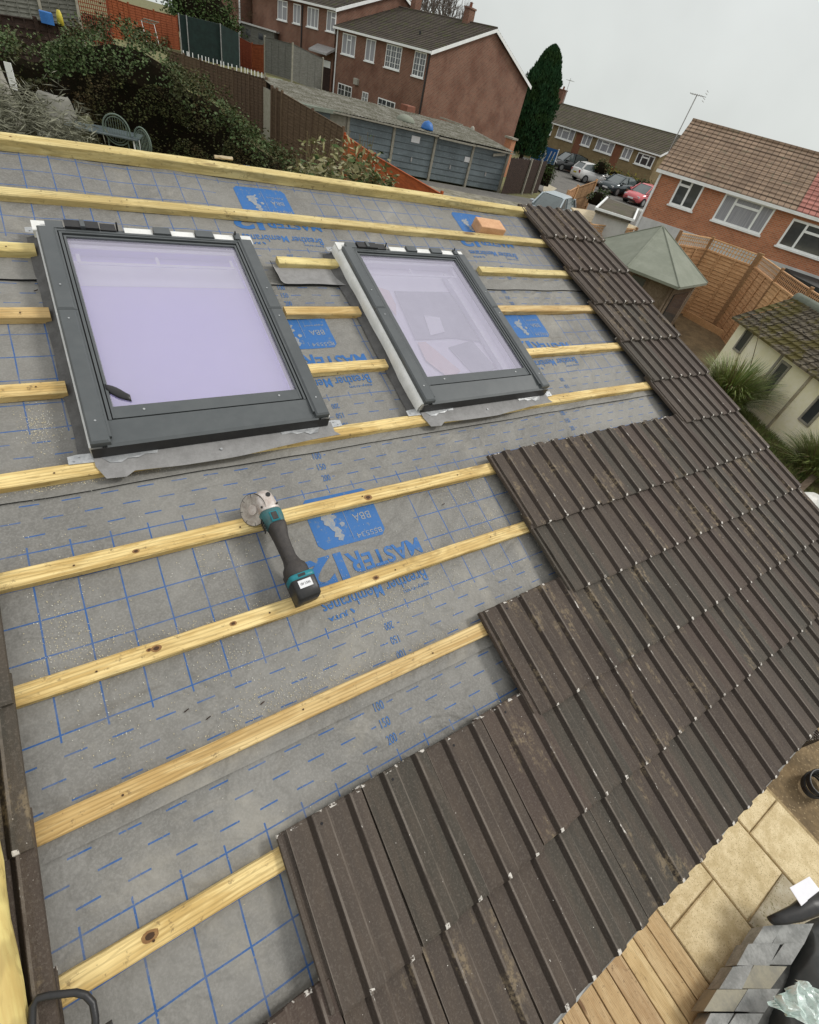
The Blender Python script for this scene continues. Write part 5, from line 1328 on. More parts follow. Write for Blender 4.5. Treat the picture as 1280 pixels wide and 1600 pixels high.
# ---- windows and houses
def wnd(par, x0, x1, z0, z1, bays=(0.5,), tl=(), pane='glass_dark', bars=None, sill=True, fw=0.065, proud=0.035):
    mb = MB(); y0, y1 = -proud, 0.02
    mb.box(x0, x0 + fw, y0, y1, z0, z1); mb.box(x1 - fw, x1, y0, y1, z0, z1)
    mb.box(x0 + fw, x1 - fw, y0, y1, z1 - fw, z1); mb.box(x0 + fw, x1 - fw, y0, y1, z0, z0 + fw)
    ed = [0.0] + list(bays) + [1.0]; w_ = x1 - x0
    for b in bays: mb.box(x0 + w_ * b - fw * 0.55, x0 + w_ * b + fw * 0.55, y0 + 0.002, y1, z0 + fw, z1 - fw)
    for i, f_ in tl:
        a = x0 + w_ * ed[i] + fw * 0.55; b = x0 + w_ * ed[i + 1] - fw * 0.55; z = z1 - (z1 - z0) * f_
        mb.box(a, b, y0 - 0.012, y1, z - fw * 0.55, z + fw * 0.55)
    if bars:
        for i in range(1, bars[0]): mb.box(x0 + w_ * i / bars[0] - 0.012, x0 + w_ * i / bars[0] + 0.012, y0 + 0.008, y1, z0 + fw, z1 - fw)
        for i in range(1, bars[1]): z = z0 + (z1 - z0) * i / bars[1]; mb.box(x0 + fw, x1 - fw, y0 + 0.009, y1, z - 0.012, z + 0.012)
    if sill: mb.box(x0 - 0.06, x1 + 0.06, -proud - 0.07, y1, z0 - 0.07, z0 - 0.002)
    f = mb.build('window', MT['upvc'], par)
    mb = MB(); mb.quad((x0 + 0.03, -0.012, z0 + 0.03), (x1 - 0.03, -0.012, z0 + 0.03), (x1 - 0.03, -0.012, z1 - 0.03), (x0 + 0.03, -0.012, z1 - 0.03))
    mb.build('pane', MT[pane], f)
    return f

def gable_house(name, label, M, x0, x1, dep, zg, ze, zr, wm, rm, oh=0.25, white_verge=True, cat='house', split=None, gut='upvc'):
    root = thing(name, label, cat, M)
    mb = MB(); yr = dep / 2
    P = [(0, zg), (dep, zg), (dep, ze), (yr, zr - 0.12), (0, ze)]
    Mx = Matrix(((0, 0, 1, 0), (1, 0, 0, 0), (0, 1, 0, 0), (0, 0, 0, 1)))
    mb.prism(P, x0, x1, 0, Mx); mb.build('wall', MT[wm], root)
    sl = (zr - ze) / yr; n = int((zr - ze) * math.hypot(1, 1 / sl) / 0.33) + 1
    def roofpart(a, b, mat_):
        mb = MB()
        for side in (0, 1):
            for k in range(n):
                t0, t1 = k / n, (k + 1) / n
                def pt(t, up):
                    y = -oh + (yr + oh) * t; z = ze - oh * sl + (zr - ze + oh * sl) * t + up
                    return (y if side == 0 else dep - y), z
                (ya, za), (yb, zb) = pt(t0, 0.085), pt(t1, 0.045)
                q = [(a, ya, za), (b, ya, za), (b, yb, zb), (a, yb, zb)]
                mb.quad(*(q if side == 0 else q[::-1]))
                ya2, za2 = pt(t0, 0.042)
                q = [(a, ya, za2), (b, ya, za2), (b, ya, za), (a, ya, za)]
                mb.quad(*(q if side == 0 else q[::-1]))
        for x, fl in ((a, 0), (b, 1)):
            for side in (0, 1):
                y0_ = -oh if side == 0 else dep + oh
                q = [(x, y0_, ze - oh * sl - 0.02), (x, yr, zr - 0.02), (x, yr, zr + 0.06), (x, y0_, ze - oh * sl + 0.085)]
                mb.quad(*q)
        mb.tube([(a, yr, zr + 0.05), (b, yr, zr + 0.05)], 0.09, 8)
        return mb.build('roof', mat_, root)
    if split:
        roofpart(x0 - 0.2, split, MT[rm]); roofpart(split, x1 + 0.2, MT['rt_red'])
    else: rf = roofpart(x0 - 0.2, x1 + 0.2, MT[rm])
    mb = MB(); mb.box(x0 - 0.2, x1 + 0.2, -oh - 0.10, -oh, ze - oh * sl - 0.10, ze - oh * sl + 0.03); mb.box(x0 - 0.2, x1 + 0.2, -oh, 0.0, ze - oh * sl - 0.10, ze - oh * sl - 0.06)
    mb.build('gutter', MT[gut], root)
    if white_verge:
        for x in (x0 - 0.24, x1 + 0.20):
            mb = MB()
            for side in (0, 1):
                y0_ = -oh if side == 0 else dep + oh
                v = [(x, y0_, ze - oh * sl - 0.16), (x, yr, zr - 0.16), (x, yr, zr + 0.035), (x, y0_, ze - oh * sl + 0.045)]
                v2 = [(p[0] + 0.04, p[1], p[2]) for p in v]
                mb.add(v + v2, [(0, 1, 2, 3), (7, 6, 5, 4), (0, 4, 5, 1), (3, 2, 6, 7), (0, 3, 7, 4)])
            mb.build('bargeboard', MT['upvc'], root)
    return root

# big gable house
F = Facade(at(528, 42, 54), -75); a = Zf(380, 0, 2.667)
ZE = (F.px(*a((395, 112))[0])[1] + F.px(*a((785, 205))[0])[1]) / 2
LB = F.px(*a((787, 206))[0])[0]
bh = gable_house('brick_house', 'brown brick house with white framed windows and a wide gable end', FR((F.o.x, F.o.y, 0), -75), 0, LB, 13.2, -4.2, ZE, ZE + 2.30, 'brick', 'rt_brown')
for pts, kw in (([(420, 135), (472, 150), (465, 237), (408, 222)], dict(bays=(0.36, 0.66), tl=((1, 0.28),), pane='curtain')),
                ([(518, 160), (556, 168), (545, 262), (505, 250)], dict(bays=(0.5,), pane='curtain')),
                ([(602, 182), (665, 195), (652, 298), (588, 275)], dict(bays=(0.33, 0.66), bars=(6, 4))),
                ([(718, 210), (768, 222), (750, 328), (704, 312)], dict(bays=(0.5,), bars=(4, 4)))):
    x0_, x1_, z0_, z1_ = F.rect(a(*pts)); wnd(bh, x0_, x1_, z0_, z1_, **kw)
for pts in ([(400, 345), (458, 362), (448, 400), (392, 382)], [(500, 380), (524, 388), (518, 418), (494, 410)], [(565, 403), (636, 430), (630, 455), (560, 440)]):
    x0_, x1_, z0_, z1_ = F.rect(a(*pts)); wnd(bh, x0_, x1_, z1_ - 1.1, z1_, bays=(0.5,), bars=(4, 3), sill=False)
for x in (0.12, LB - 0.08):
    mb = MB(); mb.tube([(x, -0.07, ZE - 0.2), (x, -0.07, -4.0)], 0.055, 8); mb.build('downpipe', MT['upvc' if x < 1 else 'black'], bh)
def on_ridge(px_, F_, off):
    G_ = Facade(F_.o, F_.h, off); return G_.px(*px_)
def chimney(root, x, y, z, h, w_=0.55):
    mb = MB(); mb.box(x - w_ / 2, x + w_ / 2, y - 0.35, y + 0.35, z - 0.8, z + h); mb.box(x - w_ / 2 - 0.05, x + w_ / 2 + 0.05, y - 0.4, y + 0.4, z + h, z + h + 0.10)
    c_ = mb.build('chimney', MT['brick'], root)
    mb = MB(); mb.tube([(x, y, z + h + 0.1), (x, y, z + h + 0.38)], 0.11, 10); mb.build('chimney_pot', MT['terracotta'], c_)
x_, z_ = on_ridge((731, 34), F, 6.6); chimney(bh, x_, 6.6, ZE + 2.3, 0.75)
x_, z_ = on_ridge((645, 15), F, 6.6); chimney(bh, x_, 6.9, ZE + 2.4, 0.9)
mb = MB(); x2, z2 = on_ridge((731, 20), F, 6.6); mb.tube([(x2 - 0.7, 6.6, ZE + 2.2), (x2 - 0.8, 6.6, ZE + 5.0)], 0.03, 5); mb.build('aerial_pole', MT['aluminium'], bh)
for px_ in ((580, 40), (656, 54)):
    G_ = Facade(F.o, F.h, 2.0); x_, z_ = G_.px(*px_); mb = MB(); mb.tube([(x_, 2.0, z_ - 0.4), (x_, 2.0, z_ + 0.2)], 0.08, 8); mb.build('vent_pipe', MT['black'], bh)
mb = MB(); G_ = Facade(F.o, F.h, 0)
x0_, z0_ = F.px(*a((475, 340))[0]); mb.cbox(x0_ - 0.25, x0_ + 0.25, -0.20, 0.0, z0_ - 0.2, z0_ + 0.2, 0.05); mb.build('flue_cover', MT['wicker'], bh)
# second, higher house to the left
ZH = F.px(*a((412, 38))[0])[1]
h2 = gable_house('brick_house', 'brown brick house with a small white porch canopy, left of the wide gable house', FR((F.o.x, F.o.y, 0), -75), -12.0, -0.3, 13.2, -4.0, ZH, ZH + 2.3, 'brick', 'rt_brown')
for pts, kw in (([(148, -2), (188, 5), (182, 88), (142, 80)], dict(bays=(0.5,), tl=((1, 0.3),), pane='curtain')), ([(212, 14), (243, 20), (238, 102), (208, 95)], dict(bays=(0.5,), pane='curtain')),
                ([(270, 27), (317, 36), (312, 120), (267, 110)], dict(bays=(0.35, 0.68), pane='curtain')), ([(352, 42), (390, 50), (383, 136), (347, 128)], dict(bays=(0.5,), tl=((1, 0.3),), pane='curtain'))):
    x0_, x1_, z0_, z1_ = F.rect(a(*pts)); wnd(h2, x0_, x1_, z0_, z1_, **kw)
x0_, z0_ = F.px(*a((310, 190))[0]); x1_, z1_ = F.px(*a((385, 210))[0])
mb = MB(); mb.add([(x0_, -0.9, z0_ - 0.30), (x1_, -0.9, z0_ - 0.30), (x1_, 0.0, z0_ + 0.15), (x0_, 0.0, z0_ + 0.15), (x0_, -0.9, z0_ - 0.42), (x1_, -0.9, z0_ - 0.42), (x1_, 0.0, z0_ - 0.0), (x0_, 0.0, z0_ - 0.0)], [(0, 1, 2, 3), (4, 5, 1, 0), (1, 5, 6, 2), (0, 3, 7, 4), (7, 6, 5, 4)])
mb.build('porch_canopy', MT['aluminium'], h2)
x0_, z0_ = F.px(*a((333, 245))[0]); mb = MB(); mb.box(x0_, x0_ + 1.1, -0.03, 0.02, z0_ - 2.3, z0_); d_ = mb.build('door', MT['fence_dark'], h2)
mb = MB(); mb.box(x0_ + 0.05, x0_ + 1.05, -0.05, -0.03, z0_ - 0.45, z0_ - 0.03); mb.build('fanlight', MT['upvc'], d_)
x_ = F.px(*a((247, 100))[0])[0]; mb = MB(); mb.tube([(x_, -0.07, ZH - 0.3), (x_, -0.07, -3.5)], 0.055, 8); mb.build('downpipe', MT['black'], h2)
h3 = gable_house('brick_house', 'brown brick house at the far left of the brick row, mostly cut off', FR((F.o.x, F.o.y, 0) , -75) @ Matrix.Translation((0, -0.8, 0)), -24.0, -12.6, 9.6, -3.5, ZH + 1.0, ZH + 3.5, 'brick', 'rt_brown')
for x in (-14.5, -17.5): wnd(h3, x, x + 1.1, ZH - 0.9, ZH + 0.4, bays=(0.5,), pane='curtain')
mb = MB(); mb.tube([(-12.68, -0.07, ZH + 0.6), (-12.68, -0.07, -3.5)], 0.07, 8); mb.build('downpipe', MT['upvc'], h3)
# brick pier at the foot of the gable
pr_ = at(799, 217, 47.5); ph = thing('brick_pier', 'small brick pier with a pale cap right of the wide gable', 'pier', FR((pr_.x, pr_.y, 0), 15))
mb = MB(); mb.box(-0.3, 0.3, -0.3, 0.3, G0, pr_.z); mb.build('pier', MT['brickorange'], ph); mb = MB(); mb.box(-0.4, 0.4, -0.4, 0.4, pr_.z, pr_.z + 0.12); mb.build('cap', MT['concrete'], ph)

# far terrace
F2 = Facade(at(860, 187.5, 75), -85); a = Zf(780, 80, 2.56)
ZE2 = (F2.px(*a((205, 275))[0])[1] + F2.px(*a((645, 415))[0])[1]) / 2; L2 = F2.px(*a((640, 425))[0])[0]
tr2 = gable_house('terraced_houses', 'long low yellow brown brick terrace beyond the parked cars', FR((F2.o.x, F2.o.y, 0), -85), -9, L2, 8.5, -4.4, ZE2, ZE2 + 1.75, 'brickyellow', 'rt_terr', cat='terrace', gut='upvc')
for pts, kw in (([(185, 285), (222, 290), (205, 335), (172, 325)], dict(bays=(0.5,), pane='glass_dark')), ([(240, 292), (312, 315), (292, 362), (228, 345)], dict(bays=(0.3, 0.7), tl=((1, 0.3),), pane='curtain')), ([(342, 328), (378, 340), (360, 385), (325, 372)], dict(bays=(0.5,), pane='curtain')),
                ([(398, 345), (468, 370), (448, 415), (380, 395)], dict(bays=(0.3, 0.7), tl=((1, 0.3),), pane='curtain')), ([(502, 382), (540, 392), (520, 437), (485, 428)], dict(bays=(0.5,), pane='curtain')), ([(560, 400), (628, 425), (605, 470), (540, 447)], dict(bays=(0.3, 0.7), tl=((1, 0.3),), pane='glass_dark'))):
    x0_, x1_, z0_, z1_ = F2.rect(a(*pts)); wnd(tr2, x0_, x1_, z0_, z1_, fw=0.11, **kw)
for s0, s1 in (((318, 325), (335, 395)), ((470, 375), (492, 440))):
    xa = F2.px(*a(s0)[0])[0]; xb = F2.px(*a(s1)[0])[0] 
    mb = MB(); mb.box(xa - 0.1, xa + 0.9, -0.02, 0.02, -4.3, ZE2 - 0.3); mb.build('brick_panel', MT['brickred2'], tr2)
x_, z_ = on_ridge((874, 160), F2, 4.25); chimney(tr2, x_, 4.25, ZE2 + 1.7, 1.3, 0.8)
mb = MB(); mb.tube([(x_ + 0.6, 4.2, ZE2 + 1.6), (x_ + 0.6, 4.2, ZE2 + 4.2)], 0.03, 4)
for k in range(5): mb.tube([(x_ + 0.2 + 0.2 * k, 3.9, ZE2 + 4.0), (x_ + 0.2 + 0.2 * k, 4.6, ZE2 + 4.0)], 0.015, 3)
mb.build('aerial', MT['aluminium'], tr2)

# right house
F3 = Facade(at(1038, 258, 32), -64); a = Zf(780, 80, 2.56)
ZE3 = 0.47
rhh = gable_house('semi_detached_house', 'orange brick house with tan and red tiled roof and a tall aerial', FR((F3.o.x, F3.o.y, 0), -64), 0, 22, 7.0, -4.2, ZE3, ZE3 + 2.05, 'brickorange', 'rt_tan', oh=0.18, split=F3.px(*a((1187, 640))[0])[0], white_verge=False)
def R3_(pts): return F3.rect(a(*pts))
x0_, x1_, z0_, z1_ = R3_([(735, 500), (830, 530), (770, 642), (678, 607)]); wnd(rhh, x0_, x1_, z0_, z1_, bays=(0.5,), tl=((0, 0.27),), fw=0.09)
x0_, x1_, z0_, z1_ = R3_([(915, 560), (1110, 632), (1040, 738), (850, 670)]); wnd(rhh, x0_, x1_, z0_, z1_, bays=(0.25, 0.75), tl=((1, 0.27),), pane='curtain', fw=0.09)
x0_, x1_, z0_, z1_ = R3_([(1185, 660), (1365, 735), (1290, 843), (1112, 767)]); wnd(rhh, x0_, x1_, z0_, z1_, bays=(0.33,), tl=((1, 0.3),), fw=0.09)
wnd(rhh, x1_ + 1.6, x1_ + 3.8, z0_, z1_, bays=(0.33,), pane='curtain', fw=0.09)
zb_ = (F3.px(1005, 337)[1] + F3.px(1088, 367)[1]) / 2
mb = MB(); mb.box(0.0, 9.5, -0.035, 0.0, -4.2, zb_); mb.build('render_band', MT['whiterender'], rhh)
mb = MB(); mb.tube([(0.05, -0.08, ZE3 - 0.1), (0.05, -0.08, -4.2)], 0.06, 8); mb.build('downpipe', MT['upvc'], rhh)
mb = MB(); xa, za = on_ridge((1056, 214), F3, 2.2); x2, z2 = Facade(F3.o, -64, 2.2).px(1090, 147)
mb.tube([(xa, 2.2, za - 1.0), (x2, 2.2, z2)], 0.028, 6)
for k in range(6): mb.tube([(x2 - 0.28 + 0.11 * k, 1.8, z2 - 0.03), (x2 - 0.28 + 0.11 * k, 2.6, z2 - 0.03)], 0.012, 4)
mb.tube([(x2 - 0.35, 2.2, z2 - 0.03), (x2 + 0.45, 2.2, z2 - 0.03)], 0.016, 4)
for zz_ in (-0.2, -0.1, 0.08, 0.18): mb.tube([(x2 + 0.4, 1.85, z2 + zz_), (x2 + 0.4, 2.55, z2 + zz_)], 0.012, 4)
mb.build('aerial', MT['aluminium'], rhh)
xg, zg_ = Facade(F3.o, -64, 1.4).px(1068, 246); mb = MB(); mb.tube([(xg, 1.4, zg_ - 0.4), (xg, 1.4, zg_ + 0.15)], 0.07, 8); mb.box(xg - 0.45, xg + 0.35, 1.1, 1.6, zg_ - 0.35, zg_ - 0.2); mb.build('vent_pipe', MT['black'], rhh)
# dark lean-to in front of the right house
le = thing('lean_to', 'low grey felt lean to roof against the right brick house', 'lean-to')
T = [gz(*p, -1.75) for p in ((1196, 388), (1300, 415), (1320, 470), (1240, 430))]
mb = MB(); mb.prism([(p.x, p.y) for p in T], -4.0, -1.75); mb.build('roof', MT['darkrender'], le)

# ---- garages
GX, GY = 14.35, 27.55
gar = thing('garage_block', 'row of four faded blue grey garages under a mossy corrugated roof', 'garages', FR((GX, GY, 0), -3.5))
PW = 2.72
for k in range(5):
    mb = MB(); mb.cbox(PW * k - 0.07, PW * k + 0.07, -0.10, 0.10, G0 - 0.1, -0.98, 0.01); mb.build('concrete_post', MT['concrete'], gar)
for k in range(4):
    mb = MB(); x0_, x1_ = PW * k + 0.09, PW * (k + 1) - 0.09; H_ = 2.02; n = 7
    for j in range(n):
        z0_ = G0 + 0.07 + H_ * j / n; z1_ = G0 + 0.07 + H_ * (j + 1) / n
        mb.add([(x0_, 0.0, z0_), (x1_, 0.0, z0_), (x1_, -0.035, z0_ + 0.03), (x0_, -0.035, z0_ + 0.03), (x1_, -0.012, z1_), (x0_, -0.012, z1_)], [(0, 1, 2, 3), (3, 2, 4, 5)])
    dr_ = mb.build('garage_door', MT['garagedoor'], gar)
    mb = MB(); xm = (x0_ + x1_) / 2; mb.box(xm - 0.04, xm + 0.04, -0.06, -0.03, G0 + 0.75, G0 + 0.95); mb.build('handle', MT['aluminium'], dr_)
Fg = Facade((GX, GY), -3.5); a = Zf(400, 100, 3.048)
x0_, z0_ = Fg.px(*a((742, 338))[0]); x1_, z1_ = Fg.px(*a((776, 378))[0])
mb = MB(); mb.box(x0_, x1_, -0.055, -0.04, z1_, z0_); sgn = mb.build('notice', MT['label'], gar)
x0_, z0_ = Fg.px(*a((1005, 455))[0]); mb = MB(); mb.box(x0_ - 0.2, x0_ + 0.2, -0.045, -0.038, z0_ - 0.12, z0_ + 0.14); mb.build('paint_patch', MT['label'], gar)
mb = MB(); x0_, z0_ = Fg.px(*a((1150, 428))[0]); mb.bar((x0_ - 0.4, -0.15, z0_ - 0.08), (x0_ + 0.5, -0.15, z0_ + 0.08), 0.06, 0.14); mb.build('loose_board', MT['concrete'], gar)
mb = MB(); vs = []; nxx = 150
for j, (y, z) in enumerate(((-0.30, -0.97), (2.6, -0.80), (5.6, -0.62))):
    for i in range(nxx + 1):
        x = -3.2 + (PW * 4 + 3.5) * i / nxx; vs.append((x, y, z + 0.03 * sin(i * 2 * pi / 2) + (0.03 if i % 2 else 0) + 0.02 * nz(x, y)))
mb.add(vs, [(j * (nxx + 1) + i, j * (nxx + 1) + i + 1, (j + 1) * (nxx + 1) + i + 1, (j + 1) * (nxx + 1) + i) for j in range(2) for i in range(nxx)])
rf_ = mb.build('roof', MT['corr'], gar)
mb = MB(); mb.box(-3.2, PW * 2, -0.33, -0.29, -1.06, -0.99); mb.box(PW * 2 + 0.05, PW * 3, -0.30, -0.26, -1.12, -1.03); mb.box(PW * 3, PW * 4 + 0.3, -0.33, -0.29, -1.09, -1.02); mb.build('fascia', MT['concrete'], gar)
mb = MB(); mb.box(-3.2, -3.1, 0, 5.5, G0, -1.0); mb.box(PW * 4, PW * 4 + 0.08, 0.1, 5.5, G0, -1.02); mb.box(-3.2, PW * 4, 5.42, 5.5, G0, -0.72); mb.box(-3.1, 0, 0.0, 0.05, G0, -1.06); mb.build('wall', MT['concrete'], gar)
MG = FR((GX, GY, 0), -3.5)
def onroof(px_, py_):
    p = gz(px_, py_, -0.78); return p
def rthing(name, label, cat, px_, py_, fn, m, z=-0.80):
    p = onroof(px_, py_); mb = MB(); fn(mb); return tag(mb.build(name, MT[m], M=FR((p.x, p.y, z), 20), smooth=(m in ('wicker', 'blue', 'greenfelt'))), label, cat)
def dome(R_, H_, n=14, k=6):
    return lambda mb: mb.loft([[(R_ * math.sqrt(max(0.0004, 1 - (j / k) ** 2)) * cos(a), R_ * math.sqrt(max(0.0004, 1 - (j / k) ** 2)) * sin(a), H_ * j / k) for a in [2 * pi * q / n for q in range(n)]] for j in range(k + 1)])
rthing('wicker_basket', 'upturned pale wicker basket on the mossy garage roof', 'basket', 629, 166, dome(0.55, 0.70), 'wicker', -0.72)
rthing('clay_pot', 'dull red clay box beside the wicker basket on the garage roof', 'pot', 636, 178, lambda mb: mb.cbox(-0.42, 0.42, -0.3, 0.3, 0, 0.5, 0.04), 'terracotta', -0.82)
rthing('green_sack', 'dark green sack lying on the garage roof edge', 'sack', 634, 187, dome(0.55, 0.32), 'greenfelt', -0.86)
rthing('blue_bag', 'bright blue bag on the front edge of the garage roof', 'bag', 668, 198, dome(0.36, 0.40), 'blue', -0.90)
rthing('stone_ball', 'small pale ball near the right end of the garage roof', 'ball', 738, 203, dome(0.17, 0.25), 'wicker')
for i, (x, y, x2, y2) in enumerate(((636, 160, 700, 186), (668, 170, 690, 178), (688, 186, 722, 198))):
    p, q = onroof(x, y), onroof(x2, y2); mb = MB(); mb.bar((p.x, p.y, -0.68), (q.x, q.y, -0.68), 0.14, 0.08)
    tag(mb.build('loose_plank', MT['concrete' if i else 'fence_grey']), '%s of the three loose boards lying on the garage roof' % ('longest', 'shortest', 'rightmost')[i], 'board', 'loose boards on the garage roof')
# green felt shed roof, left of garages
gs = thing('felt_roofed_shed', 'shed with a worn pale green felt roof left of the garages', 'shed')
a = Zf(400, 100, 3.048)
T = [gz(*p, -0.95) for p in a((62, 62), (120, 72), (420, 208), (415, 228), (240, 195), (150, 168))]
if sum(T[i].x * T[(i + 1) % 6].y - T[(i + 1) % 6].x * T[i].y for i in range(6)) < 0: T = T[::-1]
mb = MB(); mb.prism([(p.x, p.y) for p in T], -1.10, -0.95); mb.build('roof', MT['greenfelt2'], gs)
c = sum((Vector(p) for p in T), Vector()) / 6
mb = MB(); mb.prism([(c.x + (p.x - c.x) * 0.93, c.y + (p.y - c.y) * 0.93) for p in T], G0, -1.12); mb.build('wall', MT['garagedoor'], gs)

# ---- dark gate fence with ivy right of the garages
g1, g2 = gz(783, 304, G0), gz(838, 303, G0)
gt = thing('dark_gate', 'dark boarded gate fence with two pale posts right of the garages', 'gate')
d = g2 - g1; L = math.hypot(d.x, d.y); Mx = FR((g1.x, g1.y, 0), math.degrees(math.atan2(d.y, d.x)))
mb = MB(); k = 0
while k * 0.16 < L: mb.box(0.16 * k, 0.16 * k + 0.145, -0.012, 0.012 + 0.004 * (k % 2), G0 + 0.05, -1.25 + 0.03 * (k % 3)); k += 1
mb.build('board_panel', MT['fence_dark'], gt, Mx)
for x in (0.52, 0.82):
    mb = MB(); mb.box(L * x - 0.06, L * x + 0.06, -0.12, -0.02, G0, -1.15); mb.build('post', MT['concrete'], gt, Mx)
iv = gz(846, 300, G0)
bush('ivy_column', 'column of dark ivy at the right end of the dark gate', 'ivy', Vector((iv.x, iv.y, G0 + 0.9)), (0.55, 0.5, 1.15), 2400, 0.10, [MT['fol_green'], MT['fol_hedge']], 51, varp)

# ---- cypress and bare trees
cb, ct = at(824, 214, 66), at(853, 66, 66)
cy = thing('cypress_tree', 'tall dense dark green cypress between the gable house and terrace', 'tree', FR((cb.x, cb.y, cb.z - 1.5)))
Hc = ct.z - cb.z + 1.5; r = random.Random(9); mb = MB(); pts = []
for _ in range(26000):
    t_ = r.random() ** 0.85; R_ = 2.05 * (1 - t_ ** 5.0) ** 0.7 * (0.86 + 0.14 * min(1, t_ * 6)) * (1.06 - 0.22 * t_) ; an = r.uniform(0, 2 * pi)
    R_ *= (1 + 0.24 * nz(cos(an) * 2.2, sin(an) * 2.2, t_ * 7) + 0.22 * nz(cos(an) * 6, sin(an) * 6, t_ * 20)) * (r.uniform(0.80, 1.06))
    lobe = 0.25 * sin(t_ * 9)
    pts.append((R_ * cos(an) + lobe * 0.3, R_ * sin(an), t_ * Hc))
for p in pts:
    L = r.uniform(0.15, 0.34); p = Vector(p); u_ = Vector((p.x, p.y, 0)).normalized() * 0.35 + Vector((r.gauss(0, .18), r.gauss(0, .18), 1)); u_.normalize()
    s_ = u_.cross(Vector((r.gauss(0, 1), r.gauss(0, 1), 0.1))).normalized() * L * 0.22
    mb.add([p - u_ * L * 0.5, p + s_, p + u_ * L * 0.5, p - s_], [(0, 1, 2, 3)], 0)
mb.build('crown', [MT['fol_cyp']], cy, uv=False)
mb = MB(); mb.loft([[(1.6 * (1 - (j / 9) ** 5.0) ** 0.75 * cos(b), 1.6 * (1 - (j / 9) ** 5.0) ** 0.75 * sin(b), 0.3 + (Hc - 1.0) * j / 9) for b in [2 * pi * q / 12 for q in range(12)]] for j in range(10)])
mb.build('inner_branches', MT['fol_core'], cy); mb = MB(); mb.tube([(0, 0, -1.5), (0, 0, 2.5)], 0.22, 8); mb.build('trunk', MT['bark'], cy)

def bare_tree(c, H, seed, label, spread=0.5, cat='tree'):
    root = thing('bare_tree', label, cat, FR(c)); r = random.Random(seed); mb = MB(); tk_ = MB()
    def grow(p, d, L, rad, dep, M_):
        q = p + d * L; M_.tube([p, p.lerp(q, 0.5) + Vector((r.gauss(0, .03 * L), r.gauss(0, .03 * L), 0)), q], rad, 5 if dep > 3 else 3, r2=rad * 0.7, caps=False)
        if dep == 0: return
        for _ in range(3 if dep > 2 else 4):
            nd = (d + Vector((r.gauss(0, spread), r.gauss(0, spread), r.gauss(0.12, spread * 0.5)))).normalized()
            grow(p.lerp(q, r.uniform(0.55, 1.0)), nd, L * r.uniform(0.62, 0.82), rad * 0.62, dep - 1, mb)
    tk_.tube([(0, 0, 0), (0, 0, H * 0.3)], H * 0.022, 8, r2=H * 0.016); tk_.build('trunk', MT['bark'], root)
    for _ in range(4):
        grow(Vector((0, 0, H * 0.28)), Vector((r.gauss(0, .35), r.gauss(0, .35), 1)).normalized(), H * 0.24, H * 0.012, 4, mb)
    mb.build('branches', MT['twig'], root, uv=False)
c = at(672, 45, 92); bare_tree(Vector((c.x, c.y, c.z - 7)), 13.5, 3, 'bare winter tree behind the wide gable house roof')
c = at(700, 45, 98); bare_tree(Vector((c.x, c.y, c.z - 7)), 12.5, 4, 'smaller bare winter tree right of the other behind the roofs')
c = at(905, 178, 150); bush('distant_tree', 'faint distant tree crown above the far terrace roof', 'tree', Vector((c.x, c.y, c.z - 1.5)), (2.5, 2, 2.0), 900, 0.35, [MT['fol_lav']], 61, core=False)
c = at(1276, 262, 120); bush('distant_tree', 'distant grey tree crown beside the red roof at the right edge', 'tree', Vector((c.x, c.y, c.z - 2)), (3, 3, 3.0), 1600, 0.4, [MT['fol_lav']], 62, core=False)

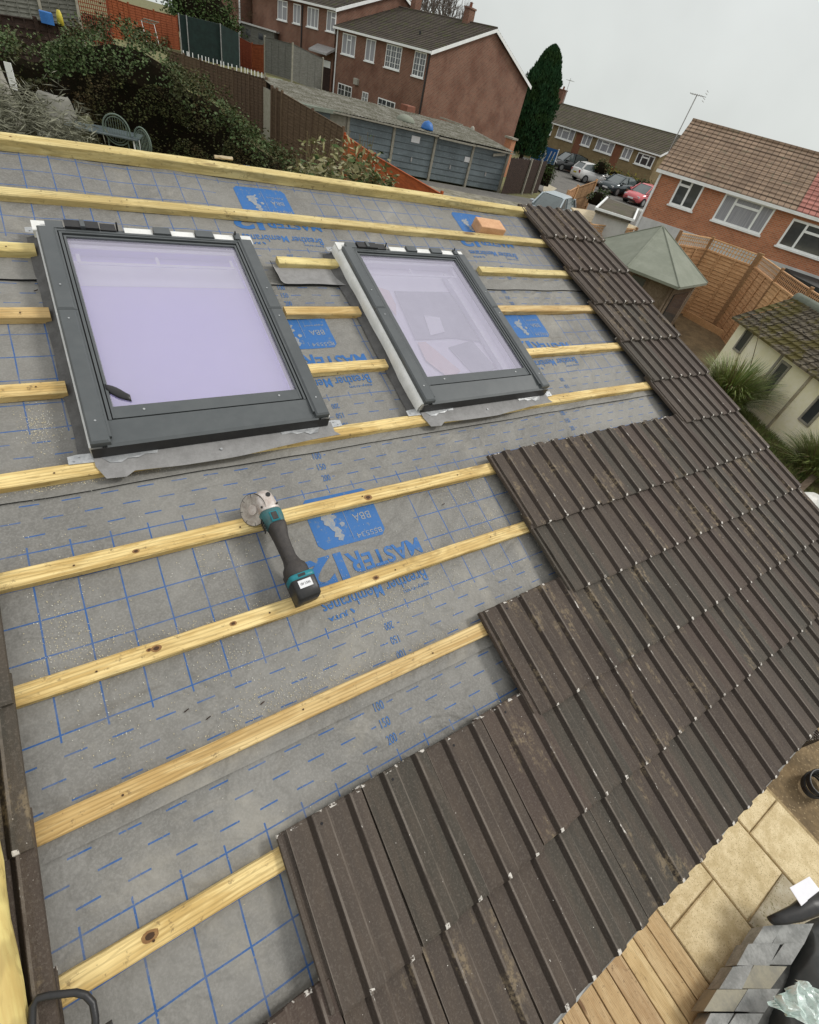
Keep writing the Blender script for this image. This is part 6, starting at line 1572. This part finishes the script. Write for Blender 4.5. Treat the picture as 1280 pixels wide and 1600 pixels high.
# ---- cars
def car(px_, py_, heading, paint, label, z=None, L=4.1, Wd=1.75, H=1.48, rear_glass=False, plate=True):
    p = gz(px_, py_, G0 if z is None else z); g = G0 + 0.064
    root = thing('parked_car', label, 'car', FR((p.x, p.y, g), heading) @ Matrix.Scale(1.13 if z is None else 1.0, 4), 'cars parked along the road')
    hw = Wd / 2
    # (x, z_low, z_top, half width) from the rear to the nose
    S = [(-L / 2, 0.42, 0.80, 0.74), (-L / 2 + 0.06, 0.28, 0.92, 0.90), (-L / 2 + 0.35, 0.22, 0.98, 0.98), (-L * 0.28, 0.20, 0.97, 1.0), (0, 0.20, 0.94, 1.0), (L * 0.22, 0.20, 0.90, 0.99), (L * 0.36, 0.22, 0.80, 0.96), (L / 2 - 0.12, 0.24, 0.68, 0.86), (L / 2, 0.34, 0.56, 0.70)]
    def ringb(x, zl, zt, f_):
        w_ = hw * f_; return [(x, -w_ * 0.88, zl), (x, -w_, zl + 0.14), (x, -w_, (zl + zt) / 2), (x, -w_ * 0.955, zt - 0.05), (x, -w_ * 0.80, zt), (x, 0, zt + 0.03), (x, w_ * 0.80, zt), (x, w_ * 0.955, zt - 0.05), (x, w_, (zl + zt) / 2), (x, w_, zl + 0.14), (x, w_ * 0.88, zl)]
    mb = MB(); mb.loft([ringb(*q)[::-1] for q in S]); body = mb.build('body', MT[paint], root, smooth=True)
    C_ = [(-L / 2 + 0.16, 0.93, 0.74), (-L / 2 + 0.55, H - 0.10, 0.66), (-L * 0.22, H, 0.68), (L * 0.05, H - 0.02, 0.68), (L * 0.13, H - 0.10, 0.68), (L * 0.31, 0.86, 0.76)]
    def rc(x, zt, f_, base=0.88):
        w_ = hw * f_; return [(x, -hw * 0.86, min(base, zt - 0.03)), (x, -w_ - 0.02, zt - 0.05), (x, -w_ * 0.8, zt), (x, w_ * 0.8, zt), (x, w_ + 0.02, zt - 0.05), (x, hw * 0.86, min(base, zt - 0.03))]
    mb = MB(); mb.loft([rc(*q)[::-1] for q in C_]); mb.build('glasshouse', MT['car_glass'], root, smooth=False)
    mb = MB(); R_ = [(-L / 2 + 0.50, H - 0.105), (-L * 0.22, H), (L * 0.05, H - 0.02), (L * 0.11, H - 0.075)]
    v = []
    for x, z_ in R_: v += [(x, -hw * 0.70, z_ - 0.035), (x, -hw * 0.52, z_ + 0.014), (x, hw * 0.52, z_ + 0.014), (x, hw * 0.70, z_ - 0.035)]
    mb.add(v, [(4 * i + k, 4 * i + 4 + k, 4 * i + 5 + k, 4 * i + 1 + k) for i in range(3) for k in range(3)])
    for sy in (-1, 1):
        mb.bar((L * 0.11, sy * hw * 0.69, H - 0.08), (L * 0.30, sy * hw * 0.84, 0.90), 0.07, 0.06)
        mb.bar((-L * 0.02, sy * hw * 0.72, H - 0.05), (-L * 0.02, sy * hw * 0.88, 0.92), 0.07, 0.05)
        mb.bar((-L / 2 + 0.52, sy * hw * 0.69, H - 0.12), (-L / 2 + 0.18, sy * hw * 0.80, 0.95), 0.12, 0.08)
    mb.build('roof_panel', MT[paint], root)
    for sx in (-0.315, 0.315):
        for sy in (-1, 1):
            mb = MB(); c_ = (L * sx, sy * (hw - 0.16), 0.31)
            n = 22; mb.tube([(c_[0], c_[1] - 0.10, 0.31), (c_[0], c_[1] + 0.175 * sy + 0.0, 0.31)] if sy > 0 else [(c_[0], c_[1] + 0.10, 0.31), (c_[0], c_[1] - 0.175, 0.31)], 0.315, n)
            w_ = mb.build('wheel', MT['tyre'], root)
            mb = MB(); y_ = c_[1] + sy * 0.178; mb.tube([(c_[0], y_ - 0.002 * sy, 0.31), (c_[0], y_ + 0.004 * sy, 0.31)], 0.20, 16); mb.build('rim', MT['rim'], w_)
    for sy in (-1, 1):
        mb = MB(); mb.cbox(L / 2 - 0.34, L / 2 - 0.06, sy * hw * 0.66 - 0.15, sy * hw * 0.66 + 0.15, 0.53, 0.655, 0.03); mb.build('headlight', MT['lamp_c'], root)
        mb = MB(); mb.cbox(-L / 2 + 0.0, -L / 2 + 0.15, sy * hw * 0.72 - 0.12, sy * hw * 0.72 + 0.12, 0.66, 0.86, 0.03); mb.build('tail_light', MT['lamp_r'], root)
        mb = MB(); mb.cbox(L * 0.17, L * 0.25, sy * hw * 1.04 - 0.09, sy * hw * 1.04 + 0.09, 0.90, 1.03, 0.03); mb.build('wing_mirror', MT[paint], root)
    mb = MB(); mb.box(L / 2 - 0.02, L / 2 + 0.012, -0.26, 0.26, 0.38, 0.49); mb.build('number_plate', MT['label'], root)
    mb = MB(); mb.box(-L / 2 - 0.012, -L / 2 + 0.03, -0.26, 0.26, 0.56, 0.67); mb.build('number_plate', MT['yellow'], root)
    mb = MB(); mb.box(L / 2 - 0.06, L / 2 - 0.0, -0.50, 0.50, 0.24, 0.36); mb.build('grille', MT['black'], root)
    return root
car(884, 269, 168, 'car_black', 'black hatchback, leftmost of the row in front of the terrace', H=1.58)
car(921, 288, -14, 'car_white', 'white car seen from behind, between two dark cars')
car(961, 305, 186, 'car_dgrey', 'dark hatchback between the white car and the red car', H=1.42)
car(1000, 322, 186, 'car_red', 'coral red car partly hidden by the right brick house')
car(814, 238, 200, 'car_dgrey', 'dark car behind the brick pier, left of the blue banner', H=1.6)
car(861, 330, 205, 'car_silver', 'silver car partly hidden behind the topmost roof tiles', z=-2.45, L=3.8)

# banner
ba, bb = at(834, 232, 70), at(870, 243, 68)
bn = thing('banner', 'blue and white banner on a railing behind the black car', 'banner'); d = bb - ba; L = math.hypot(d.x, d.y); Mx = Matrix.Translation((ba.x, ba.y, ba.z)) @ Matrix.Rotation(math.atan2(d.y, d.x), 4, 'Z')
sl = d.z / L
mb = MB(); mb.add([(0, 0, 0.5), (L, 0, 0.5 + d.z), (L, 0, -0.9 + d.z), (0, 0, -0.9)], [(3, 2, 1, 0)], 0)
mb.add([(L * 0.47 + 0.42 * cos(t_), -0.02, -0.25 + d.z * 0.5 + 0.5 * sin(t_)) for t_ in [2 * pi * k / 20 for k in range(20)]], [tuple(range(20))], 1)
mb.add([(L * 0.47 + 0.20 * cos(t_), -0.04, -0.25 + d.z * 0.5 + 0.26 * sin(t_)) for t_ in [2 * pi * k / 16 for k in range(16)]], [tuple(range(16))], 0)
for s_ in (0.10, 0.22, 0.72, 0.86): mb.add([(L * s_ - 0.12, -0.02, -0.7 + d.z * s_), (L * s_ + 0.02, -0.02, -0.7 + d.z * s_), (L * s_ + 0.22, -0.02, 0.25 + d.z * s_), (L * s_ + 0.08, -0.02, 0.25 + d.z * s_)], [(0, 1, 2, 3)], 1)
mb.build('sheet', [MT['blue'], MT['label']], bn, Mx)
for s_ in (0, 0.5, 1):
    mb = MB(); mb.tube([(L * s_, 0.05, 0.6 + d.z * s_), (L * s_, 0.05, -2.2)], 0.05, 6); mb.build('rail_post', MT['upvc'], bn, Mx)

# plants in front of the terrace
c = at(934, 262, 72); yc = thing('yucca', 'spiky yucca in front of the terrace between two windows', 'plant', FR((c.x, c.y, c.z)))
r = random.Random(8); mb = MB()
for _ in range(90):
    d = Vector((r.gauss(0, .28), r.gauss(0, .28), 1)).normalized(); p = Vector((r.gauss(0, .1), r.gauss(0, .1), r.uniform(0.3, 1.2))); q = p + d * r.uniform(0.9, 1.5); s_ = d.cross(Vector((1, r.gauss(0, 1), 0))).normalized() * 0.05
    mb.add([p - s_, p + s_, q], [(0, 1, 2)])
mb.build('leaves', MT['fol_grass'], yc, uv=False); mb = MB(); mb.tube([(0, 0, -1.0), (0, 0, 0.8)], 0.13, 8); mb.build('trunk', MT['bark'], yc)
def yp(p, r): return 0 if r.random() < 0.5 else 1
for i, (x, y, rx, lab, mats) in enumerate(((957, 276, 1.7, 'yellow flowering shrub behind the white car', ['fol_forsy', 'fol_green']), (984, 287, 1.2, 'green and yellow shrub behind the dark hatchback', ['fol_green', 'fol_forsy']), (940, 262, 1.1, 'twiggy brown shrub under the terrace windows', ['fol_dry', 'fol_green']), (1003, 293, 1.2, 'twiggy shrub beside the right house corner', ['fol_dry', 'fol_green']))):
    c = at(x, y, 66 - i * 1.5); bush('garden_shrub', lab, 'shrub', Vector((c.x, c.y, c.z - 0.1)), (rx, 0.9, 0.75), 1200, 0.16, [MT[q] for q in mats], 70 + i, yp)
gf = thing('white_gate', 'white framed garden gate in front of the terrace', 'gate', FR(at(1001, 296, 58), -60)); mb = MB()
mb.box(-0.6, -0.5, 0, 0.06, -0.9, 0.25); mb.box(0.5, 0.6, 0, 0.06, -0.9, 0.25); mb.box(-0.5, 0.5, 0, 0.05, 0.15, 0.25); mb.box(-0.5, 0.5, 0, 0.05, -0.4, -0.32); mb.build('gate_frame', MT['upvc'], gf)
wl = thing('low_wall', 'low garden wall along the front of the terrace plots', 'wall')
for (p, q) in ((at(905, 253, 66), at(944, 270, 64)), (at(944, 270, 64), at(1000, 300, 58))):
    mb = MB(); mb.bar((p.x, p.y, -3.0), (q.x, q.y, -3.0), 0.22, 1.2); mb.build('wall', MT['brickred2'], wl)

# ---- sheds and panels in the middle distance
a = Zf(800, 180, 4.92)
def slab_on(name, label, cat, pts, z, th, mroof, mwall, rail=None):
    root = thing(name, label, cat); T = [gz(*p, z) for p in pts]; n = len(T)
    if sum(T[i].x * T[(i + 1) % n].y - T[(i + 1) % n].x * T[i].y for i in range(n)) < 0: T = T[::-1]
    mb = MB(); mb.prism([(p.x, p.y) for p in T], z - th, z); mb.build('roof', MT[mroof], root)
    c = sum((Vector(p) for p in T), Vector()) / n
    mb = MB(); mb.prism([(c.x + (p.x - c.x) * 0.94, c.y + (p.y - c.y) * 0.94) for p in T], G0, z - th - 0.002); mb.build('wall', MT[mwall], root)
    if rail:
        for i, (p, q) in enumerate(rail):
            p, q = gz(*p, z + 0.08), gz(*q, z + 0.08); mb = MB(); mb.bar(p, q, 0.07, 0.07); mb.build('rail', MT['upvc'], root)
    return root
slab_on('flat_roofed_garage', 'flat mossy roofed garage with a white rail beside the red car', 'garage', a((720, 632), (962, 716), (925, 800), (648, 712)), -1.0, 0.14, 'rt_terr', 'whiterender', [a((645, 716), (935, 808)), a((645, 716), (735, 632)), a((935, 808), (970, 722)), a((970, 722), (1005, 735))])
slab_on('lean_to_shelter', 'pale timber and plastic sheet roof below the mossy flat roof', 'lean-to', a((455, 708), (640, 735), (965, 858), (850, 880), (570, 815)), -1.5, 0.06, 'offcut', 'shedwood')
def panel_px(name, label, c4, H, m, pm, group=None):
    pass
fence_run('hoarding', 'tan timber hoarding standing beyond the topmost tiles', [at(888, 300, 32), at(903, 292, 33)], 1.7, 'fence_tan', 'fence_tan', lap=0.4)
fence_run('hoarding', 'brown hoarding standing open beside the white car', [at(903, 293, 33), at(932, 283, 35)], 1.8, 'post_tan', 'fence_tan', lap=0.6, vert=2)
bush('clipped_box', 'small green bush beside the mossy flat roof', 'bush', at(*a((655, 655))[0], 34), (0.8, 0.6, 0.5), 900, 0.10, [MT['fol_green'], MT['greenfelt']], 81, varp)

# ---- trellised fence and summerhouse
a = Zf(940, 300, 3.765)
ZT = -0.68
def trellis_fence(name, label, tops, H=2.5, th=0.33, m='fence_tan', zt=-0.68):
    root = thing(name, label, 'fence', None, 'trellis topped garden fences')
    for i in range(len(tops) - 1):
        p, q = tops[i], tops[i + 1]; d = q - p; L = math.hypot(d.x, d.y); Mx = Matrix.Translation((p.x, p.y, zt)) @ Matrix.Rotation(math.atan2(d.y, d.x), 4, 'Z')
        mb = MB(); z = -th - 0.03
        while z > -H:
            mb.add([(0.05, -0.006, z), (L - 0.05, -0.006, z), (L - 0.05, -0.030, z - 0.125), (0.05, -0.030, z - 0.125), (0.05, 0.012, z), (L - 0.05, 0.012, z), (L - 0.05, 0.0, z - 0.125), (0.05, 0.0, z - 0.125)], [(3, 2, 1, 0), (4, 5, 6, 7), (0, 1, 5, 4), (2, 3, 7, 6)])
            z -= 0.115
        for k in range(1, 3): mb.box(L * k / 3 - 0.025, L * k / 3 + 0.025, -0.055, -0.03, -H, -th - 0.03)
        mb.box(0.05, L - 0.05, -0.05, 0.04, -th - 0.05, -th)
        mb.build('fence_panel', MT[m], root, Mx)
        mb = MB(); n = int(L / 0.105)
        for k in range(1, n): x = L * k / n; mb.box(x - 0.016, x + 0.016, -0.012, 0.002, -th, -0.02)
        for z in (-0.11, -0.215): mb.box(0.05, L - 0.05, 0.003, 0.016, z - 0.014, z + 0.014)
        mb.box(0.05, L - 0.05, -0.03, 0.03, -0.03, 0.0); mb.build('trellis', MT[m], root, Mx)
    for p in tops:
        mb = MB(); mb.cbox(-0.05, 0.05, -0.05, 0.05, G0 - 0.1, zt + 0.06, 0.01); mb.build('fence_post', MT['post_tan'], root, FR((p.x, p.y, 0), 20))
tops = [gz(*p, ZT) for p in ((1064, 363), (1114, 372), (1187, 399), (1268, 452))]
tops[2] = Vector((*((tops[2] * 0.6 + gz(1111, 510, G0) * 0.4).xy), ZT))
trellis_fence('trellis_fence', 'tan lap fence topped with square trellis behind the green summerhouse', tops[:3])
trellis_fence('trellis_fence', 'browner trellis topped fence running behind the mossy outhouse roof', [tops[2] + Vector((0.02, -0.1, 0)), tops[2].lerp(tops[3], 0.5), tops[3], tops[3] + (tops[3] - tops[2])])
trellis_fence('trellis_fence', 'far trellis fence left of the green summerhouse roof', [gz(*p, -1.45) + Vector((0, 0, 0.0)) for p in Zf(800, 180, 4.92)((590, 832), (760, 850), (960, 875))], zt=-1.45, H=1.7)

ZS = -1.50
Cn = [gz(*p, ZS) for p in ((1106, 442), (1062, 449), (980, 417), (938, 374))]
cc = (Cn[0] + Cn[3]) / 2; cc = cc.lerp((Cn[1] + Cn[2]) / 2, -0.15)
dd = math.hypot(cc.x - CAM[0], cc.y - CAM[1]); ap = at(1036, 353, dd)
cc = Vector((ap.x, ap.y, ZS))
full = Cn + [cc * 2 - Cn[1], cc * 2 - Cn[2]]
full = [Vector((p.x, p.y, ZS)) for p in full]
sm = thing('summerhouse', 'timber corner summerhouse with a pointed grey green felt roof', 'summerhouse')
mb = MB(); top = Vector((ap.x, ap.y, ap.z))
n = 6; ar = sum(full[i].x * full[(i + 1) % n].y - full[(i + 1) % n].x * full[i].y for i in range(n))
if ar < 0: full = full[::-1]
for i in range(n):
    p, q = full[i], full[(i + 1) % n]; mb.add([p, q, top], [(0, 1, 2)]); mb.quad(p - Vector((0, 0, 0.07)), q - Vector((0, 0, 0.07)), q, p)
    mb.tube([p + Vector((0, 0, 0.005)), top + Vector((0, 0, 0.005))], 0.022, 5)
mb.build('roof', MT['greenfelt'], sm)
inn = [cc + (p - cc) * 0.86 for p in full]; mb = MB(); mb.prism([(p.x, p.y) for p in inn], G0, ZS - 0.02); mb.build('wall', MT['shedwood'], sm)
def wall_px(i, j, s0, s1, z0, z1, name, m, par, off=0.03):
    p, q = inn[i], inn[j]; u_ = (q - p); L = u_.length; u_.normalize(); nrm = Vector((u_.y, -u_.x, 0))
    if nrm.dot(Vector((CAM[0], CAM[1], 0)) - p) < 0: nrm = -nrm
    A_, B_ = p + u_ * L * s0 + nrm * off, p + u_ * L * s1 + nrm * off
    mb = MB(); mb.bar(Vector((A_.x, A_.y, (z0 + z1) / 2)), Vector((B_.x, B_.y, (z0 + z1) / 2)), 0.03, z1 - z0)
    return mb.build(name, MT[m], par)
def findi(P):
    return min(range(n), key=lambda k: (full[k] - Vector((P.x, P.y, ZS))).length)
iA, iB, iC = findi(Cn[0]), findi(Cn[1]), findi(Cn[2])
dr1 = wall_px(iA, iB, 0.08, 0.92, G0 + 0.1, ZS - 0.12, 'door', 'shedwood', sm)
wall_px(iA, iB, 0.20, 0.80, G0 + 0.35, ZS - 0.35, 'door_glass', 'glass_dark', dr1, 0.06)
for s_ in (0.0, 1.0): wall_px(iA, iB, s_ - 0.04, s_ + 0.04, G0, ZS - 0.05, 'corner_post', 'shedwood', sm, 0.02)
w1 = wall_px(iB, iC, 0.50, 0.88, ZS - 0.75, ZS - 0.12, 'window', 'shedwood', sm)
wall_px(iB, iC, 0.54, 0.84, ZS - 0.68, ZS - 0.18, 'pane', 'glass_dark', w1, 0.06)
# raised bed edging, leaf litter bed by the fence
a0_, b0_ = gz(1068, 492, G0 + 0.1), gz(1155, 540, G0 + 0.1)
mb = MB(); mb.bar((a0_.x, a0_.y, G0 + 0.15), (b0_.x, b0_.y, G0 + 0.15), 0.07, 0.25); tag(mb.build('bed_edging', MT['fence_tan']), 'timber edging of the leaf strewn bed in front of the tan fence', 'edging')
sheet('leaf_bed', [gz(*p, G0)[:2] for p in ((1050, 500), (1075, 485), (1160, 545), (1110, 590), (1060, 545))], G0 + 0.075, 'soil')

# ---- cream outhouse
a = Zf(1080, 440, 4.445)
ZO = -1.68
E0, E1 = gz(*a((285, 262))[0], ZO), gz(*a((889, 700))[0], ZO)
d = (E1 - E0); hdg = math.degrees(math.atan2(d.y, d.x)); u_ = d.normalized(); inn_ = Vector((-u_.y, u_.x, 0))
Fo = Facade(E0, hdg, 0.22)
oh_ = thing('outhouse', 'cream rendered outhouse with a mossy tiled roof and slit windows', 'outhouse', FR((E0.x, E0.y, 0), hdg))
Lh = d.length + 3.0; rdg = Facade(E0, hdg, 1.35); xr_, zr_ = rdg.px(*a((690, 88))[0]); xr2, zr2 = rdg.px(*a((889, 195))[0]); zr_ = (zr_ + zr2) / 2
mb = MB(); mb.prism([(0.22, G0), (2.5, G0), (2.5, ZO), (1.35, zr_ - 0.12), (0.22, ZO + 0.03)], 0.10, Lh, 0, Matrix(((0, 0, 1, 0), (1, 0, 0, 0), (0, 1, 0, 0), (0, 0, 0, 1))))
mb.build('wall', MT['render'], oh_)
mb = MB(); nr, nc_ = 9, int(Lh / 0.115)
for side in (0, 1):
    for j in range(nr):
        t0, t1 = j / nr, (j + 1) / nr
        def pt(t, up):
            y = 0.0 + 1.35 * t if side == 0 else 2.7 - 1.35 * t
            return y, ZO + (zr_ - ZO) * t + up
        (y0_, z0_), (y1_, z1_) = pt(t0, 0.055), pt(t1, 0.02); _, zu = pt(t0, 0.01)
        for i in range(nc_):
            xa, xb = -0.05 + Lh * i / nc_, -0.05 + Lh * (i + 1) / nc_; b_ = 0.030 if (i % 2) else 0.0; jt = 0.010 * nz(i * 0.7, j * 1.1, side)
            q = [(xa, y0_, z0_ + jt), (xb, y0_, z0_ + b_ * 0.6 + jt), (xb, y1_, z1_ + b_ * 0.6 + jt), (xa, y1_, z1_ + jt)]
            mb.quad(*(q if side == 0 else q[::-1])); q = [(xa, y0_, zu), (xb, y0_, zu), (xb, y0_, z0_ + b_ * 0.6 + jt), (xa, y0_, z0_ + jt)]; mb.quad(*(q if side == 0 else q[::-1]))
mb.quad((-0.05, 0, ZO - 0.0), (-0.05, 1.35, zr_), (-0.05, 1.35, zr_ + 0.03), (-0.05, 0, ZO + 0.055))
mb.build('roof', MT['rt_moss'], oh_)
mb = MB(); mb.tube([(-0.06, 1.35, zr_ + 0.0), (Lh, 1.35, zr_ + 0.0)], 0.12, 12); mb.build('ridge_tiles', MT['greenfelt2'], oh_, smooth=True)
for pts in ([(632, 562), (692, 600), (545, 775), (485, 735)], [(880, 835), (950, 880), (810, 985), (752, 940)], [(378, 395), (420, 412), (320, 470), (300, 455)]):
    x0_, x1_, z0_, z1_ = Fo.rect(a(*pts)); xm = (x0_ + x1_) / 2; wd = 0.24
    z1_ = max(z1_, z0_ + 0.55)
    mb = MB(); y_ = 0.22
    for bx in ((xm - wd / 2 - 0.05, xm - wd / 2, z0_ - 0.05, z1_ + 0.05), (xm + wd / 2, xm + wd / 2 + 0.05, z0_ - 0.05, z1_ + 0.05), (xm - wd / 2, xm + wd / 2, z1_, z1_ + 0.05), (xm - wd / 2, xm + wd / 2, z0_ - 0.05, z0_)):
        mb.box(bx[0], bx[1], y_ - 0.03, y_ + 0.01, bx[2], bx[3])
    w_ = mb.build('window', MT['concrete'], oh_); mb = MB(); mb.box(xm - wd / 2, xm + wd / 2, y_ - 0.012, y_ + 0.01, z0_, z1_); mb.build('pane', MT['glass_dark'], w_)
for pq in (((625, 530), (340, 860)), ((820, 685), (480, 960))):
    x0_, z0_ = Fo.px(*a(pq[0])[0]); x1_, z1_ = Fo.px(*a(pq[1])[0]); mb = MB(); mb.box(x0_ - 0.035, x0_ + 0.035, 0.195, 0.222, G0, ZO); mb.build('render_joint', MT['concrete'] if pq[0][0] == 625 else MT['slabgrey'], oh_)

def grass_clump(c, n, H, rad, seed, label):
    root = thing('pampas_grass', label, 'grass clump', FR(c), 'clumps of long arching grass'); r = random.Random(seed); mb = MB()
    for _ in range(n):
        an = r.uniform(0, 2 * pi); o_ = Vector((cos(an), sin(an), 0)); p = o_ * r.uniform(0, rad * 0.3); L = H * r.uniform(0.6, 1.15); bend = r.uniform(0.25, 1.0); w_ = r.uniform(0.008, 0.016)
        sd_ = Vector((-o_.y, o_.x, 0)) * w_; pts = []
        for k in range(6):
            t_ = k / 5; pts.append(p + o_ * (rad * bend * t_ ** 1.7) + Vector((0, 0, L * (t_ - 0.48 * bend * t_ ** 2.6))))
        vs = []
        for k, q in enumerate(pts): f_ = 1 - (k / 5) ** 2; vs += [q - sd_ * (f_ + 0.05), q + sd_ * (f_ + 0.05)]
        mb.add(vs, [(2 * k, 2 * k + 1, 2 * k + 3, 2 * k + 2) for k in range(5)], 0 if r.random() < 0.8 else 1)
    mb.build('blades', [MT['fol_grass'], MT['fol_dry']], root, uv=False); return root
c = gz(1118, 640, G0); grass_clump(Vector((c.x, c.y, G0)), 1500, 1.45, 1.15, 91, 'large clump of arching green grass left of the cream outhouse')
c = gz(1262, 745, G0); grass_clump(Vector((c.x, c.y, G0)), 1100, 0.95, 0.95, 92, 'clump of arching green grass by the right edge, below the outhouse windows')
mb = MB(); r = random.Random(17)
for _ in range(9000):
    s_ = r.random(); t_ = r.random(); x = 1130 + 130 * s_ + r.gauss(0, 12); y = 615 + 120 * s_ + r.gauss(0, 22)
    p = gz(x, y, G0 + 0.06); L = r.uniform(0.05, 0.16); q = p + Vector((r.gauss(0, .05), r.gauss(0, .05), L)); w_ = Vector((r.gauss(0, 1), r.gauss(0, 1), 0)).normalized() * 0.007
    mb.add([p - w_, p + w_, q], [(0, 1, 2)], 0 if r.random() < 0.7 else 1)
tag(mb.build('grass', [MT['fol_grass'], MT['fol_dry']], uv=False), 'rough grass strip at the foot of the cream outhouse', 'grass', kind='stuff')
for i, (q1, q2, q3) in enumerate((((345, 830), (445, 470), (520, 180)), ((480, 950), (630, 830), (810, 690)), ((650, 1080), (700, 1030), (760, 980)))):
    P_ = [gz(*a(q1)[0], G0 + 0.05)]; dd = math.hypot(P_[0].x - CAM[0], P_[0].y - CAM[1])
    P_ += [at(*a(q2)[0], dd * 0.99), at(*a(q3)[0], dd * 0.98)]
    mb = MB(); mb.tube(P_, 0.012, 5, r2=0.005)
    tag(mb.build('dead_stem', MT['fol_dry'], smooth=True), ('tallest thin dead stem in front of the outhouse roof', 'middle thin dead stem against the cream wall', 'shortest thin dead stem low on the cream wall')[i], 'stem', 'thin dead stems by the outhouse')

# ------------------------------------------------------------------ light, sky, camera
w = bpy.data.worlds.new('World'); sc.world = w; w.use_nodes = True
nt = w.node_tree; bg = nt.nodes['Background']
SUN_EL, SUN_AZ = radians(44), radians(-18)       # azimuth measured from +X towards +Y
sky = nt.nodes.new('ShaderNodeTexSky'); sky.sky_type = 'NISHITA'; sky.sun_disc = False
sky.sun_elevation = SUN_EL; sky.sun_rotation = pi / 2 - SUN_AZ; sky.dust_density = 6; sky.air_density = 1.2; sky.altitude = 60
hs = nt.nodes.new('ShaderNodeHueSaturation'); hs.inputs['Saturation'].default_value = 0.18; hs.inputs['Value'].default_value = 0.10
nt.links.new(sky.outputs[0], hs.inputs['Color'])
tc = nt.nodes.new('ShaderNodeTexCoord'); sp = nt.nodes.new('ShaderNodeSeparateXYZ'); nt.links.new(tc.outputs['Generated'], sp.inputs[0])
cr = nt.nodes.new('ShaderNodeValToRGB'); nt.links.new(sp.outputs[2], cr.inputs[0])
e = cr.color_ramp.elements
e[0].position = 0.0; e[0].color = (0.84, 0.88, 0.85, 1); e[1].position = 1.0; e[1].color = (1.18, 1.18, 1.16, 1)
q = cr.color_ramp.elements.new(0.25); q.color = (0.84, 0.875, 0.86, 1)
q = cr.color_ramp.elements.new(0.5); q.color = (0.99, 1.00, 1.00, 1)
no = nt.nodes.new('ShaderNodeTexNoise'); no.inputs['Scale'].default_value = 2.2; no.inputs['Detail'].default_value = 5; nt.links.new(tc.outputs['Generated'], no.inputs['Vector'])
mr = nt.nodes.new('ShaderNodeMapRange'); mr.inputs[1].default_value = 0.3; mr.inputs[2].default_value = 0.7; mr.inputs[3].default_value = 0.84; mr.inputs[4].default_value = 1.14
nt.links.new(no.outputs[0], mr.inputs[0])
mm = nt.nodes.new('ShaderNodeVectorMath'); mm.operation = 'SCALE'; nt.links.new(cr.outputs[0], mm.inputs[0]); nt.links.new(mr.outputs[0], mm.inputs['Scale'])
mx = nt.nodes.new('ShaderNodeMix'); mx.data_type = 'RGBA'; mx.inputs[0].default_value = 0.85
nt.links.new(hs.outputs[0], mx.inputs[6]); nt.links.new(mm.outputs[0], mx.inputs[7]); nt.links.new(mx.outputs[2], bg.inputs[0])
bg.inputs[1].default_value = 0.95
sd = bpy.data.lights.new('sun', 'SUN'); sd.energy = 1.8; sd.angle = radians(12); sd.color = (1.0, 0.97, 0.92)
so = bpy.data.objects.new('sun', sd); COL.objects.link(so)
d = Vector((cos(SUN_EL) * cos(SUN_AZ), cos(SUN_EL) * sin(SUN_AZ), sin(SUN_EL)))
so.rotation_euler = d.to_track_quat('Z', 'Y').to_euler(); so.location = d * 60

cd = bpy.data.cameras.new('camera'); cam = bpy.data.objects.new('camera', cd); COL.objects.link(cam)
cd.sensor_fit = 'HORIZONTAL'; cd.sensor_width = 36.0; cd.lens = 36.0 * FPX / 1280.0
cd.clip_start = 0.02; cd.clip_end = 3000
R3 = Matrix((AXM.col[0], -AXM.col[1], -AXM.col[2])).transposed()
cam.matrix_world = Matrix.Translation(CAMV) @ R3.to_4x4()
sc.camera = cam
sc.view_settings.view_transform = 'Standard'; sc.view_settings.look = 'None'; sc.view_settings.exposure = 0; sc.view_settings.gamma = 1
